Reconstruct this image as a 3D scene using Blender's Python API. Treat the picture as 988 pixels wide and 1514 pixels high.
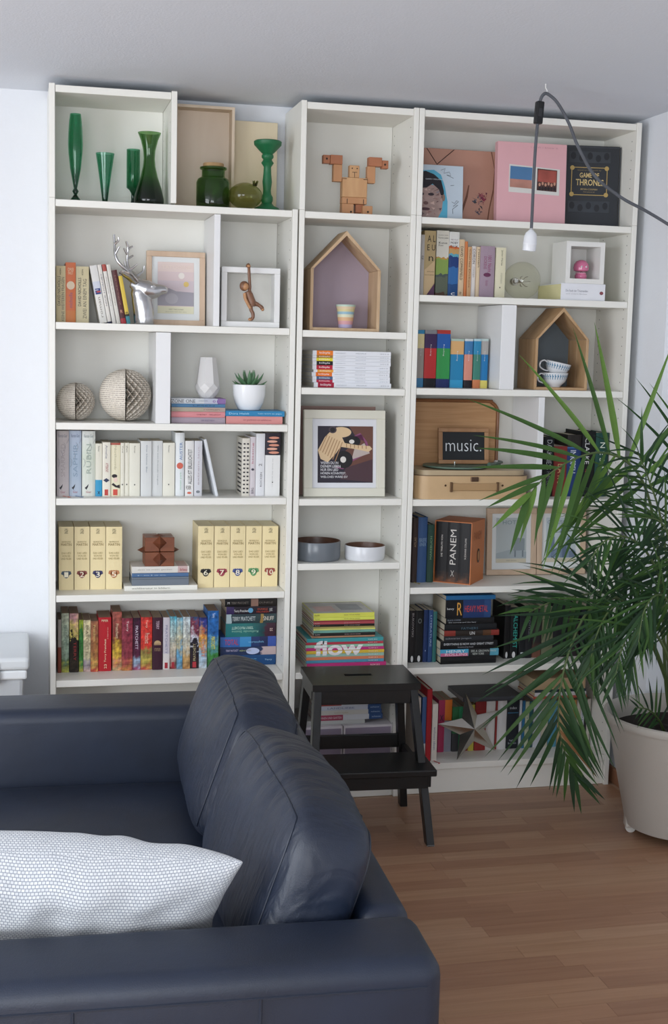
import bpy, math, random
from mathutils import Vector, Matrix, noise
random.seed(7)
scene=bpy.context.scene
C=scene.collection
for o in list(bpy.data.objects): bpy.data.objects.remove(o)
# ------------------------------------------------------------------ camera
CAM=Vector((-0.0901,-4.3559,1.5752)); YAW,PITCH,ROLL,FPX=0.23358,-0.12403,0.02471,1959.4
f=Vector((math.sin(YAW)*math.cos(PITCH),math.cos(YAW)*math.cos(PITCH),math.sin(PITCH)))
rt=Vector((math.cos(YAW),-math.sin(YAW),0)); up=rt.cross(f)
r2=math.cos(ROLL)*rt+math.sin(ROLL)*up; u2=-math.sin(ROLL)*rt+math.cos(ROLL)*up
cd=bpy.data.cameras.new('camera'); cam=bpy.data.objects.new('camera',cd); C.objects.link(cam)
cam.matrix_world=Matrix(((r2.x,u2.x,-f.x,CAM.x),(r2.y,u2.y,-f.y,CAM.y),(r2.z,u2.z,-f.z,CAM.z),(0,0,0,1)))
cd.sensor_fit='VERTICAL'; cd.sensor_height=36; cd.lens=FPX/1514*36; cd.clip_start=.05; cd.clip_end=50
scene.camera=cam
scene.cycles.transparent_max_bounces=24
# ------------------------------------------------------------------ world, lights, exposure
w=bpy.data.worlds.new('world'); scene.world=w; w.use_nodes=True
w.node_tree.nodes['Background'].inputs[0].default_value=(.62,.74,1,1)
w.node_tree.nodes['Background'].inputs[1].default_value=1.0
def area(name,loc,rot,sx,sy,power,col):
    l=bpy.data.lights.new(name,'AREA'); l.shape='RECTANGLE'; l.size=sx; l.size_y=sy; l.energy=power; l.color=col
    o=bpy.data.objects.new(name,l); C.objects.link(o); o.location=loc; o.rotation_euler=rot; return o
area('window_daylight',(-2.62,-3.0,1.4),(0,math.radians(-90),0),1.9,2.5,98,(.93,.97,1))
area('rear_fill_light',(-.9,-6.02,1.5),(math.radians(90),0,0),2.2,1.5,74,(.95,.98,1))  # unseen rear source, added behind the camera for frontal fill
vs=scene.view_settings
vs.view_transform='Standard'; vs.look='None'; vs.gamma=1; vs.use_curve_mapping=False; vs.exposure=0.12
# ------------------------------------------------------------------ helpers
DESAT=.13   # faded prints and matt daylight colours
def hx(h):
    h=h.lstrip('#'); c=[int(h[i:i+2],16)/255 for i in (0,2,4)]
    g=.3*c[0]+.59*c[1]+.11*c[2]; c=[x+(g-x)*DESAT for x in c]
    return tuple((x/12.92 if x<=.04045 else ((x+.055)/1.055)**2.4) for x in c)+(1,)
MATS={}
def nodes(m):
    m.use_nodes=True; nt=m.node_tree; return nt,nt.nodes['Principled BSDF']
def mat(col,rough=.5,metal=0,trans=0,ior=1.45,nz=.06,bump=0,bs=200,coat=0,alpha=1,spec=.5,sheen=0):
    k=(col,rough,metal,trans,ior,nz,bump,bs,coat,alpha,spec,sheen)
    if k in MATS: return MATS[k]
    m=bpy.data.materials.new('mat_'+col); nt,b=nodes(m); c=hx(col); L=nt.links.new
    tc=nt.nodes.new('ShaderNodeTexCoord')
    n=nt.nodes.new('ShaderNodeTexNoise'); n.inputs['Scale'].default_value=18; n.inputs['Detail'].default_value=3; L(tc.outputs['Object'],n.inputs['Vector'])
    mx=nt.nodes.new('ShaderNodeMix'); mx.data_type='RGBA'
    mx.inputs[6].default_value=tuple(x*(1-nz) for x in c[:3])+(1,); mx.inputs[7].default_value=tuple(min(1,x*(1+nz)) for x in c[:3])+(1,)
    L(n.outputs['Fac'],mx.inputs[0]); L(mx.outputs[2],b.inputs['Base Color'])
    b.inputs['Roughness'].default_value=rough; b.inputs['Metallic'].default_value=metal
    b.inputs['Transmission Weight'].default_value=trans; b.inputs['IOR'].default_value=ior
    b.inputs['Coat Weight'].default_value=coat; b.inputs['Alpha'].default_value=alpha
    b.inputs['Specular IOR Level'].default_value=spec; b.inputs['Sheen Weight'].default_value=sheen
    if bump:
        n2=nt.nodes.new('ShaderNodeTexNoise'); n2.inputs['Scale'].default_value=bs; n2.inputs['Detail'].default_value=4; L(tc.outputs['Object'],n2.inputs['Vector'])
        bp=nt.nodes.new('ShaderNodeBump'); bp.inputs['Strength'].default_value=bump; bp.inputs['Distance'].default_value=.002
        L(n2.outputs['Fac'],bp.inputs['Height']); L(bp.outputs['Normal'],b.inputs['Normal'])
    MATS[k]=m; return m
def wood(c1,c2,sc=(3,30,30),rough=.5,dist=4,coat=0):
    k=('wood',c1,c2,sc,rough,dist)
    if k in MATS: return MATS[k]
    m=bpy.data.materials.new('wood_'+c1); nt,b=nodes(m); L=nt.links.new
    tc=nt.nodes.new('ShaderNodeTexCoord'); mp=nt.nodes.new('ShaderNodeMapping'); mp.inputs['Scale'].default_value=sc
    L(tc.outputs['Object'],mp.inputs['Vector'])
    oi=nt.nodes.new('ShaderNodeObjectInfo'); 
    ad=nt.nodes.new('ShaderNodeVectorMath'); ad.operation='ADD'; sc_=nt.nodes.new('ShaderNodeVectorMath'); sc_.operation='SCALE'
    cv=nt.nodes.new('ShaderNodeCombineXYZ'); 
    for i in range(3): L(oi.outputs['Random'],cv.inputs[i])
    sc_.inputs['Scale'].default_value=37; L(cv.outputs[0],sc_.inputs[0]); L(mp.outputs[0],ad.inputs[0]); L(sc_.outputs[0],ad.inputs[1])
    n=nt.nodes.new('ShaderNodeTexNoise'); n.inputs['Scale'].default_value=1; n.inputs['Detail'].default_value=6; n.inputs['Distortion'].default_value=dist*.2; L(ad.outputs[0],n.inputs['Vector'])
    r=nt.nodes.new('ShaderNodeValToRGB'); r.color_ramp.elements[0].position=.3; r.color_ramp.elements[1].position=.7
    r.color_ramp.elements[0].color=hx(c1); r.color_ramp.elements[1].color=hx(c2); L(n.outputs['Fac'],r.inputs[0]); L(r.outputs[0],b.inputs['Base Color'])
    b.inputs['Roughness'].default_value=rough; b.inputs['Coat Weight'].default_value=coat
    MATS[k]=m; return m
def spine(stops,art=0,rough=.4):
    k=('sp',tuple(stops),art)
    if k in MATS: return MATS[k]
    if len(stops)==1: return mat(stops[0][1],rough+.12,nz=.04,spec=.3)
    m=bpy.data.materials.new('cover_'+stops[0][1]); nt,b=nodes(m); L=nt.links.new
    tc=nt.nodes.new('ShaderNodeTexCoord'); sx=nt.nodes.new('ShaderNodeSeparateXYZ'); L(tc.outputs['Generated'],sx.inputs[0])
    r=nt.nodes.new('ShaderNodeValToRGB'); cr=r.color_ramp; cr.interpolation='LINEAR' if art>=.1 else 'CONSTANT'
    while len(cr.elements)<len(stops): cr.elements.new(.5)
    for e,(p,c) in zip(cr.elements,sorted(stops)): e.position=p; 
    for e,(p,c) in zip(cr.elements,sorted(stops)): e.position=p; e.color=hx(c)
    fac=sx.outputs['Z']
    if art:
        n=nt.nodes.new('ShaderNodeTexNoise'); n.inputs['Scale'].default_value=45; n.inputs['Detail'].default_value=3; L(tc.outputs['Object'],n.inputs['Vector'])
        a=nt.nodes.new('ShaderNodeMath'); a.operation='SUBTRACT'; a.inputs[1].default_value=.5; L(n.outputs['Fac'],a.inputs[0])
        a2=nt.nodes.new('ShaderNodeMath'); a2.operation='MULTIPLY_ADD'; a2.inputs[1].default_value=art*2.2; L(a.outputs[0],a2.inputs[0]); L(fac,a2.inputs[2]); fac=a2.outputs[0]
    L(fac,r.inputs[0]); out=r.outputs[0]
    if art>=.2:
        v=nt.nodes.new('ShaderNodeTexNoise'); v.inputs['Scale'].default_value=75; v.inputs['Detail'].default_value=3; L(tc.outputs['Object'],v.inputs['Vector'])
        hs=nt.nodes.new('ShaderNodeHueSaturation'); mr=nt.nodes.new('ShaderNodeMapRange'); mr.inputs[1].default_value=.3; mr.inputs[2].default_value=.7; mr.inputs[3].default_value=.5; mr.inputs[4].default_value=1.45
        L(v.outputs['Fac'],mr.inputs[0]); L(mr.outputs[0],hs.inputs['Value']); L(out,hs.inputs['Color']); out=hs.outputs[0]
    L(out,b.inputs['Base Color']); b.inputs['Roughness'].default_value=rough+.12; b.inputs['Specular IOR Level'].default_value=.3
    MATS[k]=m; return m
def thin_glass(c1,c2=None,rough=.02):
    # thin-walled tinted glass: transparent tint plus fresnel reflection; c2 tints the thick foot
    k=('thin',c1,c2)
    if k in MATS: return MATS[k]
    m=bpy.data.materials.new('glass_'+c1); m.use_nodes=True; nt=m.node_tree; L=nt.links.new
    for n in list(nt.nodes):
        if n.type!='OUTPUT_MATERIAL': nt.nodes.remove(n)
    out=[n for n in nt.nodes if n.type=='OUTPUT_MATERIAL'][0]
    tr=nt.nodes.new('ShaderNodeBsdfTransparent'); gl=nt.nodes.new('ShaderNodeBsdfGlossy'); gl.inputs['Roughness'].default_value=rough
    df=nt.nodes.new('ShaderNodeBsdfTranslucent'); m2=nt.nodes.new('ShaderNodeMixShader'); m2.inputs[0].default_value=.1 if c2 else .01
    lw=nt.nodes.new('ShaderNodeLayerWeight'); lw.inputs['Blend'].default_value=.5; pw_=nt.nodes.new('ShaderNodeMath'); pw_.operation='POWER'; pw_.inputs[1].default_value=3.5; L(lw.outputs['Facing'],pw_.inputs[0]); fr=nt.nodes.new('ShaderNodeMath'); fr.operation='MULTIPLY_ADD'; fr.inputs[1].default_value=.55; fr.inputs[2].default_value=.045; L(pw_.outputs[0],fr.inputs[0]); mx=nt.nodes.new('ShaderNodeMixShader')
    tc=nt.nodes.new('ShaderNodeTexCoord'); sx=nt.nodes.new('ShaderNodeSeparateXYZ'); L(tc.outputs['Generated'],sx.inputs[0])
    r=nt.nodes.new('ShaderNodeValToRGB'); r.color_ramp.elements[0].position=.05; r.color_ramp.elements[1].position=.42
    r.color_ramp.elements[0].color=hx(c2 or c1); r.color_ramp.elements[1].color=hx(c1); L(sx.outputs['Z'],r.inputs[0])
    L(r.outputs[0],tr.inputs[0]); L(r.outputs[0],df.inputs[0]); L(tr.outputs[0],m2.inputs[1]); L(df.outputs[0],m2.inputs[2])
    L(fr.outputs[0],mx.inputs[0]); L(m2.outputs[0],mx.inputs[1]); L(gl.outputs[0],mx.inputs[2]); L(mx.outputs[0],out.inputs['Surface'])
    MATS[k]=m; return m
class MB:
    def __init__(s): s.v=[]; s.f=[]
    def add(s,v,f):
        n=len(s.v); s.v+=[tuple(x) for x in v]; s.f+=[tuple(i+n for i in q) for q in f]; return s
    def box(s,x0,x1,y0,y1,z0,z1):
        return s.add([(x0,y0,z0),(x1,y0,z0),(x1,y1,z0),(x0,y1,z0),(x0,y0,z1),(x1,y0,z1),(x1,y1,z1),(x0,y1,z1)],
          [(0,3,2,1),(4,5,6,7),(0,1,5,4),(1,2,6,5),(2,3,7,6),(3,0,4,7)])
    def obox(s,c,ax,ay,az):   # oriented box: centre and half-axis vectors
        c,ax,ay,az=map(Vector,(c,ax,ay,az)); P=[c+i*ax+j*ay+k*az for k in(-1,1) for (i,j) in((-1,-1),(1,-1),(1,1),(-1,1))]
        return s.add(P,[(0,3,2,1),(4,5,6,7),(0,1,5,4),(1,2,6,5),(2,3,7,6),(3,0,4,7)])
    def beam(s,a,b,hx_,hy_):  # leg with horizontal section from a to b
        a,b=Vector(a),Vector(b); P=[p+Vector((i*hx_,j*hy_,0)) for p in(a,b) for (i,j) in((-1,-1),(1,-1),(1,1),(-1,1))]
        return s.add(P,[(0,3,2,1),(4,5,6,7),(0,1,5,4),(1,2,6,5),(2,3,7,6),(3,0,4,7)])
    def prism(s,poly,a,b,ax='y'):  # polygon in (x,z) extruded in y, or (x,y) in z, or (y,z) in x
        n=len(poly); mk={'y':lambda p,t:(p[0],t,p[1]),'z':lambda p,t:(p[0],p[1],t),'x':lambda p,t:(t,p[0],p[1])}[ax]
        V=[mk(p,a) for p in poly]+[mk(p,b) for p in poly]
        return s.add(V,[tuple(range(n)),tuple(range(2*n-1,n-1,-1))]+[(i,i+n,(i+1)%n+n,(i+1)%n) for i in range(n)])
    def lathe(s,prof,n=24,c=(0,0,0),cap=True):
        V=[];F=[]
        for r,z in prof:
            for i in range(n):
                a=2*math.pi*i/n; V.append((c[0]+r*math.cos(a),c[1]+r*math.sin(a),c[2]+z))
        for k in range(len(prof)-1):
            for i in range(n):
                j=(i+1)%n; F.append((k*n+i,k*n+j,(k+1)*n+j,(k+1)*n+i))
        if cap:
            if prof[0][0]>1e-5: F.append(tuple(range(n-1,-1,-1)))
            if prof[-1][0]>1e-5: F.append(tuple((len(prof)-1)*n+i for i in range(n)))
        return s.add(V,F)
    def tube(s,pts,rad,n=8,cap=True,flat=None):
        pts=[Vector(p) for p in pts]; m=len(pts); V=[];F=[]
        if not hasattr(rad,'__len__'): rad=[rad]*m
        T0=(pts[1]-pts[0]).normalized(); ref=Vector((0,0,1)) if abs(T0.z)<.9 else Vector((1,0,0)); nrm=(ref-T0*ref.dot(T0)).normalized()
        for i,p in enumerate(pts):
            t=(pts[min(i+1,m-1)]-pts[max(i-1,0)]).normalized(); nrm=(nrm-t*nrm.dot(t)).normalized(); bi=t.cross(nrm)
            r=rad[i]; ra,rb=(r if hasattr(r,'__len__') else (r,r))
            for k in range(n):
                a=2*math.pi*k/n; V.append(p+nrm*(math.cos(a)*ra)+bi*(math.sin(a)*rb))
        for i in range(m-1):
            for k in range(n):
                j=(k+1)%n; F.append((i*n+k,i*n+j,(i+1)*n+j,(i+1)*n+k))
        if cap: F.append(tuple(range(n-1,-1,-1))); F.append(tuple((m-1)*n+k for k in range(n)))
        return s.add(V,F)
    def ball(s,c,r,n=20,m=12):
        if not hasattr(r,'__len__'): r=(r,r,r)
        V=[(c[0],c[1],c[2]-r[2])];F=[]
        for k in range(1,m):
            t=math.pi*k/m
            for i in range(n):
                a=2*math.pi*i/n; V.append((c[0]+r[0]*math.sin(t)*math.cos(a),c[1]+r[1]*math.sin(t)*math.sin(a),c[2]-r[2]*math.cos(t)))
        V.append((c[0],c[1],c[2]+r[2])); e=len(V)-1
        for i in range(n):
            j=(i+1)%n; F.append((0,1+j,1+i)); F.append((e,1+(m-2)*n+i,1+(m-2)*n+j))
            for k in range(m-2): F.append((1+k*n+i,1+k*n+j,1+(k+1)*n+j,1+(k+1)*n+i))
        return s.add(V,F)
    def grid(s,fn,nu,nv):
        V=[fn(i/nu,j/nv) for j in range(nv+1) for i in range(nu+1)]
        return s.add(V,[(j*(nu+1)+i,j*(nu+1)+i+1,(j+1)*(nu+1)+i+1,(j+1)*(nu+1)+i) for j in range(nv) for i in range(nu)])
    def mesh(s,name):
        me=bpy.data.meshes.new(name); me.from_pydata([tuple(v) for v in s.v],[],s.f); me.update(); return me
    def build(s,name,m,parent=None,smooth=False,bevel=0,seg=2,loc=None,rot=None,angle=40):
        me=s.mesh(name)
        import bmesh
        b=bmesh.new(); b.from_mesh(me); bmesh.ops.recalc_face_normals(b,faces=b.faces); b.to_mesh(me); b.free()
        if smooth:
            for p in me.polygons: p.use_smooth=True
            me.set_sharp_from_angle(angle=math.radians(angle))
        if m: me.materials.append(m)
        o=bpy.data.objects.new(name,me); C.objects.link(o)
        if parent: o.parent=parent
        if loc: o.location=loc
        if rot: o.rotation_euler=rot
        if bevel:
            md=o.modifiers.new('bevel','BEVEL'); md.width=bevel; md.segments=seg; md.limit_method='ANGLE'; md.angle_limit=math.radians(50)
        return o
def fuse(o,voxel,it=4):
    r=o.modifiers.new('remesh','REMESH'); r.mode='VOXEL'; r.voxel_size=voxel; r.use_smooth_shade=True
    s=o.modifiers.new('smooth','SMOOTH'); s.iterations=it; s.factor=.5
    return o
def tag(o,label,cat,group=None,kind=None):
    if label: o['label']=label
    if cat: o['category']=cat
    if group: o['group']=group
    if kind: o['kind']=kind
    return o
def thing(name,label,cat,loc=(0,0,0),rz=0,group=None,rot=None):
    o=bpy.data.objects.new(name,None); o.empty_display_size=.02; C.objects.link(o); o.location=loc
    o.rotation_euler=rot if rot else (0,0,rz)
    return tag(o,label,cat,group)
def struct(o): o['kind']='structure'; return o
TXT={}
def text(s,parent,col,W,H,loc,d='h',name='lettering',bold=False,keep=False):
    """flat printed lettering W wide (reading direction) and H high, facing -Y, centred on loc"""
    k=(s,round(W,4),round(H,4),d,col)
    me=TXT.get(k)
    if me is None:
        cu=bpy.data.curves.new('t','FONT'); cu.body=s; cu.resolution_u=2
        if bold: cu.offset=.012 if bold is True else bold
        t=bpy.data.objects.new('t',cu); C.objects.link(t)
        dg=bpy.context.evaluated_depsgraph_get(); me=bpy.data.meshes.new_from_object(t.evaluated_get(dg))
        bpy.data.objects.remove(t); bpy.data.curves.remove(cu)
        if not len(me.vertices): return None
        xs=[v.co.x for v in me.vertices]; ys=[v.co.y for v in me.vertices]
        cx,cy=(min(xs)+max(xs))/2,(min(ys)+max(ys))/2; lx,ly=max(xs)-min(xs),max(ys)-min(ys)
        sx=W/max(lx,1e-6); sy=H/max(ly,1e-6)
        if keep: sx=sy=min(sx,sy)
        for v in me.vertices:
            x=(v.co.x-cx)*sx; y=(v.co.y-cy)*sy
            v.co={'h':(x,0,y),'u':(-y,0,x),'d':(y,0,-x)}[d]
        me.materials.clear(); me.materials.append(mat(col,.5,nz=0)); me.name=name; TXT[k]=me
    o=bpy.data.objects.new(name,me); C.objects.link(o); o.parent=parent; o.location=loc
    return o
def disc(parent,name,m,c,rx,rz,y,n=20,th=.0004):
    return MB().prism([(c[0]+rx*math.cos(2*math.pi*i/n),c[1]+rz*math.sin(2*math.pi*i/n)) for i in range(n)],y-th,y).build(name,m,parent)
def flat(parent,name,m,poly,y,th=.0004): return MB().prism(poly,y-th,y).build(name,m,parent)
def cat_rom(P,n=8):
    P=[Vector(p) for p in P]; Q=[2*P[0]-P[1]]+P+[2*P[-1]-P[-2]]; out=[]
    for i in range(1,len(Q)-2):
        a,b,c,d=Q[i-1:i+3]
        for k in range(n):
            t=k/n; out.append(.5*((2*b)+(c-a)*t+(2*a-5*b+4*c-d)*t*t+(3*b-a-3*c+d)*t**3))
    out.append(P[-1]); return out
def copy_tree(o,parent=None):
    c=o.copy(); C.objects.link(c); c.parent=parent
    for ch in list(o.children): copy_tree(ch,c)
    return c
# ------------------------------------------------------------------ the room
def plaster(col,s=.35):
    k=('plaster',col)
    if k in MATS: return MATS[k]
    m=mat(col,.9,nz=.01,bump=s,bs=150); MATS[k]=m; return m
XR=2.045; XR2=2.42; XL=-2.7; YB=.28; YF=-6.1; ZC=2.392
wallm=plaster('e4e7ec'); ceilm=plaster('dfe5ee')
def sbox(name,m,*b): return struct(MB().box(*b).build(name,m))
sbox('wall_back',wallm,XL-.1,XR2+.1,YB,YB+.1,-.05,ZC)
sbox('ceiling',ceilm,XL-.1,XR2+.1,YF-.1,YB+.1,ZC,ZC+.1)
sbox('wall_right',wallm,XR,XR2+.1,-.185,YB,-.05,ZC)
sbox('wall_recess',wallm,XR2,XR2+.1,YF,-.185,-.05,ZC)
wl=MB(); 
for b in ((XL-.1,XL,YF,-4.3,-.05,ZC),(XL-.1,XL,-1.7,YB,-.05,ZC),(XL-.1,XL,-4.3,-1.7,-.05,.42),(XL-.1,XL,-4.3,-1.7,2.37,ZC)): wl.box(*b)
struct(wl.build('wall_left',wallm))
wf=MB()
for b in ((XL-.1,XR2+.1,YF-.1,YF,-.05,.7),(XL-.1,XR2+.1,YF-.1,YF,2.3,ZC),(XL-.1,-2.05,YF-.1,YF,.7,2.3),(.25,XR2+.1,YF-.1,YF,.7,2.3)): wf.box(*b)
struct(wf.build('wall_front',wallm))
def wframe(name,axis,a0,a1,z0,z1,p0,p1):
    g=MB()
    bars=[(a0,a0+.06,z0,z1),(a1-.06,a1,z0,z1),((a0+a1)/2-.04,(a0+a1)/2+.04,z0,z1),(a0,a1,z0,z0+.06),(a0,a1,z1-.06,z1)]
    for b in bars:
        if axis=='y': g.box(p0,p1,b[0],b[1],b[2],b[3])
        else: g.box(b[0],b[1],p0,p1,b[2],b[3])
    struct(g.build(name,mat('f0f0ee',.4)))
wframe('window_1','y',-4.3,-1.7,.42,2.37,XL-.09,XL-.03)
wframe('added_rear_window','x',-2.05,.25,.7,2.3,YF-.09,YF-.03)  # window frame out of view, added around the rear fill light
# parquet: base slab plus single strips where the floor is seen
def parquet():
    m=bpy.data.materials.new('parquet'); nt,b=nodes(m); L=nt.links.new
    tc=nt.nodes.new('ShaderNodeTexCoord'); oi=nt.nodes.new('ShaderNodeObjectInfo')
    mp=nt.nodes.new('ShaderNodeMapping'); mp.inputs['Scale'].default_value=(3,60,60); L(tc.outputs['Object'],mp.inputs[0])
    cv=nt.nodes.new('ShaderNodeVectorMath'); cv.operation='ADD'
    ml=nt.nodes.new('ShaderNodeMath'); ml.operation='MULTIPLY'; ml.inputs[1].default_value=50; L(oi.outputs['Random'],ml.inputs[0])
    L(mp.outputs[0],cv.inputs[0]); L(ml.outputs[0],cv.inputs[1])
    n=nt.nodes.new('ShaderNodeTexNoise'); n.inputs['Scale'].default_value=1; n.inputs['Detail'].default_value=6; n.inputs['Distortion'].default_value=.6; L(cv.outputs[0],n.inputs['Vector'])
    r=nt.nodes.new('ShaderNodeValToRGB'); r.color_ramp.elements[0].position=.25; r.color_ramp.elements[1].position=.75; r.color_ramp.elements[0].color=hx('a48066'); r.color_ramp.elements[1].color=hx('b8967c'); L(n.outputs['Fac'],r.inputs[0])
    t=nt.nodes.new('ShaderNodeValToRGB'); cr=t.color_ramp; cr.elements[0].color=hx('e0c8ba'); cr.elements[1].color=hx('fff4e8'); e=cr.elements.new(.35); e.color=hx('f2dccc'); e=cr.elements.new(.7); e.color=hx('f8e8d6'); L(oi.outputs['Random'],t.inputs[0])
    mx=nt.nodes.new('ShaderNodeMix'); mx.data_type='RGBA'; mx.blend_type='MULTIPLY'; mx.inputs[0].default_value=1; L(r.outputs[0],mx.inputs[6]); L(t.outputs[0],mx.inputs[7])
    L(mx.outputs[2],b.inputs['Base Color']); b.inputs['Roughness'].default_value=.36; b.inputs['Specular IOR Level'].default_value=.4
    return m
PQ=parquet()
m=bpy.data.materials.new('parquet_far'); nt,b=nodes(m)
br=nt.nodes.new('ShaderNodeTexBrick'); tc=nt.nodes.new('ShaderNodeTexCoord'); nt.links.new(tc.outputs['Object'],br.inputs['Vector'])
br.inputs['Scale'].default_value=1; br.inputs['Brick Width'].default_value=.42; br.inputs['Row Height'].default_value=.066; br.inputs['Mortar Size'].default_value=.0006
br.inputs['Color1'].default_value=hx('a98468'); br.inputs['Color2'].default_value=hx('bd9a7c'); br.inputs['Mortar'].default_value=hx('7a553c')
nt.links.new(br.outputs['Color'],b.inputs['Base Color']); b.inputs['Roughness'].default_value=.36
floor=MB()
FX0,FX1,FY0,FY1=.45,2.02,-2.66,-.004
FYR=-.2
for bb in ((XL-.1,FX0,YF-.1,YB+.1,-.06,0),(FX1,XR2+.1,YF-.1,YB+.1,-.06,0),(FX0,FX1,YF-.1,FY0,-.06,0),(FX0,FX1,FY1,YB+.1,-.06,0),(FX0,FX1,FY0,FY1,-.06,-.012)): floor.box(*bb)
floor=struct(floor.build('floor',m))
rh=.0664; rows_=int(round((FY1-FY0)/rh)); rh=(FY1-FY0)/rows_
rr=random.Random(3); PM={}
for i in range(rows_):
    y0=FY0+i*rh; x=FX0
    first=rr.uniform(.12,.45)
    while x<FX1-.001:
        L_=first if x==FX0 else rr.choice((.3,.36,.42,.48,.54)); x1=min(x+L_,FX1)
        if FX1-x1<.08: x1=FX1
        k=round(x1-x,3)
        if k not in PM:
            o=MB().box(.0004,k-.0004,.0003,rh-.0003,-.0115,0).build('plank',PQ,floor); PM[k]=o.data
        else:
            o=bpy.data.objects.new('plank',PM[k]); C.objects.link(o); o.parent=floor
        o.location=(x,y0,rr.uniform(-.0004,0)); x=x1
bw=wood('8f5c40','a06c4c',(3,20,20))
struct(MB().box(XR-.014,XR,-.185,YB,0,.058).build('baseboard_right',bw,bevel=.004))
struct(MB().box(XR-.014,XR2,-.199,-.185,0,.058).build('baseboard_recess',bw,bevel=.004))
struct(MB().box(XL,-.003,YB-.014,YB,0,.058).build('baseboard_back',bw,bevel=.004))
# ------------------------------------------------------------------ bookcases
white=mat('ebe9e0',.42,nz=.015,bump=.05,bs=60)
backw=mat('eae9e1',.5,nz=.015)
def holes(parent,x,z0,z1):
    g=MB(); z=z0
    while z<z1:
        for y in (.035,.235):
            g.add([(x-.0004,y+.0022*math.cos(a*1.0472),z+.0022*math.sin(a*1.0472)) for a in range(6)],[(5,4,3,2,1,0)])
        z+=.032
    o=g.build('peg_holes',mat('5a564e',.8),parent); o['kind']='stuff'
def unit(name,label,x0,x1,z0,z1,shelves,plinth=True,floorz=None):
    t=thing(name,label,'bookcase',((x0+x1)/2,.14,z0)); ox,oz=(x0+x1)/2,z0
    def P(nm,a,b,c,d,e,f_,bev=.0012): return MB().box(a-ox,b-ox,c-.14,d-.14,e-oz,f_-oz).build(nm,white,t,bevel=bev,seg=1)
    P('side_panel',x0,x0+.018,0,.279,z0,z1); r=P('side_panel',x1-.018,x1,0,.279,z0,z1)
    g=MB(); x=x1-.018-ox; z=z0+.13
    while z<z1-.03:
        for y in (.035,.235): g.add([(x-.0005,y-.14+.0023*math.cos(a*1.0472),z-oz+.0023*math.sin(a*1.0472)) for a in range(6)],[(5,4,3,2,1,0)])
        z+=.032
    h=g.build('peg_holes',mat('5a564e',.8),r); h['kind']='stuff'
    MB().box(x0+.019-ox,x1-.019-ox,.264-.14,.27-.14,(z0+.012 if plinth else z0+.002)-oz,z1-.006-oz).build('back_panel',backw,t)
    P('top_panel',x0+.0185,x1-.0185,.003,.2635,z1-.026,z1-.004)
    for s in shelves: P('shelf',x0+.019,x1-.019,.003,.2635,s-.0225,s)
    if plinth:
        P('shelf',x0+.019,x1-.019,.003,.2635,.0895,.112); P('plinth',x0+.019,x1-.019,.012,.028,.001,.089)
    return t
unit('bookcase','wide white bookcase behind the sofa, below the green glass',0,.8,0,2.02,[1.632,1.311,1.065,.745,.459])
unit('bookcase','narrow white bookcase behind the black step stool',.805,1.205,0,2.02,[1.628,1.437,1.061,.839,.459])
unit('bookcase','wide white bookcase beside the palm and the right wall',1.2065,2.01,0,2.02,[1.757,1.442,1.058,.749,.462])
def ext(label,x0,x1): return unit('bookcase_extension',label,x0,x1,2.0205,2.37,[],False)
ext('small white top box framing the green vases',0,.4)
ext('small white top box framing the wooden block robot',.805,1.205)
ext('wide white top box framing the pink photo book',1.2065,2.01)
def partition(label,x0,x1,z0,z1,y0=.006):
    t=thing('partition',label,'partition',((x0+x1)/2,.13,z0)); w_=(x1-x0)/2
    MB().box(-w_,w_,y0-.13,.258-.13,.0005,z1-z0-.0005).build('panel',mat('e6e6e6',.35,nz=.01),t,bevel=.001,seg=1)
partition('thin white upright partition between the framed print and the wooden monkey',.525,.545,1.632,1.9935)
partition('thick white upright partition beside the large paper ball',.339,.387,1.311,1.6085)
partition('thick white upright partition between block coloured books and the small house',1.526,1.579,1.442,1.7335)
partition('white upright partition between the record player and the dark hardbacks',1.676,1.698,1.058,1.418)
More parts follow.
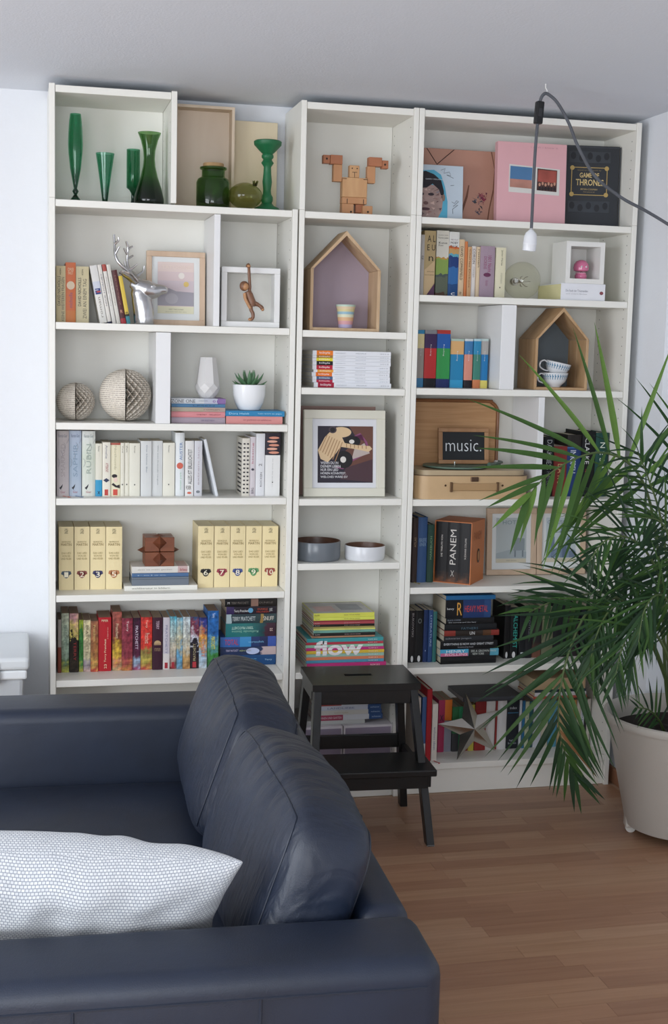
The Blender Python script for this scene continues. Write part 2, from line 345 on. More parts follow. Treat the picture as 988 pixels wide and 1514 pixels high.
# ------------------------------------------------------------------ books
ROWS=[
('L6',0.113,0.459,0.125,'painted-spine paperbacks in a row above the sofa arm',[
 (0.0275, 0.0386, 0.1832, [(0, '8a4433'), (0.48, 'a39a90')], 'slim paperback, grey above and rust red below, against the side panel', [], {}),
 (0.0398, 0.0644, 0.2036, [(0, 'b9b648'), (0.18, '5f7a52'), (0.3, '8fa890'), (1, 'b9c0a4')], 'pale sage green paperback with misty painted spine and yellow foot', [('PRATCHETT', 0.45, 0.8, 'd', '6f8a78', 0, 0.4)], {'art': 0.35}),
 (0.0666, 0.0958, 0.203, [(0, '2c2620'), (0.12, '3a2f24'), (0.55, '201a18'), (0.62, 'd8c45c'), (1, 'd59a9a')], 'paperback with black lower spine and pink and yellow painted top', [('TERRY', 0.2, 0.52, 'd', 'b03030', 0.1, 0.3)], {'art': 0.5}),
 (0.0981, 0.1116, 0.1792, [(0, 'b8b04a'), (0.2, '3f8a3c'), (0.7, '2e7a34'), (0.85, 'a8c030')], 'slim bright green paperback with yellow ends', [], {'art': 0.4}),
 (0.1127, 0.1364, 0.1787, [(0, 'c9a9a0'), (0.15, '9a8f98'), (0.3, 'cfc49a'), (1, 'd8cb9c')], 'cream paperback with thin vertical title and flowered foot', [('PRATCHETT', 0.35, 0.9, 'd', '6a5a40', 0, 0.35)], {'art': 0.2}),
 (0.137, 0.1612, 0.1758, [(0, 'c8503a'), (0.15, 'c89a4a'), (0.4, 'a86a3a'), (1, '9a5c40')], 'amber brown paperback with glowing painted spine', [('Pratchett', 0.6, 0.92, 'd', 'e0c070', 0, 0.3)], {'art': 0.45}),
 (0.1624, 0.2055, 0.1866, [(0, 'c2202a')], 'thick plain red paperback with cream lettering up the spine', [('Terry Pratchett', 0.17, 0.6, 'u', 'f0d8b0', 0.05, 0.2), ('23', 0.05, 0.13, 'u', 'f0d8b0', 0.05, 0.2), ('ein scheibenwelt roman', 0.6, 0.82, 'u', 'e8b0a0', 0.22, 0.09), ('PIPER', 0.92, 0.96, 'h', 'f0d8b0', 0, 0.5)], {}),
 (0.21, 0.2408, 0.2044, [(0, 'b89a6a'), (0.14, 'c87850'), (0.3, 'd8b030'), (0.55, '7a3028'), (1, 'b0584a')], 'tall brick red paperback with yellow painted patch, next to the plain red one', [('Pratchett', 0.55, 0.8, 'd', 'e0c8a0', 0, 0.3)], {'art': 0.4}),
 (0.2414, 0.2774, 0.1826, [(0, 'b87838'), (0.14, 'a84a40'), (0.3, '8c3440'), (1, '8f2c40')], 'maroon paperback with tan painted foot and small white title', [('Terry', 0.75, 0.95, 'd', 'e8d8d0', 0, 0.25)], {'art': 0.3}),
 (0.2785, 0.3049, 0.1818, [(0, 'a04a70'), (0.15, '8fa8c0'), (0.3, '5c2440'), (1, '38142c')], 'dark plum paperback with white lettering down the spine', [('PRATCHETT', 0.4, 0.85, 'd', 'd8c8d8', 0, 0.35)], {'art': 0.25}),
 (0.3061, 0.3441, 0.1834, [(0, 'c0483a'), (0.15, 'b0a040'), (0.36, '8c7a3c'), (0.45, 'd83428'), (1, 'd8322a')], 'bright red paperback with olive painted lower half', [('Terry', 0.8, 0.95, 'd', 'f0c8b0', 0, 0.25), ('Pratchett', 0.5, 0.7, 'd', 'f0b8a0', 0.05, 0.4)], {'art': 0.2}),
 (0.3452, 0.3787, 0.1825, [(0, '402030')], 'dark aubergine paperback with small gold dome emblem', [('TERRY', 0.78, 0.94, 'd', 'd8b8c8', 0, 0.3), ('roman', 0.36, 0.42, 'h', 'a08060', 0, 0.6)], {'emb': ('c0a070', 0.5)}),
 (0.381, 0.4042, 0.1818, [(0, 'd8d0cc'), (0.3, 'c8c0c8'), (1, 'a8a4b8')], 'slim lavender grey paperback with red publisher block at the foot', [('PRATCHETT', 0.3, 0.85, 'd', '7878a0', 0, 0.3)], {'blk': 'b02834'}),
 (0.4054, 0.4275, 0.1836, [(0, '8a3a34'), (0.2, 'a8988c'), (0.4, 'c8bca4'), (0.8, '9ac0c4'), (1, '50b0c8')], 'light blue and cream paperback with red publisher block', [('PRATCHETT', 0.5, 0.95, 'd', '6a8890', 0, 0.3)], {'blk': 'b02834', 'art': 0.2}),
 (0.4286, 0.4484, 0.1807, [(0, '6a90a8'), (0.3, '5aa0c8'), (0.5, 'c0b48c'), (1, '7ab8d0')], 'slim sky blue paperback with cloudy painted spine', [], {'art': 0.5}),
 (0.4496, 0.4741, 0.1826, [(0, 'b07a40'), (0.25, 'c09a60'), (0.45, 'c8c4b0'), (1, 'b8c8d0')], 'pale blue paperback fading to sandy brown foot', [('PRATCHETT', 0.5, 0.9, 'd', '8a9098', 0, 0.3)], {'art': 0.35}),
 (0.4753, 0.5045, 0.1819, [(0, '2c1c20'), (0.5, '2a2430'), (0.52, 'c8ccd8'), (0.75, '8a3040'), (1, '38507c')], 'paperback with black lower spine, red block and blue white painted top', [('PRATCHETT', 0.15, 0.48, 'u', 'c0b080', 0, 0.3)], {'blk': 'c03038', 'art': 0.5}),
 (0.5057, 0.5327, 0.1789, [(0, 'b8c4cc'), (0.3, '8fb0c8'), (0.55, 'e0a030'), (0.85, '303c90'), (1, '242c70')], 'blue paperback with large orange title and flame painting', [('PRATCHETT', 0.22, 0.8, 'd', 'e86820', 0, 0.4)], {'art': 0.4}),
 (0.5349, 0.5726, 0.2018, [(0, '2a5a30'), (0.25, '3a8a3a'), (0.45, '5a98b0'), (0.6, '2060a8'), (1, '2468b8')], 'tall blue paperback with green landscape foot and yellow title', [('PRATCHETT', 0.33, 0.55, 'd', 'f0e030', 0, 0.35), ('Terry', 0.88, 0.96, 'd', 'e8f0f8', 0, 0.3)], {'art': 0.3}),
]),
('L5a',0.098,0.745,0.155,'cream yellow numbered saga volumes',[
 (0.0308, 0.0794, 0.2138, [(0, 'ecd8a2'), (1, 'f0dfb0')], 'thick cream yellow paperback with grey crest numbered 1', [('HEYNE', 0.89, 0.97, 'd', '4a3a20', 0, 0.22), ('GEORGE R.R.', 0.75, 0.775, 'h', '8a7038', 0, 0.62), ('MARTIN', 0.7, 0.74, 'h', '8a7038', 0, 0.7), ('DAS LIED', 0.57, 0.6, 'h', 'a08a50', 0, 0.62), ('VON EIS', 0.525, 0.555, 'h', 'a08a50', 0, 0.55), ('UND FEUER', 0.48, 0.51, 'h', 'a08a50', 0, 0.68), ('1', 0.205, 0.285, 'h', 'f4ecd0', 0, 0.28)], {'crest': '4a5a68', 'hard': 0}),
 (0.0817, 0.1317, 0.2134, [(0, 'ecd8a2'), (1, 'f0dfb0')], 'thick cream yellow paperback with rust crest numbered 2', [('HEYNE', 0.89, 0.97, 'd', '4a3a20', 0, 0.22), ('GEORGE R.R.', 0.75, 0.775, 'h', '8a7038', 0, 0.62), ('MARTIN', 0.7, 0.74, 'h', '8a7038', 0, 0.7), ('DAS LIED', 0.57, 0.6, 'h', 'a08a50', 0, 0.62), ('VON EIS', 0.525, 0.555, 'h', 'a08a50', 0, 0.55), ('UND FEUER', 0.48, 0.51, 'h', 'a08a50', 0, 0.68), ('2', 0.205, 0.285, 'h', 'f4ecd0', 0, 0.28)], {'crest': '8a4038', 'hard': 0}),
 (0.134, 0.1839, 0.213, [(0, 'ecd8a2'), (1, 'f0dfb0')], 'thick cream yellow paperback with violet crest numbered 3', [('HEYNE', 0.89, 0.97, 'd', '4a3a20', 0, 0.22), ('GEORGE R.R.', 0.75, 0.775, 'h', '8a7038', 0, 0.62), ('MARTIN', 0.7, 0.74, 'h', '8a7038', 0, 0.7), ('DAS LIED', 0.57, 0.6, 'h', 'a08a50', 0, 0.62), ('VON EIS', 0.525, 0.555, 'h', 'a08a50', 0, 0.55), ('UND FEUER', 0.48, 0.51, 'h', 'a08a50', 0, 0.68), ('3', 0.205, 0.285, 'h', 'f4ecd0', 0, 0.28)], {'crest': '3c3a68', 'hard': 0}),
 (0.1857, 0.2394, 0.2126, [(0, 'ecd8a2'), (1, 'f0dfb0')], 'thick cream yellow paperback with orange crest numbered 5', [('HEYNE', 0.89, 0.97, 'd', '4a3a20', 0, 0.22), ('GEORGE R.R.', 0.75, 0.775, 'h', '8a7038', 0, 0.62), ('MARTIN', 0.7, 0.74, 'h', '8a7038', 0, 0.7), ('DAS LIED', 0.57, 0.6, 'h', 'a08a50', 0, 0.62), ('VON EIS', 0.525, 0.555, 'h', 'a08a50', 0, 0.55), ('UND FEUER', 0.48, 0.51, 'h', 'a08a50', 0, 0.68), ('5', 0.205, 0.285, 'h', 'f4ecd0', 0, 0.28)], {'crest': 'c07848', 'hard': 0}),
]),
('L5b',0.098,0.745,0.155,'cream yellow numbered saga volumes',[
 (0.4966, 0.55, 0.2127, [(0, 'ecd8a2'), (1, 'f0dfb0')], 'thick cream yellow paperback with black crest numbered 6', [('HEYNE', 0.89, 0.97, 'd', '4a3a20', 0, 0.22), ('GEORGE R.R.', 0.75, 0.775, 'h', '8a7038', 0, 0.62), ('MARTIN', 0.7, 0.74, 'h', '8a7038', 0, 0.7), ('DAS LIED', 0.57, 0.6, 'h', 'a08a50', 0, 0.62), ('VON EIS', 0.525, 0.555, 'h', 'a08a50', 0, 0.55), ('UND FEUER', 0.48, 0.51, 'h', 'a08a50', 0, 0.68), ('6', 0.205, 0.285, 'h', 'f4ecd0', 0, 0.28)], {'crest': '2c2c2c', 'hard': 0}),
 (0.5523, 0.6056, 0.2123, [(0, 'ecd8a2'), (1, 'f0dfb0')], 'thick cream yellow paperback with crimson crest numbered 7', [('HEYNE', 0.89, 0.97, 'd', '4a3a20', 0, 0.22), ('GEORGE R.R.', 0.75, 0.775, 'h', '8a7038', 0, 0.62), ('MARTIN', 0.7, 0.74, 'h', '8a7038', 0, 0.7), ('DAS LIED', 0.57, 0.6, 'h', 'a08a50', 0, 0.62), ('VON EIS', 0.525, 0.555, 'h', 'a08a50', 0, 0.55), ('UND FEUER', 0.48, 0.51, 'h', 'a08a50', 0, 0.68), ('7', 0.205, 0.285, 'h', 'f4ecd0', 0, 0.28)], {'crest': 'a83c4c', 'hard': 0}),
 (0.6075, 0.6596, 0.2119, [(0, 'ecd8a2'), (1, 'f0dfb0')], 'thick cream yellow paperback with blue crest numbered 8', [('HEYNE', 0.89, 0.97, 'd', '4a3a20', 0, 0.22), ('GEORGE R.R.', 0.75, 0.775, 'h', '8a7038', 0, 0.62), ('MARTIN', 0.7, 0.74, 'h', '8a7038', 0, 0.7), ('DAS LIED', 0.57, 0.6, 'h', 'a08a50', 0, 0.62), ('VON EIS', 0.525, 0.555, 'h', 'a08a50', 0, 0.55), ('UND FEUER', 0.48, 0.51, 'h', 'a08a50', 0, 0.68), ('8', 0.205, 0.285, 'h', 'f4ecd0', 0, 0.28)], {'crest': '44549a', 'hard': 0}),
 (0.6615, 0.7168, 0.2115, [(0, 'ecd8a2'), (1, 'f0dfb0')], 'thick cream yellow paperback with green crest numbered 9', [('HEYNE', 0.89, 0.97, 'd', '4a3a20', 0, 0.22), ('GEORGE R.R.', 0.75, 0.775, 'h', '8a7038', 0, 0.62), ('MARTIN', 0.7, 0.74, 'h', '8a7038', 0, 0.7), ('DAS LIED', 0.57, 0.6, 'h', 'a08a50', 0, 0.62), ('VON EIS', 0.525, 0.555, 'h', 'a08a50', 0, 0.55), ('UND FEUER', 0.48, 0.51, 'h', 'a08a50', 0, 0.68), ('9', 0.205, 0.285, 'h', 'f4ecd0', 0, 0.28)], {'crest': '5a9a60', 'hard': 0}),
 (0.7189, 0.7738, 0.2111, [(0, 'ecd8a2'), (1, 'f0dfb0')], 'thick cream yellow paperback with red crest numbered 10', [('HEYNE', 0.89, 0.97, 'd', '4a3a20', 0, 0.22), ('GEORGE R.R.', 0.75, 0.775, 'h', '8a7038', 0, 0.62), ('MARTIN', 0.7, 0.74, 'h', '8a7038', 0, 0.7), ('DAS LIED', 0.57, 0.6, 'h', 'a08a50', 0, 0.62), ('VON EIS', 0.525, 0.555, 'h', 'a08a50', 0, 0.55), ('UND FEUER', 0.48, 0.51, 'h', 'a08a50', 0, 0.68), ('10', 0.205, 0.285, 'h', 'f4ecd0', 0, 0.4)], {'crest': 'a0483c', 'hard': 0}),
]),
('L4',0.06,1.065,0.13,'white and cream books in a row',[
 (0.0236, 0.0627, 0.2159, [(0, 'cfc4c4'), (0.5, 'c2b8b8'), (1, 'cdc2c0')], 'tall pale rose hardback with branch drawing on the spine', [('Kerstin Gier', 0.9, 0.95, 'h', '8a8a98', 0, 0.7), ('SMARAGD', 0.3, 0.8, 'u', 'b0a4a4', 0, 0.35), ('Gier', 0.05, 0.085, 'h', 'b05868', 0, 0.4)], {'hard': 1, 'art': 0.12, 'bird': 1, 'rib': 'd86040'}),
 (0.0638, 0.103, 0.2162, [(0, 'b8c4d4'), (0.5, 'a8bcd0'), (1, 'b8c4d8')], 'tall pale blue hardback with branch drawing on the spine', [('Kerstin Gier', 0.9, 0.95, 'h', '6a7a98', 0, 0.7), ('SAPHIR', 0.3, 0.8, 'u', '88a0b8', 0, 0.35), ('Gier', 0.05, 0.085, 'h', 'b05868', 0, 0.4)], {'hard': 1, 'art': 0.12, 'bird': 1, 'rib': '2a6aa8'}),
 (0.1052, 0.148, 0.2155, [(0, 'd4d6cc'), (0.6, 'ccd4c2'), (1, 'd6d8d4')], 'tall white and pale green hardback with branch drawing on the spine', [('Kerstin Gier', 0.9, 0.95, 'h', '8a9898', 0, 0.7), ('RUBIN', 0.35, 0.8, 'u', '9aa89a', 0, 0.35), ('Gier', 0.05, 0.085, 'h', 'b05868', 0, 0.4)], {'hard': 1, 'art': 0.12, 'bird': 1}),
 (0.1487, 0.17, 0.1746, [(0, '2c98c8'), (0.3, '34a0cc'), (0.31, 'dcd8c6')], 'slim cream book with bright blue lower spine', [('Roman', 0.85, 0.95, 'd', '6a6a60', 0, 0.25), ('x', 0.04, 0.1, 'h', '102840', 0, 0.4)], {}),
 (0.1711, 0.1965, 0.1793, [(0, 'e2ddcc')], 'slim cream book with red title and small navy diamond', [('ATTENTAT', 0.45, 0.62, 'd', 'a83848', 0.05, 0.35), ('Amelie', 0.7, 0.95, 'd', '8a8a98', 0, 0.3)], {'dia': '283050', 'blk': 'c83c34'}),
 (0.1972, 0.2297, 0.1773, [(0, 'e2dab8'), (0.94, 'e2dab8'), (0.96, 'b85a48')], 'cream book with black haired figure on the lower spine', [('Nothomb', 0.5, 0.95, 'd', 'b8b090', 0, 0.22)], {'fig': 1, 'blk': 'd84838'}),
 (0.2306, 0.243, 0.1774, [(0, 'e0dcca')], 'very slim plain cream book next to the black haired figure', [('Tod', 0.82, 0.95, 'd', '6a6658', 0, 0.3)], {'dot': '303030'}),
 (0.2437, 0.2586, 0.1776, [(0, 'e0dcca')], 'very slim plain cream book, second from the black haired figure', [('Zeit', 0.82, 0.95, 'd', '6a6658', 0, 0.3)], {'dot': '303030'}),
 (0.2592, 0.2942, 0.1766, [(0, 'e0ddcc')], 'plain cream book with one small black dot, left of the silvery pair', [('Roman', 0.82, 0.95, 'd', '6a6658', 0, 0.13)], {'dot': '303030'}),
 (0.2964, 0.3322, 0.1848, [(0, 'd2d4d2')], 'silvery white book with short grey title, beside the dotted cream one', [('Die kleine Bar', 0.42, 0.92, 'd', '8a94a0', 0.05, 0.13)], {}),
 (0.3335, 0.3692, 0.185, [(0, 'd0d2d0')], 'silvery white book with long grey title down the spine', [('Wie man Freunde vergisst', 0.2, 0.92, 'd', '8a9498', 0.05, 0.13)], {}),
 (0.3704, 0.4098, 0.1786, [(0, 'e2dfcf')], 'plain cream book with black dot beside the tall white hardback', [('Roman', 0.82, 0.95, 'd', '6a6658', 0, 0.13)], {'dot': '303030'}),
 (0.4119, 0.4425, 0.2127, [(0, 'dfe3e4')], 'tall white book with blue name and red oval on the spine', [('AUSTER', 0.57, 0.85, 'u', '5a80b8', 0.1, 0.3), ('sunset park', 0.1, 0.38, 'u', '98c8a8', 0.1, 0.25)], {'hard': 1, 'blob': ('d8604a', 0.48, 0.05)}),
 (0.4449, 0.4732, 0.1859, [(0, 'e0dfdc')], 'white book with tall black hand drawn capitals along the spine', [('ALLES IST ERLEUCHTET', 0.22, 0.85, 'u', '202024', 0.05, 0.45), ('FOER', 0.12, 0.19, 'h', '504840', -0.1, 0.6)], {'blob': ('d86048', 0.06, 0.02)}),
 (0.4755, 0.5017, 0.1861, [(0, 'cfcfd4')], 'light grey book between the black lettered one and the leaning one', [('extrem laut', 0.2, 0.9, 'u', 'b8a8b0', 0, 0.25)], {'blob': ('7a8088', 0.08, 0.025)}),
]),
('L4b',0.06,1.065,0.13,'white books at the end of the shelf',[
 (0.6371, 0.6632, 0.1965, [(0, 'd8d2c4')], 'cream book with columns of black marks on its cover and spine', [], {'dots': 1}),
 (0.6644, 0.6834, 0.2013, [(0, 'd0c8cc')], 'slim pale grey book with pink title and half moon', [('kissing', 0.55, 0.9, 'u', 'c06078', 0, 0.35), ('BERG', 0.04, 0.14, 'u', '40384a', 0, 0.45)], {'blob': ('404050', 0.45, 0.02)}),
 (0.6844, 0.7147, 0.2129, [(0, 'dcdde0')], 'white book with tiny numeral between the half moon one and the thick one', [('ROCKEN', 0.15, 0.38, 'u', '6a6a70', 0.1, 0.2), ('2', 0.48, 0.52, 'u', '6a6a70', 0, 0.35)], {}),
 (0.7163, 0.7672, 0.2156, [(0, 'e0e0de'), (0.64, 'e0e0de'), (0.645, '2c2430')], 'thick white book with dark photo of orange shapes at the top of the spine', [('das buch der anderen', 0.15, 0.6, 'd', 'b0b0b0', 0, 0.06)], {'dot': '203828', 'hands': 1}),
]),
('L2',0.115,1.632,0.125,'paperbacks standing upright on the deer shelf',[
 (0.0236, 0.0539, 0.1828, [(0, 'dccb9c')], 'beige paperback with slim grey author name beside the side panel', [('DAVID NICHOLLS', 0.3, 0.82, 'u', '5a5650', -0.2, 0.3), ('KEINE WEITEREN FRAGEN', 0.03, 0.8, 'u', '7a7468', 0.22, 0.3), ('KEIN', 0.85, 0.95, 'u', '2a2620', -0.05, 0.14)], {}),
 (0.0545, 0.0864, 0.1949, [(0, 'e88848'), (0.2, 'ea7848'), (1, 'ea7440')], 'orange paperback with pale splash on the spine', [('DREI', 0.86, 0.91, 'h', 'f0d8b0', 0, 0.55), ('FAST', 0.8, 0.85, 'h', 'f0d8b0', 0, 0.5), ('nicholls', 0.25, 0.5, 'u', 'a86a88', 0, 0.35)], {'blob': ('f0d8b8', 0.62, 0.07)}),
 (0.0875, 0.1289, 0.1832, [(0, 'dccfa4')], 'beige paperback with larger black author name, beside the leaning books', [('DAVID NICHOLLS', 0.3, 0.8, 'u', '403c38', -0.22, 0.24), ('ZWEI AN EINEM TAG', 0.08, 0.78, 'u', '6a6458', 0.18, 0.28), ('KEIN', 0.85, 0.95, 'u', '2a2620', 0, 0.12)], {}),
]),
('R2',0.115,1.757,0.13,'novels in a row behind the hanging lamp socket',[
 (1.26, 1.2722, 0.2096, [(0, 'bdb8b4')], 'slim grey book against the side panel', [('02', 0.6, 0.66, 'h', '504848', 0, 0.6)], {}),
 (1.2729, 1.3136, 0.2246, [(0, 'c8ae7c'), (0.42, 'c0a674'), (1, 'a08e6c')], 'tan book with big dark broken capital letters', [('A L', 0.83, 0.93, 'h', '28241c', 0.1, 0.7), ('E U', 0.7, 0.79, 'h', '28241c', 0.1, 0.7), ('n', 0.54, 0.61, 'h', '28241c', 0.1, 0.4), ('IRMGARD', 0.37, 0.385, 'h', '604c30', 0.1, 0.6), ('DAS KUNSTSEIDENE', 0.32, 0.335, 'h', '604c30', 0, 0.8)], {'tri': '5c3458'}),
 (1.3161, 1.3603, 0.2265, [(0, '5a4030'), (0.06, '606a58'), (0.3, '4c5a58'), (0.34, '8aa84c'), (0.57, '98b050'), (0.575, 'c89038'), (0.59, 'dcd8ca')], 'book with white top, green middle and dark window picture', [('Jonathan Safran', 0.92, 0.94, 'h', '6a6058', 0, 0.8), ('Tante Julia', 0.875, 0.9, 'h', '302820', 0, 0.85), ('Kunst', 0.8, 0.83, 'h', '302820', 0, 0.7), ('Foer', 0.765, 0.79, 'h', '504840', -0.15, 0.4)], {'art': 0.06}),
 (1.3614, 1.3975, 0.2237, [(0, '1c4c88'), (0.2, '2a6ab0'), (0.45, '1c3c80'), (0.62, '58a8c0'), (0.66, 'c89a5a'), (0.73, 'e06a30'), (0.77, 'e0e0dc')], 'paperback with blue sea painting, orange band and white top', [('MELVILLE', 0.87, 0.89, 'h', '9a9098', 0, 0.7), ('MOBY', 0.815, 0.85, 'h', '303038', 0, 0.75), ('DICK', 0.76, 0.795, 'h', '303038', 0, 0.75), ('c', 0.03, 0.07, 'h', 'f0f0f0', 0, 0.4)], {'art': 0.06}),
 (1.3987, 1.4198, 0.1996, [(0, 'dcbf98')], 'slim cream book with long dark capitals down the spine', [('DAVID COPPERFIELD', 0.3, 0.88, 'd', '2c2018', 0, 0.45), ('dtv', 0.05, 0.1, 'd', '5a4030', 0, 0.4)], {}),
 (1.4209, 1.4303, 0.1933, [(0, 'd87a40')], 'very slim orange book beside the slim cream one', [], {}),
 (1.4314, 1.4456, 0.1753, [(0, 'cfa070')], 'slim tan book between orange and white slim ones', [('Charles Dickens', 0.2, 0.95, 'd', '7a4a28', 0, 0.4)], {}),
 (1.4465, 1.463, 0.1783, [(0, 'dcd6d2')], 'slim white book with dark capitals at the top of the spine', [('CORON', 0.66, 0.95, 'd', '383038', 0, 0.5), ('roman', 0.4, 0.6, 'd', 'a8a0a0', 0, 0.35)], {}),
 (1.464, 1.4755, 0.1766, [(0, 'd8bf9c')], 'slim peach book beside the mauve one', [('roman', 0.6, 0.95, 'd', '504038', 0, 0.4)], {}),
 (1.4767, 1.5305, 0.1803, [(0, 'a38c9c')], 'thick mauve book with raspberry lettering and emblem', [('1001 Nacht', 0.5, 0.82, 'd', '9c3c70', 0.15, 0.24), ('DICKENS', 0.56, 0.8, 'd', '9c4c74', -0.15, 0.2), ('Roman', 0.24, 0.34, 'd', '9c5c80', 0, 0.2)], {'blob': ('6a2a50', 0.45, 0.04)}),
 (1.5356, 1.5733, 0.1777, [(0, 'ded8b8')], 'cream book with black dot beside the glass globe bulb', [('Javier Marias', 0.65, 0.95, 'd', '5a5848', 0.1, 0.2), ('roman', 0.3, 0.5, 'd', 'a8a48c', 0.1, 0.15)], {'dot': '303030'}),
]),
('R3',0.1,1.442,0.14,'block coloured books in a row',[
 (1.2542, 1.2788, 0.198, [(0, '3a80b0'), (0.16, '9a9088'), (0.68, 'd8c890'), (0.93, '2a88b8')], 'slim block coloured book, blue, grey and beige', [('Rowling', 0.55, 0.75, 'd', 'd8d8d8', 0, 0.12)], {}),
 (1.28, 1.3231, 0.199, [(0, '181820'), (0.16, 'd02c2c'), (0.68, '402858'), (0.93, '88888c')], 'thick block coloured book, black, red and purple', [('Rowling', 0.55, 0.75, 'd', 'd8d8d8', 0, 0.12)], {}),
 (1.3244, 1.3727, 0.2002, [(0, '1c2c68'), (0.15, '2c9848'), (0.68, '1c5cb0'), (0.93, 'b83028')], 'thick block coloured book, navy, green and blue', [('Rowling', 0.55, 0.75, 'd', 'd8d8d8', 0, 0.12)], {}),
 (1.377, 1.4256, 0.1711, [(0, '2c9cd0'), (0.16, '1c84b8'), (0.68, 'dca868'), (0.95, 'a8c0b0')], 'block coloured book, blue below and light orange above', [('Rowling', 0.55, 0.75, 'd', 'd8d8d8', 0, 0.12)], {}),
 (1.4281, 1.4581, 0.1722, [(0, '201c24'), (0.16, 'd88874'), (0.68, '3878b0'), (0.95, 'c8d0d0')], 'block coloured book, black foot, salmon middle and blue top', [('Rowling', 0.55, 0.75, 'd', 'd8d8d8', 0, 0.12)], {}),
 (1.4606, 1.4869, 0.173, [(0, 'd07848'), (0.17, '388070'), (0.68, '2488b8'), (0.95, 'a8c8d0')], 'slim block coloured book, orange foot, sea green middle and blue top', [('Rowling', 0.55, 0.75, 'd', 'd8d8d8', 0, 0.12)], {}),
 (1.4889, 1.5158, 0.1737, [(0, 'e0d060'), (0.16, '1c78b8'), (0.68, 'a8a4a0'), (0.95, 'b8ccc8')], 'slim block coloured book, yellow foot, blue middle and grey top', [('Rowling', 0.55, 0.75, 'd', 'd8d8d8', 0, 0.12)], {}),
]),
('R4',0.09,1.058,0.16,'dark hardbacks behind the palm fronds',[
 (1.7378, 1.7755, 0.2152, [(0, '1a1c20')], 'black hardback with grey lettering next to the white partition', [('DARKNESS', 0.45, 0.95, 'd', 'b0b4b8', 0, 0.5), ('HUNTER', 0.2, 0.42, 'd', '808488', 0, 0.35)], {'hard': 1}),
 (1.7776, 1.8272, 0.1815, [(0, '8c2e28')], 'dark red paperback with gold lettering', [('L A R S', 0.25, 0.65, 'd', 'd8b070', 0, 0.4)], {}),
 (1.8278, 1.8826, 0.2234, [(0, '203c78'), (0.78, '3c70b0'), (0.8, '28221f')], 'blue hardback with black top and white lettering', [('INKSPELL', 0.35, 0.75, 'd', 'e0e8f0', -0.1, 0.4)], {'hard': 1}),
 (1.8836, 1.935, 0.236, [(0, '141618')], 'black hardback with white title and red stamp', [('CLARKE', 0.5, 0.9, 'd', 'd8d8d8', -0.15, 0.35), ('roman', 0.3, 0.42, 'd', 'c83038', -0.1, 0.3)], {'hard': 1}),
 (1.9364, 1.9855, 0.2317, [(0, '1c4840')], 'dark green hardback at the shelf end behind the palm', [('N E S A L', 0.32, 0.85, 'd', 'e0e8d8', 0, 0.4)], {'hard': 1}),
]),
('R5',0.1,0.749,0.18,'old cloth hardbacks',[
 (1.2596, 1.2797, 0.2321, [(0, '40322e')], 'dark brown hardback against the side panel of the orange slipcase shelf', [('ATLAS', 0.55, 0.7, 'u', 'a08868', 0, 0.4)], {'hard': 1, 'rib': 'c8b050'}),
 (1.2809, 1.3147, 0.2344, [(0, '3a5c90')], 'blue cloth hardback with woven pattern beside the brown one', [('BRIEFE', 0.62, 0.68, 'h', '8aa8c8', 0, 0.8), ('EINER', 0.56, 0.61, 'h', '8aa8c8', 0, 0.7)], {'hard': 1, 'art': 0.12}),
 (1.3165, 1.3404, 0.2076, [(0, '2c4c40')], 'dark green hardback beside the blue cloth one', [('MAREBUCH', 0.4, 0.8, 'u', '80a878', 0, 0.3)], {'hard': 1}),
]),
('R6',0.085,0.462,0.12,'slim dark paperbacks',[
 (1.2538, 1.2764, 0.1888, [(0, '222022')], 'slim charcoal paperback against the side panel above the stool', [('BUKOWSKI', 0.5, 0.95, 'd', 'a8a0a0', 0, 0.3)], {'pen': 1}),
 (1.2777, 1.3054, 0.1882, [(0, '1a1c1e')], 'slim black paperback with small white penguin shape at the foot', [('o', 0.75, 0.85, 'h', '6a7070', 0, 0.5)], {'pen': 1}),
 (1.3069, 1.323, 0.1901, [(0, '22386c')], 'slim navy paperback, darker of two', [], {'dot': '8aa0c8'}),
 (1.3241, 1.3395, 0.1898, [(0, '2a4a80')], 'slim blue paperback with pale lettering', [('LITERATURE', 0.3, 0.9, 'd', '9ab0d0', 0, 0.4)], {}),
 (1.3408, 1.3543, 0.1845, [(0, '2a6a68'), (0.5, '2c6e6c'), (1, 'a8b088')], 'slim teal paperback fading to cream at the top', [('penguin', 0.5, 0.95, 'd', '506050', 0, 0.4)], {}),
]),
('R6b',0.1,0.462,0.13,'dark books behind the palm',[
 (1.618, 1.6389, 0.1978, [(0, '141416')], 'black paperback beside the dark stack', [], {'pen': 1}),
 (1.6417, 1.6731, 0.1896, [(0, '161a1c')], 'black paperback with turquoise lettering down the spine', [('ALCHEMIST', 0.2, 0.85, 'd', '30b8a8', 0.1, 0.5)], {'pen': 1}),
 (1.6761, 1.6998, 0.1714, [(0, '1a1c20')], 'slim black paperback with white foot block behind the palm', [], {'blk': 'c8ccd0'}),
 (1.7007, 1.7257, 0.191, [(0, '1e1e22')], 'slim charcoal paperback behind the palm', [('roman', 0.4, 0.8, 'd', '606468', 0, 0.3)], {}),
 (1.7285, 1.7628, 0.1827, [(0, '7a4a38'), (0.35, '2a2424')], 'dark paperback with rust foot behind the palm', [], {'art': 0.1}),
 (1.7654, 1.8078, 0.1869, [(0, '6a6a50')], 'thick olive book behind the palm', [], {}),
 (1.8101, 1.8634, 0.1984, [(0, '1a1a1e')], 'thick black book behind the drooping frond', [], {'hard': 1}),
 (1.8664, 1.9146, 0.1846, [(0, '30262a')], 'thick dark brown book behind the drooping frond', [], {'hard': 1}),
 (1.9172, 1.9522, 0.1888, [(0, '1c2028')], 'dark navy book behind the palm at the shelf end', [('NACHT', 0.5, 0.9, 'd', '4878a8', 0, 0.4)], {}),
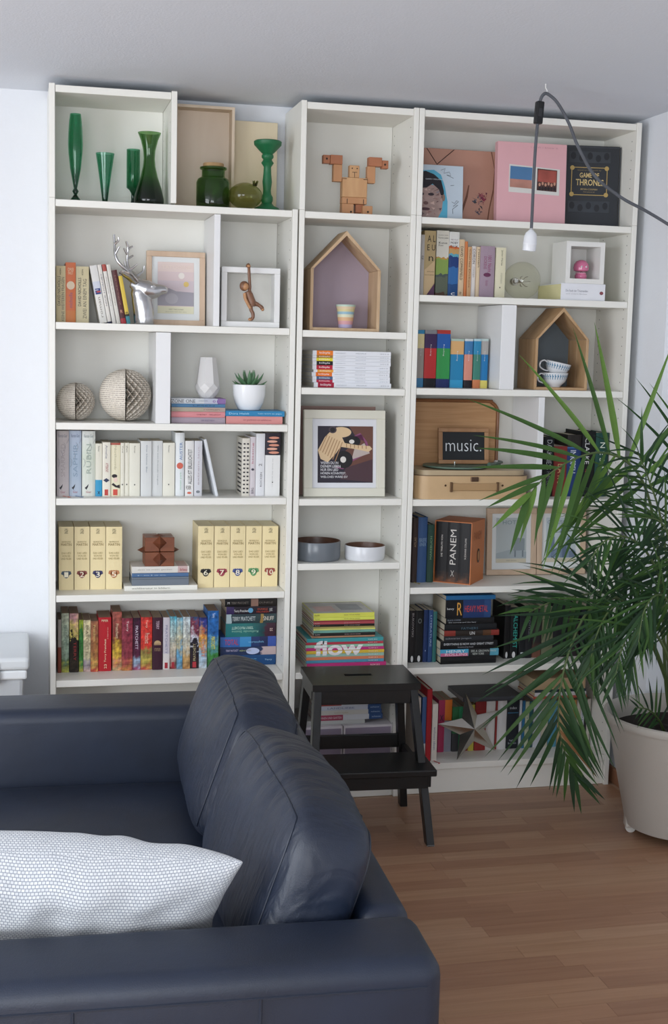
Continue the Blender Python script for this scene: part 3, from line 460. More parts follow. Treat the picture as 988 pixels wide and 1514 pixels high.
 (1.9554, 1.9851, 0.1652, [(0, '181a1c')], 'black book with white barcode sticker at its foot', [], {'bar': 1}),
]),
('R7',0.03,0.112,0.19,'slim books left of the metal star',[
 (1.2769, 1.2895, 0.2346, [(0, 'c8b8ac')], 'slim beige book behind the step stool leg', [], {}),
 (1.2945, 1.3096, 0.2364, [(0, 'd0d0d0'), (0.28, '3c5c90')], 'slim blue and white book beside the red one', [], {}),
 (1.3106, 1.3293, 0.2653, [(0, 'b02028')], 'tall slim bright red hardback', [], {'hard': 1}),
 (1.3328, 1.353, 0.2101, [(0, 'd8d0c4')], 'slim white magazine with ribbon hanging from its foot', [('wohnen ideen', 0.2, 0.6, 'd', '607090', 0, 0.4)], {'rib': 'c02830'}),
]),
('R7b',0.13,0.112,0.13,'books on the bottom shelf behind palm and star',[
 (1.3875, 1.4113, 0.1958, [(0, 'b03058')], 'raspberry pink book behind the metal star', [('x', 0.6, 0.72, 'h', '502040', 0, 0.6)], {'art': 0.05}),
 (1.4126, 1.4399, 0.1948, [(0, '8a8a98'), (0.5, '8c8c98'), (0.6, 'e07020')], 'orange and grey book behind the metal star', [], {}),
 (1.4417, 1.4665, 0.1683, [(0, '38383c'), (0.4, '2c7040')], 'dark green book behind the metal star', [], {}),
 (1.4678, 1.4821, 0.1675, [(0, '2c8858')], 'slim emerald book behind the metal star', [], {}),
 (1.4848, 1.5031, 0.1668, [(0, 'b03038')], 'slim red book behind the metal star', [], {}),
 (1.5055, 1.5265, 0.1735, [(0, 'c8b840')], 'mustard book behind the metal star', [], {}),
 (1.5288, 1.5709, 0.1901, [(0, 'a02c28'), (0.8, '8c2424')], 'thick dark red book behind the metal star', [], {}),
 (1.5733, 1.6076, 0.1987, [(0, 'd8d4d0')], 'white book right of the metal star, closer to the star', [], {'hard': 1}),
 (1.6092, 1.6156, 0.1979, [(0, '9c3430')], 'very slim red book between two white ones', [], {}),
 (1.6169, 1.6527, 0.1971, [(0, 'd6d4d4')], 'white book beside the black handbook', [], {'hard': 1}),
 (1.6543, 1.7006, 0.1955, [(0, '242830')], 'black handbook with two short white titles and blue line', [('index', 0.77, 0.82, 'h', 'c8ccd0', 0, 0.6), ('light', 0.14, 0.18, 'h', 'a8b0b8', 0, 0.5), ('boxes', 0.09, 0.13, 'h', 'a8b0b8', 0, 0.7)], {'line': '2c7098'}),
 (1.7036, 1.7129, 0.1815, [(0, 'c8ccd0')], 'very slim white book beside the black handbook', [], {}),
 (1.7143, 1.7236, 0.1811, [(0, '2c70a0')], 'very slim blue book beside the slim white one', [], {}),
 (1.725, 1.7397, 0.178, [(0, 'b8c0a0')], 'slim pale green book behind the frond', [('reise', 0.4, 0.9, 'u', '6a8a80', 0, 0.4)], {}),
 (1.7411, 1.7572, 0.1773, [(0, '2c5c60')], 'slim dark teal book behind the frond', [], {}),
 (1.7597, 1.7892, 0.1841, [(0, 'c8ccd4')], 'pale grey book behind the frond', [], {}),
 (1.7919, 1.8189, 0.1829, [(0, 'd0c8b0')], 'cream book behind the frond', [], {}),
 (1.8204, 1.8514, 0.1766, [(0, '58a0c0')], 'light blue book behind the drooping frond', [], {}),
 (1.854, 1.892, 0.1804, [(0, 'c8a878')], 'tan book behind the drooping frond tip', [], {}),
 (1.8948, 1.9125, 0.1766, [(0, 'd8d0c0')], 'slim ivory book under the flat books', [], {}),
 (1.9138, 1.9302, 0.1759, [(0, 'd09050')], 'slim orange brown book under the flat books', [], {}),
 (1.9318, 1.9466, 0.1753, [(0, 'c8c0b0')], 'slim beige book under the flat books', [], {}),
 (1.9481, 1.9629, 0.1772, [(0, 'd8dce0')], 'slim white book under the flat books', [('roman', 0.3, 0.8, 'u', '7080b0', 0, 0.3)], {}),
 (1.9642, 1.9711, 0.1794, [(0, '303034')], 'very slim black book at the shelf end', [], {}),
 (1.9722, 1.9848, 0.179, [(0, 'cfc8bc')], 'slim ivory book at the very end of the bottom shelf', [], {}),
]),
]
STACKS=[
('L6s',0.13,0.13,'lying paperbacks stacked beside the painted spines',[
 (0.583, 0.78, 0.459, 0.4955, [(0, '1c4a80')], 'blue paperback at the bottom of the stack beside the painted spines', [('PRATCHETT', 0.5, 0.65, 'u', '5aa0d0', 0, 0.35), ('Terry', 0.8, 0.93, 'u', 'a8d0f0', 0, 0.2)], {}),
 (0.5826, 0.78, 0.4959, 0.5245, [(0, '24345c'), (0.72, '26365e'), (0.75, 'c0a8a8')], 'navy paperback with white figures and a pink painted end', [('TERRY PRATCHETT', 0.1, 0.32, 'u', 'c0b8d8', 0.1, 0.25), ('wahre helden', 0.34, 0.55, 'u', 'b0c080', 0.1, 0.25)], {'art': 0.1, 'blob': ('b8c4e8', 0.58, 0.12)}),
 (0.5821, 0.78, 0.5249, 0.5607, [(0, '3868b8'), (0.35, '3a90d0'), (0.55, '2a3c70'), (0.7, '26305c'), (0.85, '3c58b0')], 'bright blue paperback with red lettering at one end of the spine', [('TOTAL', 0.08, 0.32, 'u', 'd03848', 0, 0.55), ('verteufelt', 0.5, 0.78, 'u', '80c0e8', 0, 0.2)], {}),
 (0.6004, 0.7774, 0.5611, 0.6087, [(0, '1c7478'), (0.4, '2a7a78'), (0.75, '204a50'), (0.8, '4a2838'), (1, '3a2030')], 'thick teal paperback with title printed upside down', [('TERRY PRATCHETT', 0.12, 0.55, 'd', 'c8e8d8', 0.18, 0.2), ('Rollende Steine', 0.12, 0.65, 'd', '90c8b0', -0.1, 0.16), ('22', 0.88, 0.94, 'd', 'f0d0c0', 0, 0.2)], {'art': 0.1}),
 (0.6022, 0.7792, 0.6091, 0.6423, [(0, 'a8bcc0'), (0.1, '2c4048'), (0.55, '304448'), (0.68, 'a08040'), (0.74, '34484c')], 'dark slate paperback with pale painted corner and wide silver capitals', [('TERRY PRATCHETT', 0.12, 0.58, 'u', 'd0d8d8', 0, 0.45), ('SNUFF', 0.74, 0.95, 'u', 'e0d8c8', 0, 0.45)], {'art': 0.05}),
 (0.6019, 0.7787, 0.6427, 0.6688, [(0, '3c2c60'), (0.15, '28202c'), (1, '1c1a22')], 'black and purple paperback with blue disc and orange lettering', [('Terry Pratchett', 0.15, 0.44, 'u', 'f0f0f0', -0.1, 0.42), ('DUNKLE', 0.62, 0.82, 'u', 'd85030', 0.15, 0.25), ('HALUNKEN', 0.6, 0.84, 'u', 'c84028', -0.2, 0.25), ('|E', 0.86, 0.92, 'u', 'd0d0d0', 0, 0.5)], {'blob': ('5aa8d8', 0.48, 0.05)}),
 (0.5967, 0.78, 0.6692, 0.6952, [(0, '1e1c1e'), (0.48, '201e20'), (0.5, 'a07868'), (0.64, '28221f')], 'black paperback with small portrait picture on top of the stack', [('M', 0.05, 0.09, 'u', 'f0f0f0', 0, 0.3), ('TERRY PRATCHETT', 0.12, 0.45, 'u', '8a8078', 0, 0.3), ('DUNKLE', 0.66, 0.92, 'u', '7a7068', 0, 0.25)], {}),
]),
('L5s',0.06,0.17,'flat books under the wooden puzzle',[
 (0.2449, 0.4905, 0.745, 0.7615, [(0, 'e4e2d8')], 'wide flat white book under the blue grey box', [('weltliteratur in bildern', 0.1, 0.62, 'u', '8a8a80', 0, 0.4)], {}),
]),
('L3a',0.04,0.13,'books piled below the faceted vase',[
 (0.3947, 0.574, 1.311, 1.3302, [(0, 'a2929e')], 'thin mauve book at the bottom of the pile below the faceted vase', [('SIRI HUSTVEDT', 0.55, 0.8, 'u', '706080', 0, 0.3)], {}),
 (0.3945, 0.5738, 1.3306, 1.3493, [(0, 'd8868a')], 'salmon pink book in the pile below the faceted vase', [('CHBOSKY', 0.47, 0.66, 'u', '903848', 0, 0.25), ('VIELLEICHT', 0.7, 0.92, 'u', '903848', 0, 0.25)], {}),
 (0.3944, 0.5735, 1.3497, 1.3639, [(0, 'a89c88'), (0.6, 'b0988c')], 'thin beige book in the pile below the faceted vase', [('roman', 0.6, 0.9, 'u', '7a6858', 0, 0.25)], {}),
 (0.3943, 0.5734, 1.3643, 1.3751, [(0, '4878a0')], 'thin blue book in the pile below the faceted vase', [('LESEN', 0.4, 0.8, 'u', '284868', 0, 0.35)], {}),
 (0.3941, 0.5754, 1.3755, 1.393, [(0, 'c8ccd0'), (0.6, 'b8bccc'), (0.85, '8a6aa4')], 'grey and violet book topping the pile below the faceted vase', [('ZONE ONE', 0.0, 0.44, 'u', '5a5c60', 0, 0.65), ('COLSON', 0.5, 0.66, 'u', '8a90a0', 0.1, 0.3), ('01', 0.76, 0.85, 'u', '7a40a0', 0, 0.5)], {}),
]),
('L3b',0.04,0.13,'books under the succulent pot',[
 (0.5774, 0.7694, 1.311, 1.3359, [(0, 'd88c88')], 'pink book beneath the succulent pot', [('der geschmack von apfelkernen', 0.3, 0.8, 'u', 'a85860', 0, 0.3)], {}),
 (0.5751, 0.776, 1.3363, 1.354, [(0, '2c84b8')], 'bright blue book directly under the succulent pot', [('Dora Heldt', 0.06, 0.4, 'u', 'a8d8f0', 0, 0.35), ('kein wort zu papa', 0.55, 0.95, 'u', 'a8d8f0', 0, 0.35)], {}),
]),
('M4',0.05,0.2,'white spined glossy magazines in a neat pile',[
 (0.8771, 1.1487, 1.437, 1.4535, [(0, 'e4e6ec'), (0.05, 'b01838'), (0.255, 'e2e4ea')], 'white spined glossy magazine with crimson title block, bottom of the pile', [('InStyle', 0.085, 0.22, 'u', 'f4f0f0', 0, 0.55), ('MODE BEAUTY', 0.29, 0.42, 'u', '9aa0a8', 0, 0.22), ('PEOPLE', 0.55, 0.68, 'u', '9aa0a8', 0, 0.22), ('2013', 0.86, 0.97, 'u', '9aa0a8', 0, 0.22)], {'mag': 1}),
 (0.8722, 1.1448, 1.4539, 1.463, [(0, 'e4e6ec'), (0.05, 'c02040'), (0.255, 'e2e4ea')], 'white spined glossy magazine with dark red title block, second from the bottom', [('InStyle', 0.085, 0.22, 'u', 'f4f0f0', 0, 0.55), ('MODE BEAUTY', 0.29, 0.42, 'u', '9aa0a8', 0, 0.22), ('PEOPLE', 0.55, 0.68, 'u', '9aa0a8', 0, 0.22), ('2013', 0.86, 0.97, 'u', '9aa0a8', 0, 0.22)], {'mag': 1}),
 (0.872, 1.1444, 1.4634, 1.4741, [(0, 'e4e6ec'), (0.05, '486088'), (0.255, 'e2e4ea')], 'white spined glossy magazine with slate blue title block', [('InStyle', 0.085, 0.22, 'u', 'f4f0f0', 0, 0.55), ('MODE BEAUTY', 0.29, 0.42, 'u', '9aa0a8', 0, 0.22), ('PEOPLE', 0.55, 0.68, 'u', '9aa0a8', 0, 0.22), ('2013', 0.86, 0.97, 'u', '9aa0a8', 0, 0.22)], {'mag': 1}),
 (0.8693, 1.1428, 1.4745, 1.4878, [(0, 'e4e6ec'), (0.05, 'f07018'), (0.255, 'e2e4ea')], 'white spined glossy magazine with deep orange title block, above the slate blue one', [('InStyle', 0.085, 0.22, 'u', 'f4f0f0', 0, 0.55), ('MODE BEAUTY', 0.29, 0.42, 'u', '9aa0a8', 0, 0.22), ('PEOPLE', 0.55, 0.68, 'u', '9aa0a8', 0, 0.22), ('2013', 0.86, 0.97, 'u', '9aa0a8', 0, 0.22)], {'mag': 1}),
 (0.8738, 1.1425, 1.4882, 1.497, [(0, 'e4e6ec'), (0.05, 'f0a030'), (0.255, 'e2e4ea')], 'white spined glossy magazine with amber title block', [('InStyle', 0.085, 0.22, 'u', 'f4f0f0', 0, 0.55), ('MODE BEAUTY', 0.29, 0.42, 'u', '9aa0a8', 0, 0.22), ('PEOPLE', 0.55, 0.68, 'u', '9aa0a8', 0, 0.22), ('2013', 0.86, 0.97, 'u', '9aa0a8', 0, 0.22)], {'mag': 1}),
 (0.8711, 1.1432, 1.4974, 1.5119, [(0, 'e4e6ec'), (0.05, 'c82038'), (0.255, 'e2e4ea')], 'white spined glossy magazine with red title block, below the black one', [('InStyle', 0.085, 0.22, 'u', 'f4f0f0', 0, 0.55), ('MODE BEAUTY', 0.29, 0.42, 'u', '9aa0a8', 0, 0.22), ('PEOPLE', 0.55, 0.68, 'u', '9aa0a8', 0, 0.22), ('2013', 0.86, 0.97, 'u', '9aa0a8', 0, 0.22)], {'mag': 1}),
 (0.8708, 1.1452, 1.5123, 1.5256, [(0, 'e4e6ec'), (0.05, '201c20'), (0.255, 'e2e4ea')], 'white spined glossy magazine with black title block', [('InStyle', 0.085, 0.22, 'u', 'f4f0f0', 0, 0.55), ('MODE BEAUTY', 0.29, 0.42, 'u', '9aa0a8', 0, 0.22), ('PEOPLE', 0.55, 0.68, 'u', '9aa0a8', 0, 0.22), ('2013', 0.86, 0.97, 'u', '9aa0a8', 0, 0.22)], {'mag': 1}),
 (0.8705, 1.1449, 1.526, 1.5364, [(0, 'e4e6ec'), (0.05, 'e8d820'), (0.255, 'e2e4ea')], 'white spined glossy magazine with yellow title block', [('InStyle', 0.085, 0.22, 'u', 'f4f0f0', 0, 0.55), ('MODE BEAUTY', 0.29, 0.42, 'u', '9aa0a8', 0, 0.22), ('PEOPLE', 0.55, 0.68, 'u', '9aa0a8', 0, 0.22), ('2013', 0.86, 0.97, 'u', '9aa0a8', 0, 0.22)], {'mag': 1}),
 (0.8703, 1.1446, 1.5368, 1.545, [(0, 'e4e6ec'), (0.05, 'b07a30'), (0.255, 'e2e4ea')], 'white spined glossy magazine with ochre title block', [('InStyle', 0.085, 0.22, 'u', 'f4f0f0', 0, 0.55), ('MODE BEAUTY', 0.29, 0.42, 'u', '9aa0a8', 0, 0.22), ('PEOPLE', 0.55, 0.68, 'u', '9aa0a8', 0, 0.22), ('2013', 0.86, 0.97, 'u', '9aa0a8', 0, 0.22)], {'mag': 1}),
 (0.87, 1.1441, 1.5454, 1.561, [(0, 'e4e6ec'), (0.05, 'f07818'), (0.255, 'e2e4ea')], 'white spined glossy magazine with orange title block, topmost of its pile', [('InStyle', 0.085, 0.22, 'u', 'f4f0f0', 0, 0.55), ('MODE BEAUTY', 0.29, 0.42, 'u', '9aa0a8', 0, 0.22), ('PEOPLE', 0.55, 0.68, 'u', '9aa0a8', 0, 0.22), ('2013', 0.86, 0.97, 'u', '9aa0a8', 0, 0.22)], {'mag': 1}),
]),
('M6a',0.05,0.22,'magazines with white letters across their spines',[
 (0.8748, 1.1605, 0.459, 0.4776, [(0, 'c8307a')], 'magenta spined magazine in the thick pile with white letters across its spines', [('FLOW 2012', 0.8, 0.92, 'u', 'f0e8e0', 0, 0.3)], {'mag': 1}),
 (0.8721, 1.1528, 0.478, 0.4887, [(0, '4a90b0')], 'sky blue spined magazine in the thick pile with white letters across its spines', [('FLOW 2013', 0.8, 0.92, 'u', 'f0e8e0', 0, 0.3)], {'mag': 1}),
 (0.8719, 1.1525, 0.4891, 0.4996, [(0, 'd87850')], 'terracotta spined magazine in the thick pile with white letters across its spines', [('FLOW 2014', 0.8, 0.92, 'u', 'f0e8e0', 0, 0.3)], {'mag': 1}),
 (0.8716, 1.1521, 0.5, 0.5117, [(0, '90b8a8')], 'pale sage spined magazine in the thick pile with white letters across its spines', [('FLOW 2015', 0.8, 0.92, 'u', 'f0e8e0', 0, 0.3)], {'mag': 1}),
 (0.8714, 1.1518, 0.5121, 0.5226, [(0, 'd8b030')], 'mustard yellow spined magazine in the thick pile with white letters across its spines', [('FLOW 2012', 0.8, 0.92, 'u', 'f0e8e0', 0, 0.3)], {'mag': 1}),
 (0.8711, 1.1514, 0.523, 0.5334, [(0, 'c83080')], 'hot pink spined magazine in the thick pile with white letters across its spines', [('FLOW 2013', 0.8, 0.92, 'u', 'f0e8e0', 0, 0.3)], {'mag': 1}),
 (0.8685, 1.1487, 0.5338, 0.5432, [(0, '8ac0a0')], 'mint spined magazine in the thick pile with white letters across its spines', [('FLOW 2014', 0.8, 0.92, 'u', 'f0e8e0', 0, 0.3)], {'mag': 1}),
 (0.8707, 1.1484, 0.5436, 0.5528, [(0, 'c03848')], 'raspberry red spined magazine in the thick pile with white letters across its spines', [('FLOW 2015', 0.8, 0.92, 'u', 'f0e8e0', 0, 0.3)], {'mag': 1}),
 (0.8728, 1.148, 0.5532, 0.566, [(0, '3a9aa0')], 'turquoise spined magazine in the thick pile with white letters across its spines', [('FLOW 2012', 0.8, 0.92, 'u', 'f0e8e0', 0, 0.3)], {'mag': 1}),
]),
('M6b',0.06,0.2,'thin magazines piled above the white letters',[
 (0.8917, 1.1184, 0.5671, 0.5724, [(0, 'b88060')], 'tan spined thin magazine in the upper pile above the white letters', [('FLOW', 0.02, 0.1, 'u', '6a6030', 0, 0.4), ('BOEK VOOR PAPIER', 0.5, 0.76, 'u', '8a8040', 0, 0.3)], {'mag': 1}),
 (0.8986, 1.1205, 0.5728, 0.5831, [(0, '282624')], 'black, lower of two, spined thin magazine in the upper pile above the white letters', [('FLOW', 0.02, 0.1, 'u', 'c8c0b8', 0, 0.4), ('BOEK VOOR PAPIER', 0.5, 0.76, 'u', 'b8a0a0', 0, 0.3)], {'mag': 1}),
 (0.8984, 1.1203, 0.5835, 0.5928, [(0, '70a898')], 'pale teal spined thin magazine in the upper pile above the white letters', [('FLOW', 0.02, 0.1, 'u', '6a6030', 0, 0.4), ('BOEK VOOR PAPIER', 0.5, 0.76, 'u', '8a8040', 0, 0.3)], {'mag': 1}),
 (0.8983, 1.1201, 0.5932, 0.5988, [(0, 'd8d868')], 'lemon spined thin magazine in the upper pile above the white letters', [('FLOW', 0.02, 0.1, 'u', '6a6030', 0, 0.4), ('BOEK VOOR PAPIER', 0.5, 0.76, 'u', '8a8040', 0, 0.3)], {'mag': 1}),
 (0.8981, 1.1174, 0.5992, 0.6049, [(0, 'a89a50')], 'olive spined thin magazine in the upper pile above the white letters', [('FLOW', 0.02, 0.1, 'u', '6a6030', 0, 0.4), ('BOEK VOOR PAPIER', 0.5, 0.76, 'u', '8a8040', 0, 0.3)], {'mag': 1}),
 (0.898, 1.1172, 0.6053, 0.6133, [(0, '28221e')], 'black, upper of two, spined thin magazine in the upper pile above the white letters', [('FLOW', 0.02, 0.1, 'u', 'c8c0b8', 0, 0.4), ('BOEK VOOR PAPIER', 0.5, 0.76, 'u', 'b8a0a0', 0, 0.3)], {'mag': 1}),
 (0.8978, 1.1169, 0.6137, 0.6218, [(0, 'b84a50')], 'coral spined thin magazine in the upper pile above the white letters', [('FLOW', 0.02, 0.1, 'u', 'c8c0b8', 0, 0.4), ('BOEK VOOR PAPIER', 0.5, 0.76, 'u', 'b8a0a0', 0, 0.3)], {'mag': 1}),
 (0.8976, 1.1168, 0.6222, 0.6278, [(0, 'a03c40')], 'brick red spined thin magazine in the upper pile above the white letters', [('FLOW', 0.02, 0.1, 'u', '6a6030', 0, 0.4), ('BOEK VOOR PAPIER', 0.5, 0.76, 'u', '8a8040', 0, 0.3)], {'mag': 1}),
 (0.8974, 1.1164, 0.6282, 0.6386, [(0, 'd8dc50')], 'lime yellow spined thin magazine in the upper pile above the white letters', [('FLOW', 0.02, 0.1, 'u', '6a6030', 0, 0.4), ('BOEK VOOR PAPIER', 0.5, 0.76, 'u', '8a8040', 0, 0.3)], {'mag': 1}),
 (0.897, 1.116, 0.639, 0.6531, [(0, 'd4d44c')], 'pale yellow topmost spined thin magazine in the upper pile above the white letters', [('FLOW', 0.02, 0.1, 'u', '6a6030', 0, 0.4), ('BOEK VOOR PAPIER', 0.5, 0.76, 'u', '8a8040', 0, 0.3)], {'mag': 1}),
]),
('R6s',0.04,0.15,'dark books stacked flat',[
 (1.3604, 1.568, 0.462, 0.4894, [(0, '161618')], 'black hardback at the bottom of the dark stack', [], {'hard': 1}),
 (1.3582, 1.5772, 0.4898, 0.5153, [(0, '40a0c8'), (0.48, '202428'), (0.52, '282a2c'), (0.85, '50a0b8')], 'paperback with blue and pink stripes behind bold white capitals', [('HENRY', 0.1, 0.42, 'u', 'e8f0f0', 0.22, 0.36), ('ROLLINS', 0.08, 0.46, 'u', 'e8d0d8', -0.22, 0.36), ('SEE A GROWN MAN', 0.52, 0.95, 'u', 'c0c8c0', 0.2, 0.3), ('NEW YORK', 0.55, 0.75, 'u', 'c0c8c0', -0.2, 0.3)], {'pink': 1}),
 (1.3571, 1.5708, 0.5157, 0.5449, [(0, '131416')], 'black paperback with two lines of white capitals', [('EVERYTHING IS NOW AND GREAT STREET', 0.06, 0.93, 'u', 'd8dce0', 0.15, 0.26), ('foreword by frank', 0.3, 0.58, 'u', 'a8a8b0', -0.25, 0.2)], {}),
 (1.369, 1.5545, 0.5453, 0.5647, [(0, '282a2e')], 'charcoal paperback with thin grey title', [('schwarze jungen', 0.03, 0.55, 'u', '8a8c94', 0, 0.4)], {}),
 (1.3683, 1.5742, 0.5651, 0.5841, [(0, '8c3028'), (0.2, '2c2420'), (0.7, '5a3820'), (0.85, '903028')], 'dark paperback with red ends', [('UN', 0.46, 0.55, 'u', 'e0e0e0', 0, 0.6)], {}),
 (1.37, 1.5656, 0.5845, 0.6063, [(0, '1c1e22')], 'black paperback with pale blue capitals', [('FATHERS', 0.32, 0.64, 'u', '4a6878', -0.2, 0.4)], {}),
 (1.3742, 1.5544, 0.6067, 0.6285, [(0, '18191b')], 'black paperback with two rows of tiny white print', [('BLACK COFFEE', 0.03, 0.3, 'u', '8890a0', 0.2, 0.25), ('the sorrow and the fury', 0.05, 0.62, 'u', 'c0c4c8', -0.2, 0.22)], {}),
 (1.3718, 1.5414, 0.6289, 0.6947, [(0, '14161c'), (0.35, '14161c'), (0.38, '20386c'), (0.85, '28487c')], 'thick dark paperback with red title on blue', [('HEAVY METAL', 0.42, 0.93, 'u', 'd84038', 0, 0.35), ('R', 0.25, 0.36, 'u', 'd89838', 0, 0.7), ('henry', 0.03, 0.18, 'u', 'd8d8d8', 0, 0.15)], {}),
 (1.3712, 1.5561, 0.6951, 0.7104, [(0, '2468a0')], 'flat blue paperback topping the dark stack', [], {}),
]),
]

PAGE={'L6':'a68c74','L6s':'b8a48c','L5a':'e4d8b4','L5b':'e4d8b4','R7b':'a08f78','R6s':'c0b49c'}
def book(name,label,group,w_,H,d,stops,texts,op,page,loc,rot=None,cat='book'):
    hard=op.get('hard',0); mag=op.get('mag',0)
    t=min(.0026 if hard else .0011,w_*.18); e=min(.005,w_*.16) if hard else min(.0016,w_*.1)
    if mag: e=.0004
    poly=[(0,d),(0,e),(w_*.2,e*.3),(w_*.5,0),(w_*.8,e*.3),(w_,e),(w_,d),(w_-t,d),(w_-t,e+t),(t,e+t),(t,d)]
    n=len(poly); V=[(p[0],p[1],z) for z in(0,H) for p in poly]
    L6=[(0,1,9,10),(1,2,3,4,5,8,9),(5,6,7,8)]
    F=[tuple(reversed(q)) for q in L6]+[tuple(i+n for i in q) for q in L6]+[(i,(i+1)%n,(i+1)%n+n,i+n) for i in range(n)]
    g=MB(); g.add(V,F); o=g.build(name,spine(stops,op.get('art',0),.45 if hard else .32),bevel=0)
    o.location=loc
    if rot: o.rotation_euler=rot
    tag(o,label,cat,group)
    ins=.003 if hard else .0006
    MB().box(t+.0002,w_-t-.0002,e+t+.0003,d-ins,ins,H-ins).build('pages',mat(page,.85,nz=.08),o)
    y=-.0003
    for (s,f0,f1,dr,col,xo,hf) in texts:
        zc=(f0+f1)/2*H; 
        if dr=='h': text(s,o,col,hf*w_,(f1-f0)*H,(w_/2+xo*w_,y-.0004,zc),'h','spine_lettering')
        else: text(s,o,col,(f1-f0)*H,hf*w_,(w_/2+xo*w_,y-.0004,zc),dr,'spine_lettering')
    def rect(nm,c,a,b,z0,z1,yy=y): return MB().box(a*w_,b*w_,yy-.0004,e+.001,z0*H,z1*H).build(nm,mat(c,.5),o)
    if 'blk' in op: rect('publisher_block',op['blk'],.28,.72,.02,.13); 
    if 'blob' in op:
        c,zz,rz=op['blob']; disc(o,'spine_emblem',mat(c,.5),(w_/2,zz*H),min(w_*.4,max(rz*H,w_*.25)),rz*H,y)
    if 'emb' in op:
        c,zz=op['emb']; mm=mat(c,.4)
        flat(o,'spine_emblem',mm,[(w_/2+w_*.36*math.cos(a*math.pi/8),zz*H+.012*math.sin(a*math.pi/8)) for a in range(9)],y)
        flat(o,'spine_emblem',mm,[(w_*.14,zz*H-.004),(w_*.86,zz*H-.004),(w_*.86,zz*H-.0015),(w_*.14,zz*H-.0015)],y)
    if 'crest' in op:
        c=mat(op['crest'],.5); r=w_*.2; zz=.245*H
        disc(o,'crest',c,(w_/2,zz),r,r*1.25,y)
        for sx in(-1,1):
            flat(o,'crest_wing',c,[(w_/2+sx*r*.8,zz-r*.3),(w_/2+sx*r*1.75,zz+r*.2),(w_/2+sx*r*1.5,zz+r*1.1),(w_/2+sx*r*.5,zz+r*1.3)],y)
        for c2 in o.children:
            if c2.name.startswith('spine_lettering') and abs(c2.location.z-zz)<.003: c2.location.y-=.0006
    if 'dia' in op: flat(o,'spine_mark',mat(op['dia']),[(w_*.1,.3*H),(w_*.5,.34*H),(w_*.9,.3*H),(w_*.5,.26*H)],y)
    if 'dot' in op: disc(o,'spine_mark',mat(op['dot']),(w_/2,.22*H),min(.002,w_*.2),.0025,y,8)
    if 'tri' in op: flat(o,'spine_picture',mat(op['tri']),[(w_*.3,.005),(w_*.98,.005),(w_*.98,.2*H)],y); flat(o,'spine_picture',mat('d8b888'),[(w_*.05,.4*H),(w_*.95,.55*H),(w_*.95,.22*H),(w_*.28,.01*H),(w_*.05,.01*H)],y+.0002)
    if 'bird' in op:
        flat(o,'bird',mat('2c2c34'),[(w_*.2,.13*H),(w_*.32,.15*H),(w_*.5,.19*H),(w_*.44,.14*H),(w_*.38,.125*H),(w_*.34,.1*H)],y)
        g=MB()
        for k in range(7):
            a=Vector((w_*(.1+.12*k),y,H*(.45+.06*k))); b=a+Vector((w_*.14*(-1)**k,0,H*.07)); g.tube([a,(a+b)/2+Vector((.002,0,.002)),b],.0004,4)
        g.build('branch_drawing',mat('8a8a92'),o)
    if 'fig' in op:
        bk=mat('241c20'); disc(o,'figure_print',bk,(w_*.42,.38*H),w_*.27,.035*H,y); disc(o,'figure_print',mat('e8c8b8'),(w_*.52,.31*H),w_*.2,.045*H,y-.0001)
        flat(o,'figure_print',bk,[(w_*.12,.22*H),(w_*.3,.25*H),(w_*.62,.2*H),(w_*.92,.22*H),(w_*.96,.15*H),(w_*.5,.17*H)],y-.0002)
    if 'dots' in op:
        g=MB()
        for k in range(13): g.box(w_*.15,w_*.4,y-.0004,0,H*(.05+.07*k),H*(.075+.07*k)); g.box(w_*.6,w_*.85,y-.0004,0,H*(.05+.07*k),H*(.075+.07*k))
        for k in range(12): g.box(-.0004,.0002,.02,.09,H*(.05+.075*k),H*(.08+.075*k))
        g.build('printed_marks',mat('24222a'),o)
    if 'hands' in op:
        for k in range(5): disc(o,'spine_picture',mat(['d88a70','e0a088'][k%2]),(w_*(.5+.06*(-1)**k),H*(.69+.058*k)),w_*.36,H*.02,y,10)
    if 'pink' in op: MB().box(w_*.54,w_-.0005,y-.0002,e+.001,.0008,.47*H).build('pink_stripe',mat('c86088',.4),o)
    if 'pen' in op:
        disc(o,'publisher_mark',mat('e0e0e0'),(w_*.5,.07*H),w_*.2,.012,y,10)
    if 'bar' in op:
        rect('sticker',  'd8dce0',.15,.85,.05,.3,y)
        for k in range(5): MB().box(w_*(.25+.11*k),w_*(.3+.11*k),y-.0007,0,.1*H,.25*H).build('barcode_bar',mat('202428'),o)
    if 'flag' in op: rect('printed_flag','2c3c80',.15,.85,.5,.6); rect('printed_flag','c04848',.3,.85,.53,.555,y-.0004); rect('printed_flag','dcdce4',.15,.6,.57,.58,y-.0004)
    if 'line' in op: rect('printed_line',op['line'],.05,.95,.69,.705)
    if 'rib' in op:
        g=MB(); P=cat_rom([(w_*.5,.03,.004),(w_*.55,0,.0016),(w_*.8,-.015,.0012),(w_*1.1,-.026,.0012),(w_*.9,-.034,.0012)],5)
        for a,b in zip(P,P[1:]): 
            n_=len(g.v); g.v+=[tuple(a+Vector((-.003,0,0))),tuple(a+Vector((.003,0,0))),tuple(b+Vector((.003,0,0))),tuple(b+Vector((-.003,0,0)))]; g.f.append((n_,n_+1,n_+2,n_+3))
        r_=g.build('ribbon',mat(op['rib'],.5),o); sm=r_.modifiers.new('s','SOLIDIFY'); sm.thickness=.0004
    return o
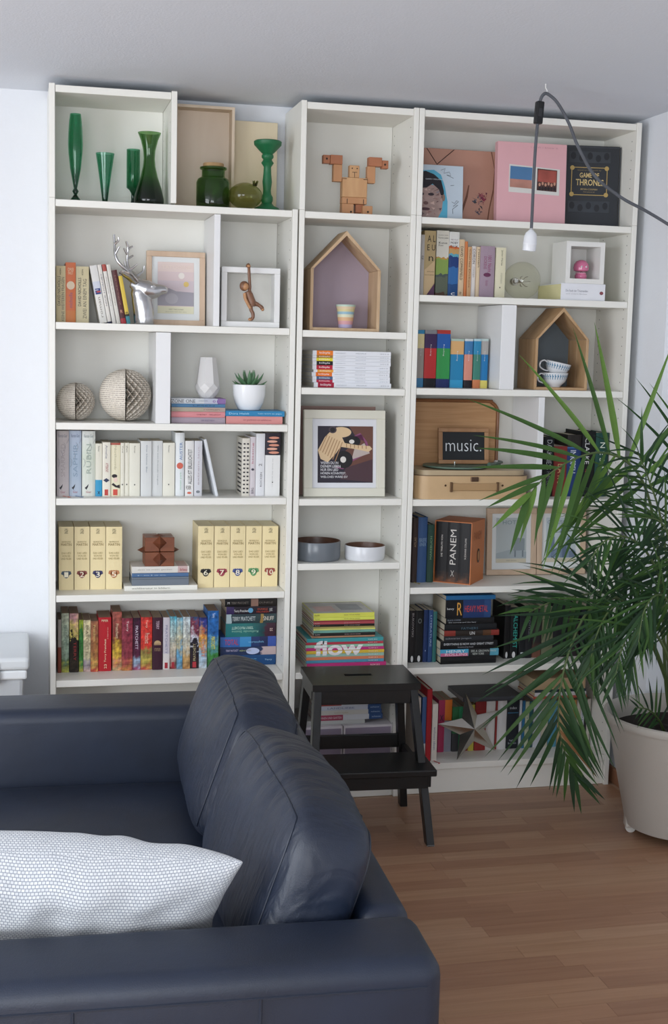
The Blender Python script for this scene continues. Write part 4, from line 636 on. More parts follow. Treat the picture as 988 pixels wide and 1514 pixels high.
for (nm,Y,Z,dep,grp,bs) in ROWS:
    rb=random.Random(len(nm)+len(bs))
    for (x0,x1,h,stops,lab,tx,op) in bs:
        dy=rb.uniform(-.004,.004) if nm not in('L5a','L5b') else rb.uniform(-.001,.001)
        d=min(dep+rb.uniform(-.004,.004),.262-Y-dy)
        book('book',lab,grp,x1-x0,h,d,stops,tx,op,PAGE.get(nm,'d8cfb8'),(x0,Y+dy,Z+.0002))
STK={}
for (nm,Y,dep,grp,bs) in STACKS:
    STK[nm]=[]
    rb=random.Random(len(nm)+len(bs)+5); mg=nm[0]=='M'
    for (x0,x1,z0,z1,stops,lab,tx,op) in bs:
        tx=[(a,b,c,d_,e,-x_,h_) for (a,b,c,d_,e,x_,h_) in tx]
        dy=rb.uniform(-.003,.003); d=min(dep+rb.uniform(-.003,.003),.26-Y-dy)
        # lying on its side: local height runs along +X, thickness runs down
        STK[nm].append((z0,z1,x0,book('magazine' if mg else 'book',lab,grp,z1-z0,x1-x0,d,stops,tx,op,PAGE.get(nm,'dcd6c6'),(x0,Y+dy,z1+.0004),(0,math.pi/2,0),'magazine' if mg else 'book')))
# ------------------------------------------------------------------ leaning books
def lean(label,group,xb,Y,Z,w_,H,d,ang,stops,tx,op,page='d8cfb8',right=False):
    # books leaning to the left (top towards -X) by ang, lowest edge resting on the shelf
    a=-math.radians(ang)                # rotation about Y: negative tips the top to -X
    o=book('book',label,group,w_,H,d,stops,tx,op,page,(0,0,0))
    o.rotation_euler=(0,a,0)
    # corner (0,0) or (w,0) is lowest
    o.location=(xb,Y,Z+abs(math.sin(a))*w_+.0003 if a>0 else Z+.0003)
    if a<0: o.location.z=Z+.0003
    return o
g2='books leaning against the silver deer'
LE=[(.158,.0235,.188,[(0,'dfdcd4'),(.45,'dfdcd4'),(.5,'c8ccd8'),(.72,'dcdad6')],'white book with blue and red flag picture leaning beside the beige pair',[('roman',.1,.45,'u','8a8078',0,.25)],{'flag':1}),
(.1835,.0125,.192,[(0,'2c3050'),(.03,'dcd6cc'),(.9,'dcd6cc')],'slim white book with navy edge leaning beside the flag one',[('NICK HORNBY',.3,.85,'u','7a7a88',0,.4)],{}),
(.1985,.012,.194,[(0,'d8d4cc'),(.86,'d8d4cc'),(.88,'b04a40')],'slim white book with red top leaning in the middle of the leaning row',[('high fidelity',.3,.8,'u','b0a8a0',0,.35)],{}),
(.2125,.0125,.194,[(0,'d4cfc4')],'slim ivory book leaning beside the maroon one',[('about a boy',.3,.8,'u','a8a098',0,.35)],{}),
(.227,.0165,.176,[(0,'b03038'),(.1,'582a2c'),(1,'5c3030')],'maroon book leaning against the yellow one',[('JUBILAEUM',.35,.9,'u','a87868',0,.25),('R',.2,.26,'h','e0a080',0,.4)],{}),
(.2455,.0125,.158,[(0,'3a8894'),(.16,'2c2820'),(.2,'d8b83c'),(1,'dcc04c')],'yellow book with teal foot leaning on the deer neck',[('n',.17,.25,'h','202020',0,.6)],{})]
for (x,w_,H,st,lab,tx,op) in LE: lean(lab,g2,x+.0065,.1,1.632,w_,H,.12,10.5,st,tx,op)
lean('thin white book leaning alone against the white row','white books at the end of the shelf',.5475,.05,1.065,.009,.196,.13,12.6,[(0,'d8dce0')],[],{})
# ------------------------------------------------------------------ green glass on the top shelf
def glass(col,foot=None): return thin_glass(col,foot)
GZ=2.0165; GD=2.0165
def vessel(name,label,loc,prof,wall,m,group=None,n=32,extra=None):
    t=thing(name,label,name.split('_')[-1] if name!='candlestick' else 'candlestick',loc,0,group)
    out=prof; inn=[(max(r-wall,.0004),z) for r,z in prof if z>wall*2]
    P=[(0.0002,out[0][1])]+out+list(reversed(inn))+[(.0002,inn[0][1])]
    MB().lathe(P,n,cap=False).build('body',m,t,True,angle=60)
    return t
s=.00215
def pxp(L_,sc): return [(r*sc,z*sc) for r,z in L_]
vessel('amphora_vase','tall slender emerald glass vase with pinched foot',(.085,.1,GZ),pxp([(10.5,0),(10,1),(5,8),(2.2,12),(4.8,17),(2.4,21),(4.5,32),(8,50),(10.3,72),(11,85),(10.6,100),(9.5,118),(8,130)],s),.003,glass('a8e4cc','6c9c8a'))
vessel('cone_glass','slim emerald cone-shaped glass',(.179,.1,GZ),pxp([(3.5,0),(3.8,2),(5,12),(9,42),(12,62),(14,75)],s),.002,glass('b0e6d2','84b4a0'))
vessel('cylinder_goblet','emerald cylinder glass on a dark stem behind the flared vase',(.278,.2,GZ),pxp([(11,0),(10.5,1.5),(4,6),(3,12),(3,22),(6,27),(10,30),(10,50),(10,86)],s*1.04),.002,glass('a4dcc4','5c8878'))
vessel('hourglass_vase','large dark green flared hourglass vase',(.32,.085,GZ),pxp([(20,0),(22.5,4),(22.5,10),(19,25),(13,43),(9.5,58),(8.3,70),(9.2,82),(13,97),(17.5,108)],s),.003,glass('b0d2a4','6c9074'))
# wooden tray and board standing behind
tw=wood('d2bca0','dfcab0',(20,20,2),.6)
t=thing('wooden_tray','pale plywood tray standing on edge behind the green jar','tray',(.512,.2,GZ))
MB().box(-.092,.092,.035,.04,.009,.336).build('tray_base',wood('dcc6ae','e2d0ba',(12,12,3),.6),t)
for b in ((-.1,-.091,-.03,.04,0,.345),(.091,.1,-.03,.04,0,.345),(-.091,.091,-.03,.04,.336,.345),(-.091,.091,-.03,.04,0,.009)): MB().box(*b).build('tray_side',tw,t)
t=thing('wooden_board','light plain wooden panel leaning behind the green candlestick','board',(.692,.235,GZ))
MB().box(-.077,.077,-.009,.009,0,.312).build('board',wood('d8c6a2','e2d2b2',(14,14,2),.6),t,bevel=.001,seg=1)
t=thing('storage_jar','green glass jar with cork lid','jar',(.53,.085,GZ))
pr=pxp([(23,0),(24.5,2),(25,10),(25,38),(23,43),(17.5,46),(17,49),(17,56),(20,57.5),(20,60),(17,61)],.00222)
inn=[(max(r-.003,.001),z) for r,z in pr if z>.006]
MB().lathe([(.0002,0)]+pr+list(reversed(inn))+[(.0002,inn[0][1])],36,cap=False).build('body',glass('b4d69a','88aa74'),t,True)
MB().lathe([(.0365,.128),(.0345,.134),(.034,.1445),(.033,.1465),(.0001,.147)],28).build('cork_lid',mat('b08a5c',.9,nz=.3,bump=.6,bs=300),t,True)
t=thing('glass_fruit','olive glass pomegranate ornament','ornament',(.632,.052,GZ))
V=MB()
def pom(u_,v):
    a=2*math.pi*u_; th=math.pi*v; r=.0545*math.sin(th)*(1+.045*abs(math.cos(3*a))); return (r*math.cos(a),r*math.sin(a),.0435-.0435*math.cos(th)*(1-.05*math.sin(th)))
V.grid(pom,48,20).build('body',thin_glass('d2d6a4','bcc088'),t,True)
cr=MB()
for k in range(6):
    a=k*math.pi/3; cr.tube([(.03+.004*math.cos(a),-.008+.004*math.sin(a),.077),(.032+.009*math.cos(a),-.01+.009*math.sin(a),.093)],[.0035,.0012],6)
cr.build('crown',thin_glass('b8be88','a8ae78'),t,True)
t=thing('candlestick','matt green turned candlestick with wide cup','candlestick',(.713,.1,GZ))
MB().lathe(pxp([(20,0),(20.5,2),(18,6),(11,9),(7.5,13),(9,17),(9,22),(6.5,26),(5.8,32),(7.2,44),(6,56),(5.5,66),(7.5,69),(9.5,72),(7.5,75),(6.5,77),(9,80),(9,83),(7.5,85),(13,90),(18.5,96),(20.5,98),(21,103),(19,104.5),(17,103),(16.5,101),(.1,100)],.00222),36).build('body',mat('176a3e',.45,nz=.12),t,True,angle=50)
# ------------------------------------------------------------------ silver deer
Z=1.632
t=thing('deer_bust','polished silver deer head with antlers','ornament',(.302,.1,Z))
sil=mat('c6c6c8',.27,1,nz=.06)
g=MB()
def lrad(R_,n): return [tuple(R_[int(i)][k]*(1-(i-int(i)))+R_[min(int(i)+1,len(R_)-1)][k]*(i-int(i)) for k in(0,1)) for i in [j/n for j in range((len(R_)-1)*n+1)]]
g.tube(cat_rom([(.006,.0,.001),(.006,.0,.02),(.003,.0,.05),(-.003,0,.08),(-.01,0,.105)],6),lrad([(.032,.035),(.034,.037),(.0335,.035),(.032,.032),(.027,.027)],6),32)
g.tube(cat_rom([(-.04,0,.132),(-.018,0,.126),(.01,0,.115),(.036,0,.112),(.058,0,.116),(.074,0,.117)],6),lrad([(.01,.01),(.026,.024),(.0335,.03),(.027,.025),(.018,.017),(.0135,.0145)],6),32)
g.ball((.073,0,.116),(.0125,.0145,.013),18,12); g.ball((-.008,.0,.1),(.03,.028,.032),20,12)
for sy in(-1,1): g.ball((.03,sy*.021,.126),(.009,.006,.006),12,8)
fuse(g.build('head',sil,t,True),.0019,12)
for sy in(-1,1):
    e=MB(); pts=[(-.02,sy*.012,.132),(-.038,sy*.024,.15),(-.058,sy*.03,.164),(-.074,sy*.03,.17)]
    e.tube(cat_rom(pts,4),[(.007,.007)]+[(.008,.016)]*4+[(.007,.02)]*3+[(.006,.017)]*2+[(.004,.009)]*2+[(.0015,.0025)],12).build('ear',sil,t,True)
    a=MB()
    if sy<0: main=[(-.016,-.01,.138),(-.045,-.02,.168),(-.078,-.026,.196),(-.09,-.022,.222),(-.092,-.016,.25),(-.094,-.012,.288)]; br=[((-.09,-.021,.226),(-.078,-.03,.25)),((-.092,-.016,.258),(-.08,-.02,.27),(-.082,-.022,.28)),((-.05,-.021,.172),(-.03,-.03,.186),(-.02,-.034,.196))]
    else: main=[(-.012,.01,.138),(-.02,.03,.162),(-.04,.05,.182),(-.046,.058,.215),(-.044,.056,.25),(-.05,.05,.272)]; br=[((-.03,.04,.172),(-.05,.05,.188),(-.056,.05,.208)),((-.015,.024,.16),(.004,.03,.176),(.008,.03,.194)),((-.046,.058,.216),(-.026,.06,.228)),((-.045,.056,.23),(-.058,.05,.25)),((-.044,.056,.248),(-.028,.056,.258))]
    P=cat_rom(main,4); a.tube(P,[.0066*(1-.5*i/len(P)) for i in range(len(P))],10)
    for b_ in br: Q=cat_rom(b_,3); a.tube(Q,[.0048*(1-.55*i/len(Q)) for i in range(len(Q))],8)
    a.build('antler',sil,t,True)
# ------------------------------------------------------------------ picture frames
def frame(name,label,loc,W,H,bw_,dep,fm,matc,rx=0,rz=0,window=None,glassy=False,group=None):
    """frame standing on its lower edge; local origin bottom-left-front; y into the shelf"""
    t=thing(name,label,'picture frame',(loc[0],loc[1],loc[2]+dep*abs(math.sin(rx))),rot=(rx,0,rz),group=group)
    for (a,b,c,d) in ((0,W,0,bw_),(0,W,H-bw_,H),(0,bw_,bw_,H-bw_),(W-bw_,W,bw_,H-bw_)):
        MB().box(a,b,0,dep,c,d).build('frame_side',fm,t,bevel=.0012,seg=1)
    if matc:
        MB().box(bw_,W-bw_,dep*.5,dep*.5+.002,bw_,H-bw_).build('mat_board',mat(matc,.7,nz=.01),t)
    return t
oakl=wood('c9a98c','d8bca0',(20,20,3),.55)
t=frame('picture_frame','pale oak frame with pink desert travel print whitened by glass glare beside the silver deer',(.322,.165,Z+.0005),.1975,.247,.018,.018,oakl,'dfe3e3',-.06)
y=.0085
def pic(parent,name,col,poly,y): return flat(parent,name,mat(col,.6,nz=.02),poly,y,.0002)
R_=lambda a,b,c,d:[(a,c),(b,c),(b,d),(a,d)]
pic(t,'print','e2cdc6',R_(.038,.16,.04,.212),y); pic(t,'print_field','d0c0c6',R_(.038,.16,.086,.15),y-.0004); pic(t,'print_field','dac4c4',R_(.038,.16,.15,.18),y-.0004)  # whitening by glass reflection is painted into these pale print colours
pic(t,'print_ground','a09ca6',[(.038,.066),(.16,.066),(.16,.112),(.1,.115),(.075,.125),(.038,.112)],y-.0008); pic(t,'print_band','dcd8b8',R_(.038,.16,.04,.064),y-.0004)
disc(t,'print_sun',mat('e8e0d8'),(.118,.167),.0105,.0105,y-.0008,th=.0002); disc(t,'print_sun',mat('e0c068'),(.134,.139),.009,.009,y-.0008,th=.0002)
disc(t,'print_dome',mat('aeaab2'),(.085,.09),.022,.018,y-.001,th=.0002)
text('TATOOINE',t,'e8d4c8',.096,.012,(.1,y-.0012,.195)); text('VISIT THE DUNES',t,'8a8870',.05,.004,(.1,y-.0012,.054)); text('pod races and twin suns',t,'9a9880',.07,.004,(.1,y-.0012,.046))
wf_=mat('e6e6e4',.4,nz=.01)
t=frame('box_frame','empty white square box frame with the monkey hanging from it',(.5555,.035,Z+.0005),.196,.196,.0185,.075,wf_,None)
MB().box(.016,.18,.07,.074,.016,.18).build('back_board',mat('d4d3cb',.6),t)
# wooden monkey hanging on the frame's upper bar
t=thing('wooden_monkey','small brown wooden monkey hanging by one arm','toy',(.645,.018,1.67))
tk=wood('6e4630','8d5e40',(8,8,30),.4); lt=wood('b0784a','c48c5c',(8,8,30),.45)
L_=lambda n,pts,rad,m,nn=12: MB().tube(cat_rom(pts,4),rad,nn).build(n,m,t,True)
MB().ball((-.018,-.004,.096),(.0155,.015,.0165)).build('head',tk,t,True)
MB().ball((-.0145,-.0135,.094),(.0105,.008,.012)).build('face',lt,t,True); MB().ball((-.004,-.003,.094),(.003,.005,.0065)).build('ear',lt,t,True)
L_('torso',[(-.006,-.001,.08),(-.003,-.001,.072),(.004,-.001,.055),(.010,-.001,.038),(.011,-.001,.03)],[.008]+[.0125]*4+[.014]*4+[.0145]*4+[.0135]*3+[.008],tk)
L_('arm',[(-.001,-.004,.078),(.000,-.008,.095),(-.003,-.011,.13),(-.004,-.011,.147),(-.004,-.006,.158),(-.004,.006,.1655),(-.004,.022,.1625)],[.0055]*5+[.005]*6+[.0048]*5+[.006]*5+[.0055]*4,tk)
L_('arm',[(-.017,-.010,.072),(-.015,-.013,.055),(-.006,-.013,.038),(.002,-.013,.024)],[.0055]*4+[.0052]*5+[.005]*4,lt)
L_('leg',[(.018,-.004,.042),(.03,-.006,.036),(.039,-.008,.03),(.043,-.008,.024)],[.007]*4+[.006]*5+[.0065]*4,tk)
L_('leg',[(.004,-.008,.032),(.006,-.01,.018),(.011,-.011,.008),(.012,-.011,-.004),(.006,-.011,-.012),(-.002,-.011,-.011)],[.0065]*5+[.006]*6+[.0058]*6+[.0045]*4,tk)
MB().ball((.044,-.0085,.022),(.0055,.006,.006)).build('foot',lt,t,True); MB().ball((.002,-.0115,-.0125),(.007,.0055,.0045)).build('foot',lt,t,True)
MB().ball((-.004,-.004,.161),(.0065,.009,.0055)).build('hand',lt,t,True)
# ------------------------------------------------------------------ shelf with paper balls, vase and succulent
Z=1.311
def paper_ball(label,x,R0,rz):
    t=thing('paper_ball',label,'ornament',(x,.13,Z+.0006),rz,'honeycomb balls folded from book pages')
    m=bpy.data.materials.get('bookpaper')
    if not m:
        m=bpy.data.materials.new('bookpaper'); nt,b=nodes(m); L=nt.links.new
        tc=nt.nodes.new('ShaderNodeTexCoord'); wv=nt.nodes.new('ShaderNodeTexWave'); wv.bands_direction='Z'; wv.inputs['Scale'].default_value=48; wv.inputs['Distortion'].default_value=0; L(tc.outputs['Object'],wv.inputs['Vector'])
        n=nt.nodes.new('ShaderNodeTexNoise'); n.inputs['Scale'].default_value=260; L(tc.outputs['Object'],n.inputs['Vector'])
        mu=nt.nodes.new('ShaderNodeMath'); mu.operation='MULTIPLY'; L(wv.outputs['Fac'],mu.inputs[0]); L(n.outputs['Fac'],mu.inputs[1])
        r=nt.nodes.new('ShaderNodeValToRGB'); r.color_ramp.elements[0].position=.3; r.color_ramp.elements[0].color=hx('e2d8c8'); r.color_ramp.elements[1].position=.5; r.color_ramp.elements[1].color=hx('a09488'); L(mu.outputs[0],r.inputs[0])
        L(r.outputs[0],b.inputs['Base Color']); b.inputs['Roughness'].default_value=.9
    N=46; a0,a1=-1.75,1.6            # honeycomb opens on the right; the printed pages lie closed on the left
    g=MB(); g.grid(lambda u_,v:(R0*math.sin(math.pi*v)*math.cos(a1+(2*math.pi+a0-a1)*u_),R0*math.sin(math.pi*v)*math.sin(a1+(2*math.pi+a0-a1)*u_),R0-R0*math.cos(math.pi*v)),24,24)
    g.build('closed_pages',m,t,True)
    K=18
    for k in range(N//2+1):
        a=a0+(a1-a0)*k/(N//2); g=MB(); cnt=36; V=[]; st=(a1-a0)/(N//2)
        for j in range(cnt+1):
            th=math.pi*j/cnt; wob=st*.5*math.sin(th*K)*((-1)**k)*min(1,3*math.sin(th)) if k not in(0,N//2) else 0
            aa=a+wob; r=R0*math.sin(th); V.append((r*math.cos(aa),r*math.sin(aa),R0-R0*math.cos(th)))
        I=[(.55*v[0],.55*v[1],R0+.55*(v[2]-R0)) for v in V]; n0=len(V)
        g.add(V+I,[(j,j+1,n0+j+1,n0+j) for j in range(cnt)]).build('page_leaf',m,t)
    return t
paper_ball('small honeycomb ball folded from printed book pages',.087,.0625,.1)
paper_ball('large honeycomb ball folded from printed book pages',.25,.0865,.1)
t=thing('faceted_vase','pale grey faceted ceramic vase on a pile of books','vase',(.522,.1,1.3938))
n=8; rings=[(.024,0,0),(.036,.016,.5),(.042,.034,0),(.04,.05,.5),(.028,.136,.5)]; V=[];F=[]
for r,z,ph in rings:
    for i in range(n): a=2*math.pi*(i+ph)/n; V.append((r*math.cos(a),r*math.sin(a),z))
for k in range(4):
    for i in range(n):
        j=(i+1)%n; a,b,c,d=k*n+i,k*n+j,(k+1)*n+i,(k+1)*n+j
        if rings[k][2]<rings[k+1][2]: F+=[(a,b,c),(b,d,c)]
        elif rings[k][2]>rings[k+1][2]: F+=[(a,b,d),(a,d,c)]
        else: F+=[(a,b,d,c)]
F.append(tuple(range(n-1,-1,-1))); n1=len(V)
for r,z in((.024,.135),(.022,.08)):
    for i in range(n): a=2*math.pi*(i+.5)/n; V.append((r*math.cos(a),r*math.sin(a),z))
for i in range(n):
    j=(i+1)%n; F.append((4*n+i,4*n+j,n1+j,n1+i)); F.append((n1+i,n1+j,n1+n+j,n1+n+i))
F.append(tuple(n1+n+i for i in range(n)))
MB().add(V,F).build('body',mat('d6d4d2',.35,nz=.02),t)
t=thing('potted_succulent','spiky succulent in a round white pot','plant',(.664,.1,1.3552))
MB().lathe([(.0002,0),(.034,0),(.038,.003),(.049,.025),(.0545,.05),(.056,.085),(.0535,.0865),(.0525,.083),(.05,.06),(.0002,.06)],36,cap=False).build('pot',mat('eceef0',.18,nz=.01),t,True)
MB().lathe([(.0515,.07),(.03,.073),(.0002,.074)],24).build('soil',mat('3a2c20',.95,bump=1,bs=200),t,True)
def succ_leaf():
    g=MB(); P=[(0,0,0),(.012,0,.010),(.028,0,.022),(.044,0,.036),(.056,0,.052)]; R_2=[(.004,.008),(.0055,.011),(.005,.0095),(.0035,.006),(.0006,.0008)]
    g.tube(P,R_2,8); return g
me=None; rs=random.Random(5)
for k in range(19):
    ring=0 if k<8 else 1 if k<14 else 2
    if me is None: o=succ_leaf().build('leaf',mat('4e7a52',.4,nz=.25),t,True); me=o.data
    else: o=bpy.data.objects.new('leaf',me); C.objects.link(o); o.parent=t
    sc=[.8,.9,.85][ring]; a=k*2.399; o.location=(.006*math.cos(a),.006*math.sin(a),.072); o.rotation_euler=(0,[.28,-.12,-.55][ring]+rs.uniform(-.08,.08),a); o.scale=(sc,sc,sc)
# ------------------------------------------------------------------ saga shelf: box, thin books, wooden puzzle
Z=.7614
t=thing('flat_box','blue grey cardboard box lying on the flat white book','box',(.366,.1,Z))
MB().box(-.096,.096,-.035,.075,0,.029).build('box_body',mat('6a7480',.5),t,bevel=.0015); MB().box(-.0965,.0965,-.0355,.0755,.0215,.0225).build('lid_gap',mat('3c444c',.6),t)
book('book','thin blue book on the blue grey box','flat books under the wooden puzzle',.0125,.19,.11,[(0,'4a6c98')],[('reise',.1,.6,'u','9ab0c8',0,.3)],{},'d8d4c8',(.27,.062,Z+.0425),(0,math.pi/2,0))
book('book','white book with red corner directly under the wooden puzzle','flat books under the wooden puzzle',.022,.192,.115,[(0,'d8d4cc'),(.8,'c8a8a4'),(.97,'d8d4cc')],[('dein ist mein ganzes',.1,.7,'u','9a948c',0,.25),('blau',.84,.96,'u','a83840',0,.4)],{},'d8d4c8',(.27,.062,Z+.0655),(0,math.pi/2,0))
t=thing('wooden_puzzle','reddish brown wooden burr puzzle on the flat books','puzzle',(.362,.11,Z+.0662))
pm=wood('70381e','8a4a2a',(6,25,25),.4); pm2=wood('5c2c18','74391f',(25,6,25),.4)
h=.049; q=.0235
for (cx,cy,cz) in [(x,y_,z_) for x in(-1,1) for y_ in(-1,1) for z_ in(-1,1)]:
    MB().box(cx*h if cx<0 else .0012,-.0012 if cx<0 else cx*h,cy*h if cy<0 else .0012,-.0012 if cy<0 else cy*h,h+(cz*h if cz<0 else .0012),h+(-.0012 if cz<0 else cz*h)).build('corner_block',pm,t,bevel=.001,seg=1)
def pyr(c,d,up_,sd):
    c,d,up_,sd=map(Vector,(c,d,up_,sd)); B=[c+up_*q,c+sd*q,c-up_*q,c-sd*q]; 
    MB().add(B+[c+d*.022],[(0,1,4),(1,2,4),(2,3,4),(3,0,4),(3,2,1,0)]).build('star_point',pm2,t)
for zc in(.024,.08): pyr((0,-h,zc),(0,-1,0),(0,0,1),(1,0,0))
for sx in(-1,1): pyr((sx*h,0,h),(sx,0,0),(0,0,.5),(0,1,0))
pyr((0,-.01,2*h),(0,0,.3),(0,1,0),(1,0,0))
# ------------------------------------------------------------------ narrow bookcase
Z=2.0165
t=thing('block_robot','jointed wooden block robot with both arms raised','toy',(1.013,.11,Z+.0003))
w1=wood('c08a58','d0a06c',(20,20,4),.5); w2=wood('a4603c','b87048',(4,20,20),.5); w3=wood('bd8152','c98f5e',(20,20,4),.5); ink=mat('2c2018',.6)
B=lambda n,m,*b: MB().box(*b).build(n,m,t,bevel=.0012,seg=1)
B('head',w1,-.018,.016,-.012,.014,.127,.168); B('torso',w1,-.043,.043,-.018,.018,.062,.1265); B('hip',w3,-.043,.043,-.018,.018,.04,.0615)
B('leg',w3,-.043,-.003,-.02,.016,0,.0395); B('thigh',w2,.006,.036,-.01,.016,.012,.0395); B('leg',w3,.026,.06,-.032,-.0105,0,.034)
B('foot',w3,.004,.0255,-.005,.02,0,.0115)
B('upper_arm',w3,-.074,-.044,-.012,.014,.112,.168); B('forearm',w2,-.086,-.044,-.014,.014,.1685,.1985); B('hand',w2,-.11,-.0865,-.011,.013,.17,.1975)
B('upper_arm',w3,.044,.072,-.012,.014,.112,.168); B('forearm',w2,.048,.094,-.014,.014,.1685,.1985); B('hand',w2,.0945,.117,-.012,.014,.163,.19)
F_=lambda n,a,b,c,d,y: MB().box(a,b,y-.0006,y,c,d).build(n,ink,t)
for ex in(-.0095,.0075): disc(t,'eye',ink,(ex,.158),.0022,.0022,-.0121)
F_('mouth',-.01,.008,.1445,.146,-.0121); F_('mouth',-.0017,-.0003,.128,.1445,-.0121)
F_('joint_slot',-.043,-.029,.121,.123,-.0181); F_('joint_slot',.029,.043,.121,.123,-.0181); F_('joint_slot',-.027,-.025,.038,.056,-.0181); F_('joint_slot',.03,.032,.04,.056,-.0181)
for (cx,cz,y_) in ((-.012,.013,-.0201),(.044,.014,-.0321),(-.098,.185,-.0111),(.105,.176,-.0121)): disc(t,'peg',ink,(cx,cz),.0035,.0035,y_)
def house(name,label,loc,W,He,Ha,dep,th,wm,bc,rz=0,split=False):
    t=thing(name,label,'shelf house',loc,rz)
    ax=.02*0
    ox,iz=W/2,0
    k=(Ha-He)/ox; nl=math.hypot(1,k)
    for sx in(-1,1):
        if split:
            MB().box(min(sx*ox,sx*(ox-th)),max(sx*ox,sx*(ox-th)),0,dep*.5-.0006,0,He).build('side_board',wm,t,bevel=.0008,seg=1)
            MB().box(min(sx*ox,sx*(ox-th)),max(sx*ox,sx*(ox-th)),dep*.5,dep,0,He).build('side_board',wm,t,bevel=.0008,seg=1)
        else: MB().box(min(sx*ox,sx*(ox-th)),max(sx*ox,sx*(ox-th)),0,dep,0,He).build('side_board',wm,t,bevel=.0008,seg=1)
        dz=th*nl
        poly=[(sx*ox,He+.0006),(0,Ha),(0,Ha-dz),(sx*(ox-th),He+.0006),]
        MB().prism(poly,0,dep).build('roof_board',wm,t)
    MB().box(-ox+th,ox-th,0,dep,0,th).build('base_board',wm,t,bevel=.0008,seg=1)
    dz=th*nl
    MB().prism([(-ox+th,th),(ox-th,th),(ox-th,He),(0,Ha-dz),(-ox+th,He)],dep-.006,dep-.002).build('back_panel',mat(bc,.8,nz=.05),t)
    return t
hw=wood('bd9870','d0b088',(25,25,3),.55); hw2=wood('b08658','c8a276',(22,22,3),.5)
house('wooden_house','pine shelf house with dusty mauve back holding the striped cup',(.977,.04,1.6283),.243,.205,.333,.13,.0105,hw,'a898a6')
t=thing('striped_cup','flared cup with pastel rainbow stripes inside the mauve house','cup',(.99,.085,1.6395))
ring=[(.0235,0,'b0a4c8'),(.0245,.012,'d89aa0'),(.026,.024,'e0b080'),(.0275,.036,'d8d8b8'),(.0285,.046,'90b8c8'),(.0295,.055,'d8c890'),(.0305,.064,'e0c8a0'),(.033,.072,'b8d0c0'),(.034,.0785,'b8d0c0')]
for a,b in zip(ring,ring[1:]):
    MB().lathe([(a[0]-.003,a[1]),(a[0],a[1]),(b[0],b[1]),(b[0]-.003,b[1]),(a[0]-.003,a[1])],32,cap=False).build('stripe',mat(a[2],.5,nz=.06),t,True)
MB().lathe([(.0001,.0005),(.0225,.0005),(.0225,.003),(.0001,.003)],28).build('cup_base',mat('b0a4c8',.5),t)
# framed record print
cream=mat('d6d3c2',.5,nz=.02)
tb=thing('framed_record','reddish edged record frame standing behind the cream one','picture frame',(.845,.098,1.0645),rot=(-.1,0,0))
for (a,b,c,d) in ((0,.275,0,.02),(0,.275,.288,.308),(0,.02,.02,.288),(.255,.275,.02,.288)): MB().box(a,b,.012,.026,c,d).build('frame_side',mat('8a6a60',.5),tb)
MB().box(.02,.255,.02,.024,.02,.288).build('mat_board',mat('c8c0b4',.7),tb)
t=frame('picture_frame','cream frame with a disc jockey print and German lettering',(.851,.052,1.0615),.288,.298,.03,.02,cream,'cfcdbc',-.085)
g=.0093
pic(t,'print_margin','d9dae0',R_(.0302,.2578,.0302,.2678),g); pic(t,'print','2c2634',R_(.05,.246,.048,.243),g-.0004)
pic(t,'print_table','6a4034',[(.15,.1),(.246,.13),(.246,.243),(.16,.243),(.19,.2),(.12,.13)],g-.0008); pic(t,'print_table','4a3038',[(.13,.06),(.246,.05),(.246,.13),(.15,.1)],g-.0008)
pic(t,'print_magenta','8a4470',[(.17,.205),(.205,.215),(.225,.17),(.16,.13),(.11,.1),(.14,.095),(.17,.12),(.235,.155),(.225,.19),(.2,.22)],g-.001)
pic(t,'print_paper','b8a8a0',[(.18,.165),(.215,.185),(.235,.15),(.17,.128)],g-.0012)
for cx,cz,rx,rz in((.172,.19,.029,.02),(.142,.128,.032,.03)):
    disc(t,'print_record',mat('141216',.5),(cx,cz),rx,rz,g-.0014,28,.0002); disc(t,'print_label',mat('d8d4cc',.5),(cx-.002,cz),rx*.32,rz*.36,g-.0018,20,.0002)
sw=mat('d8b88c',.6,nz=.05); st=mat('a87c54',.6)
flat(t,'print_sweater',sw,[(.05,.16),(.075,.205),(.095,.225),(.13,.215),(.145,.185),(.19,.178),(.235,.175),(.243,.165),(.23,.155),(.18,.165),(.13,.172),(.115,.15),(.085,.118),(.06,.13)],g-.002,.0002)
for k in range(7): a=.056+.009*k; flat(t,'print_stripe',st,[(a,.158-.006*k),(a+.003,.158-.006*k),(a+.028,.212-.004*k),(a+.025,.212-.004*k)],g-.0024,.0002)
for k in range(6): a=.15+.014*k; flat(t,'print_stripe',st,[(a,.17-.001*k),(a+.003,.17-.001*k),(a+.003,.183-.0015*k),(a,.183-.0015*k)],g-.0024,.0002)
disc(t,'print_head',sw,(.132,.222),.036,.018,g-.0026,24,.0002); disc(t,'print_headphone',mat('4a3c44'),(.102,.23),.014,.012,g-.003,18,.0002); disc(t,'print_headphone',mat('1c181c'),(.102,.23),.009,.008,g-.0034,18,.0002)
for k,(s_,w_) in enumerate((('WENN DU IN',.062),('DEINEM LEBEN',.07),('NUR EIN LIED',.062),('HÖREN KÖNNTEST,',.09),('WELCHES WÄRE ES?',.095))):
    text(s_,t,'e8e8ec',w_,.0088 if k!=3 else .0105,(.06+w_/2,g-.0038,.1165-.0118*k))
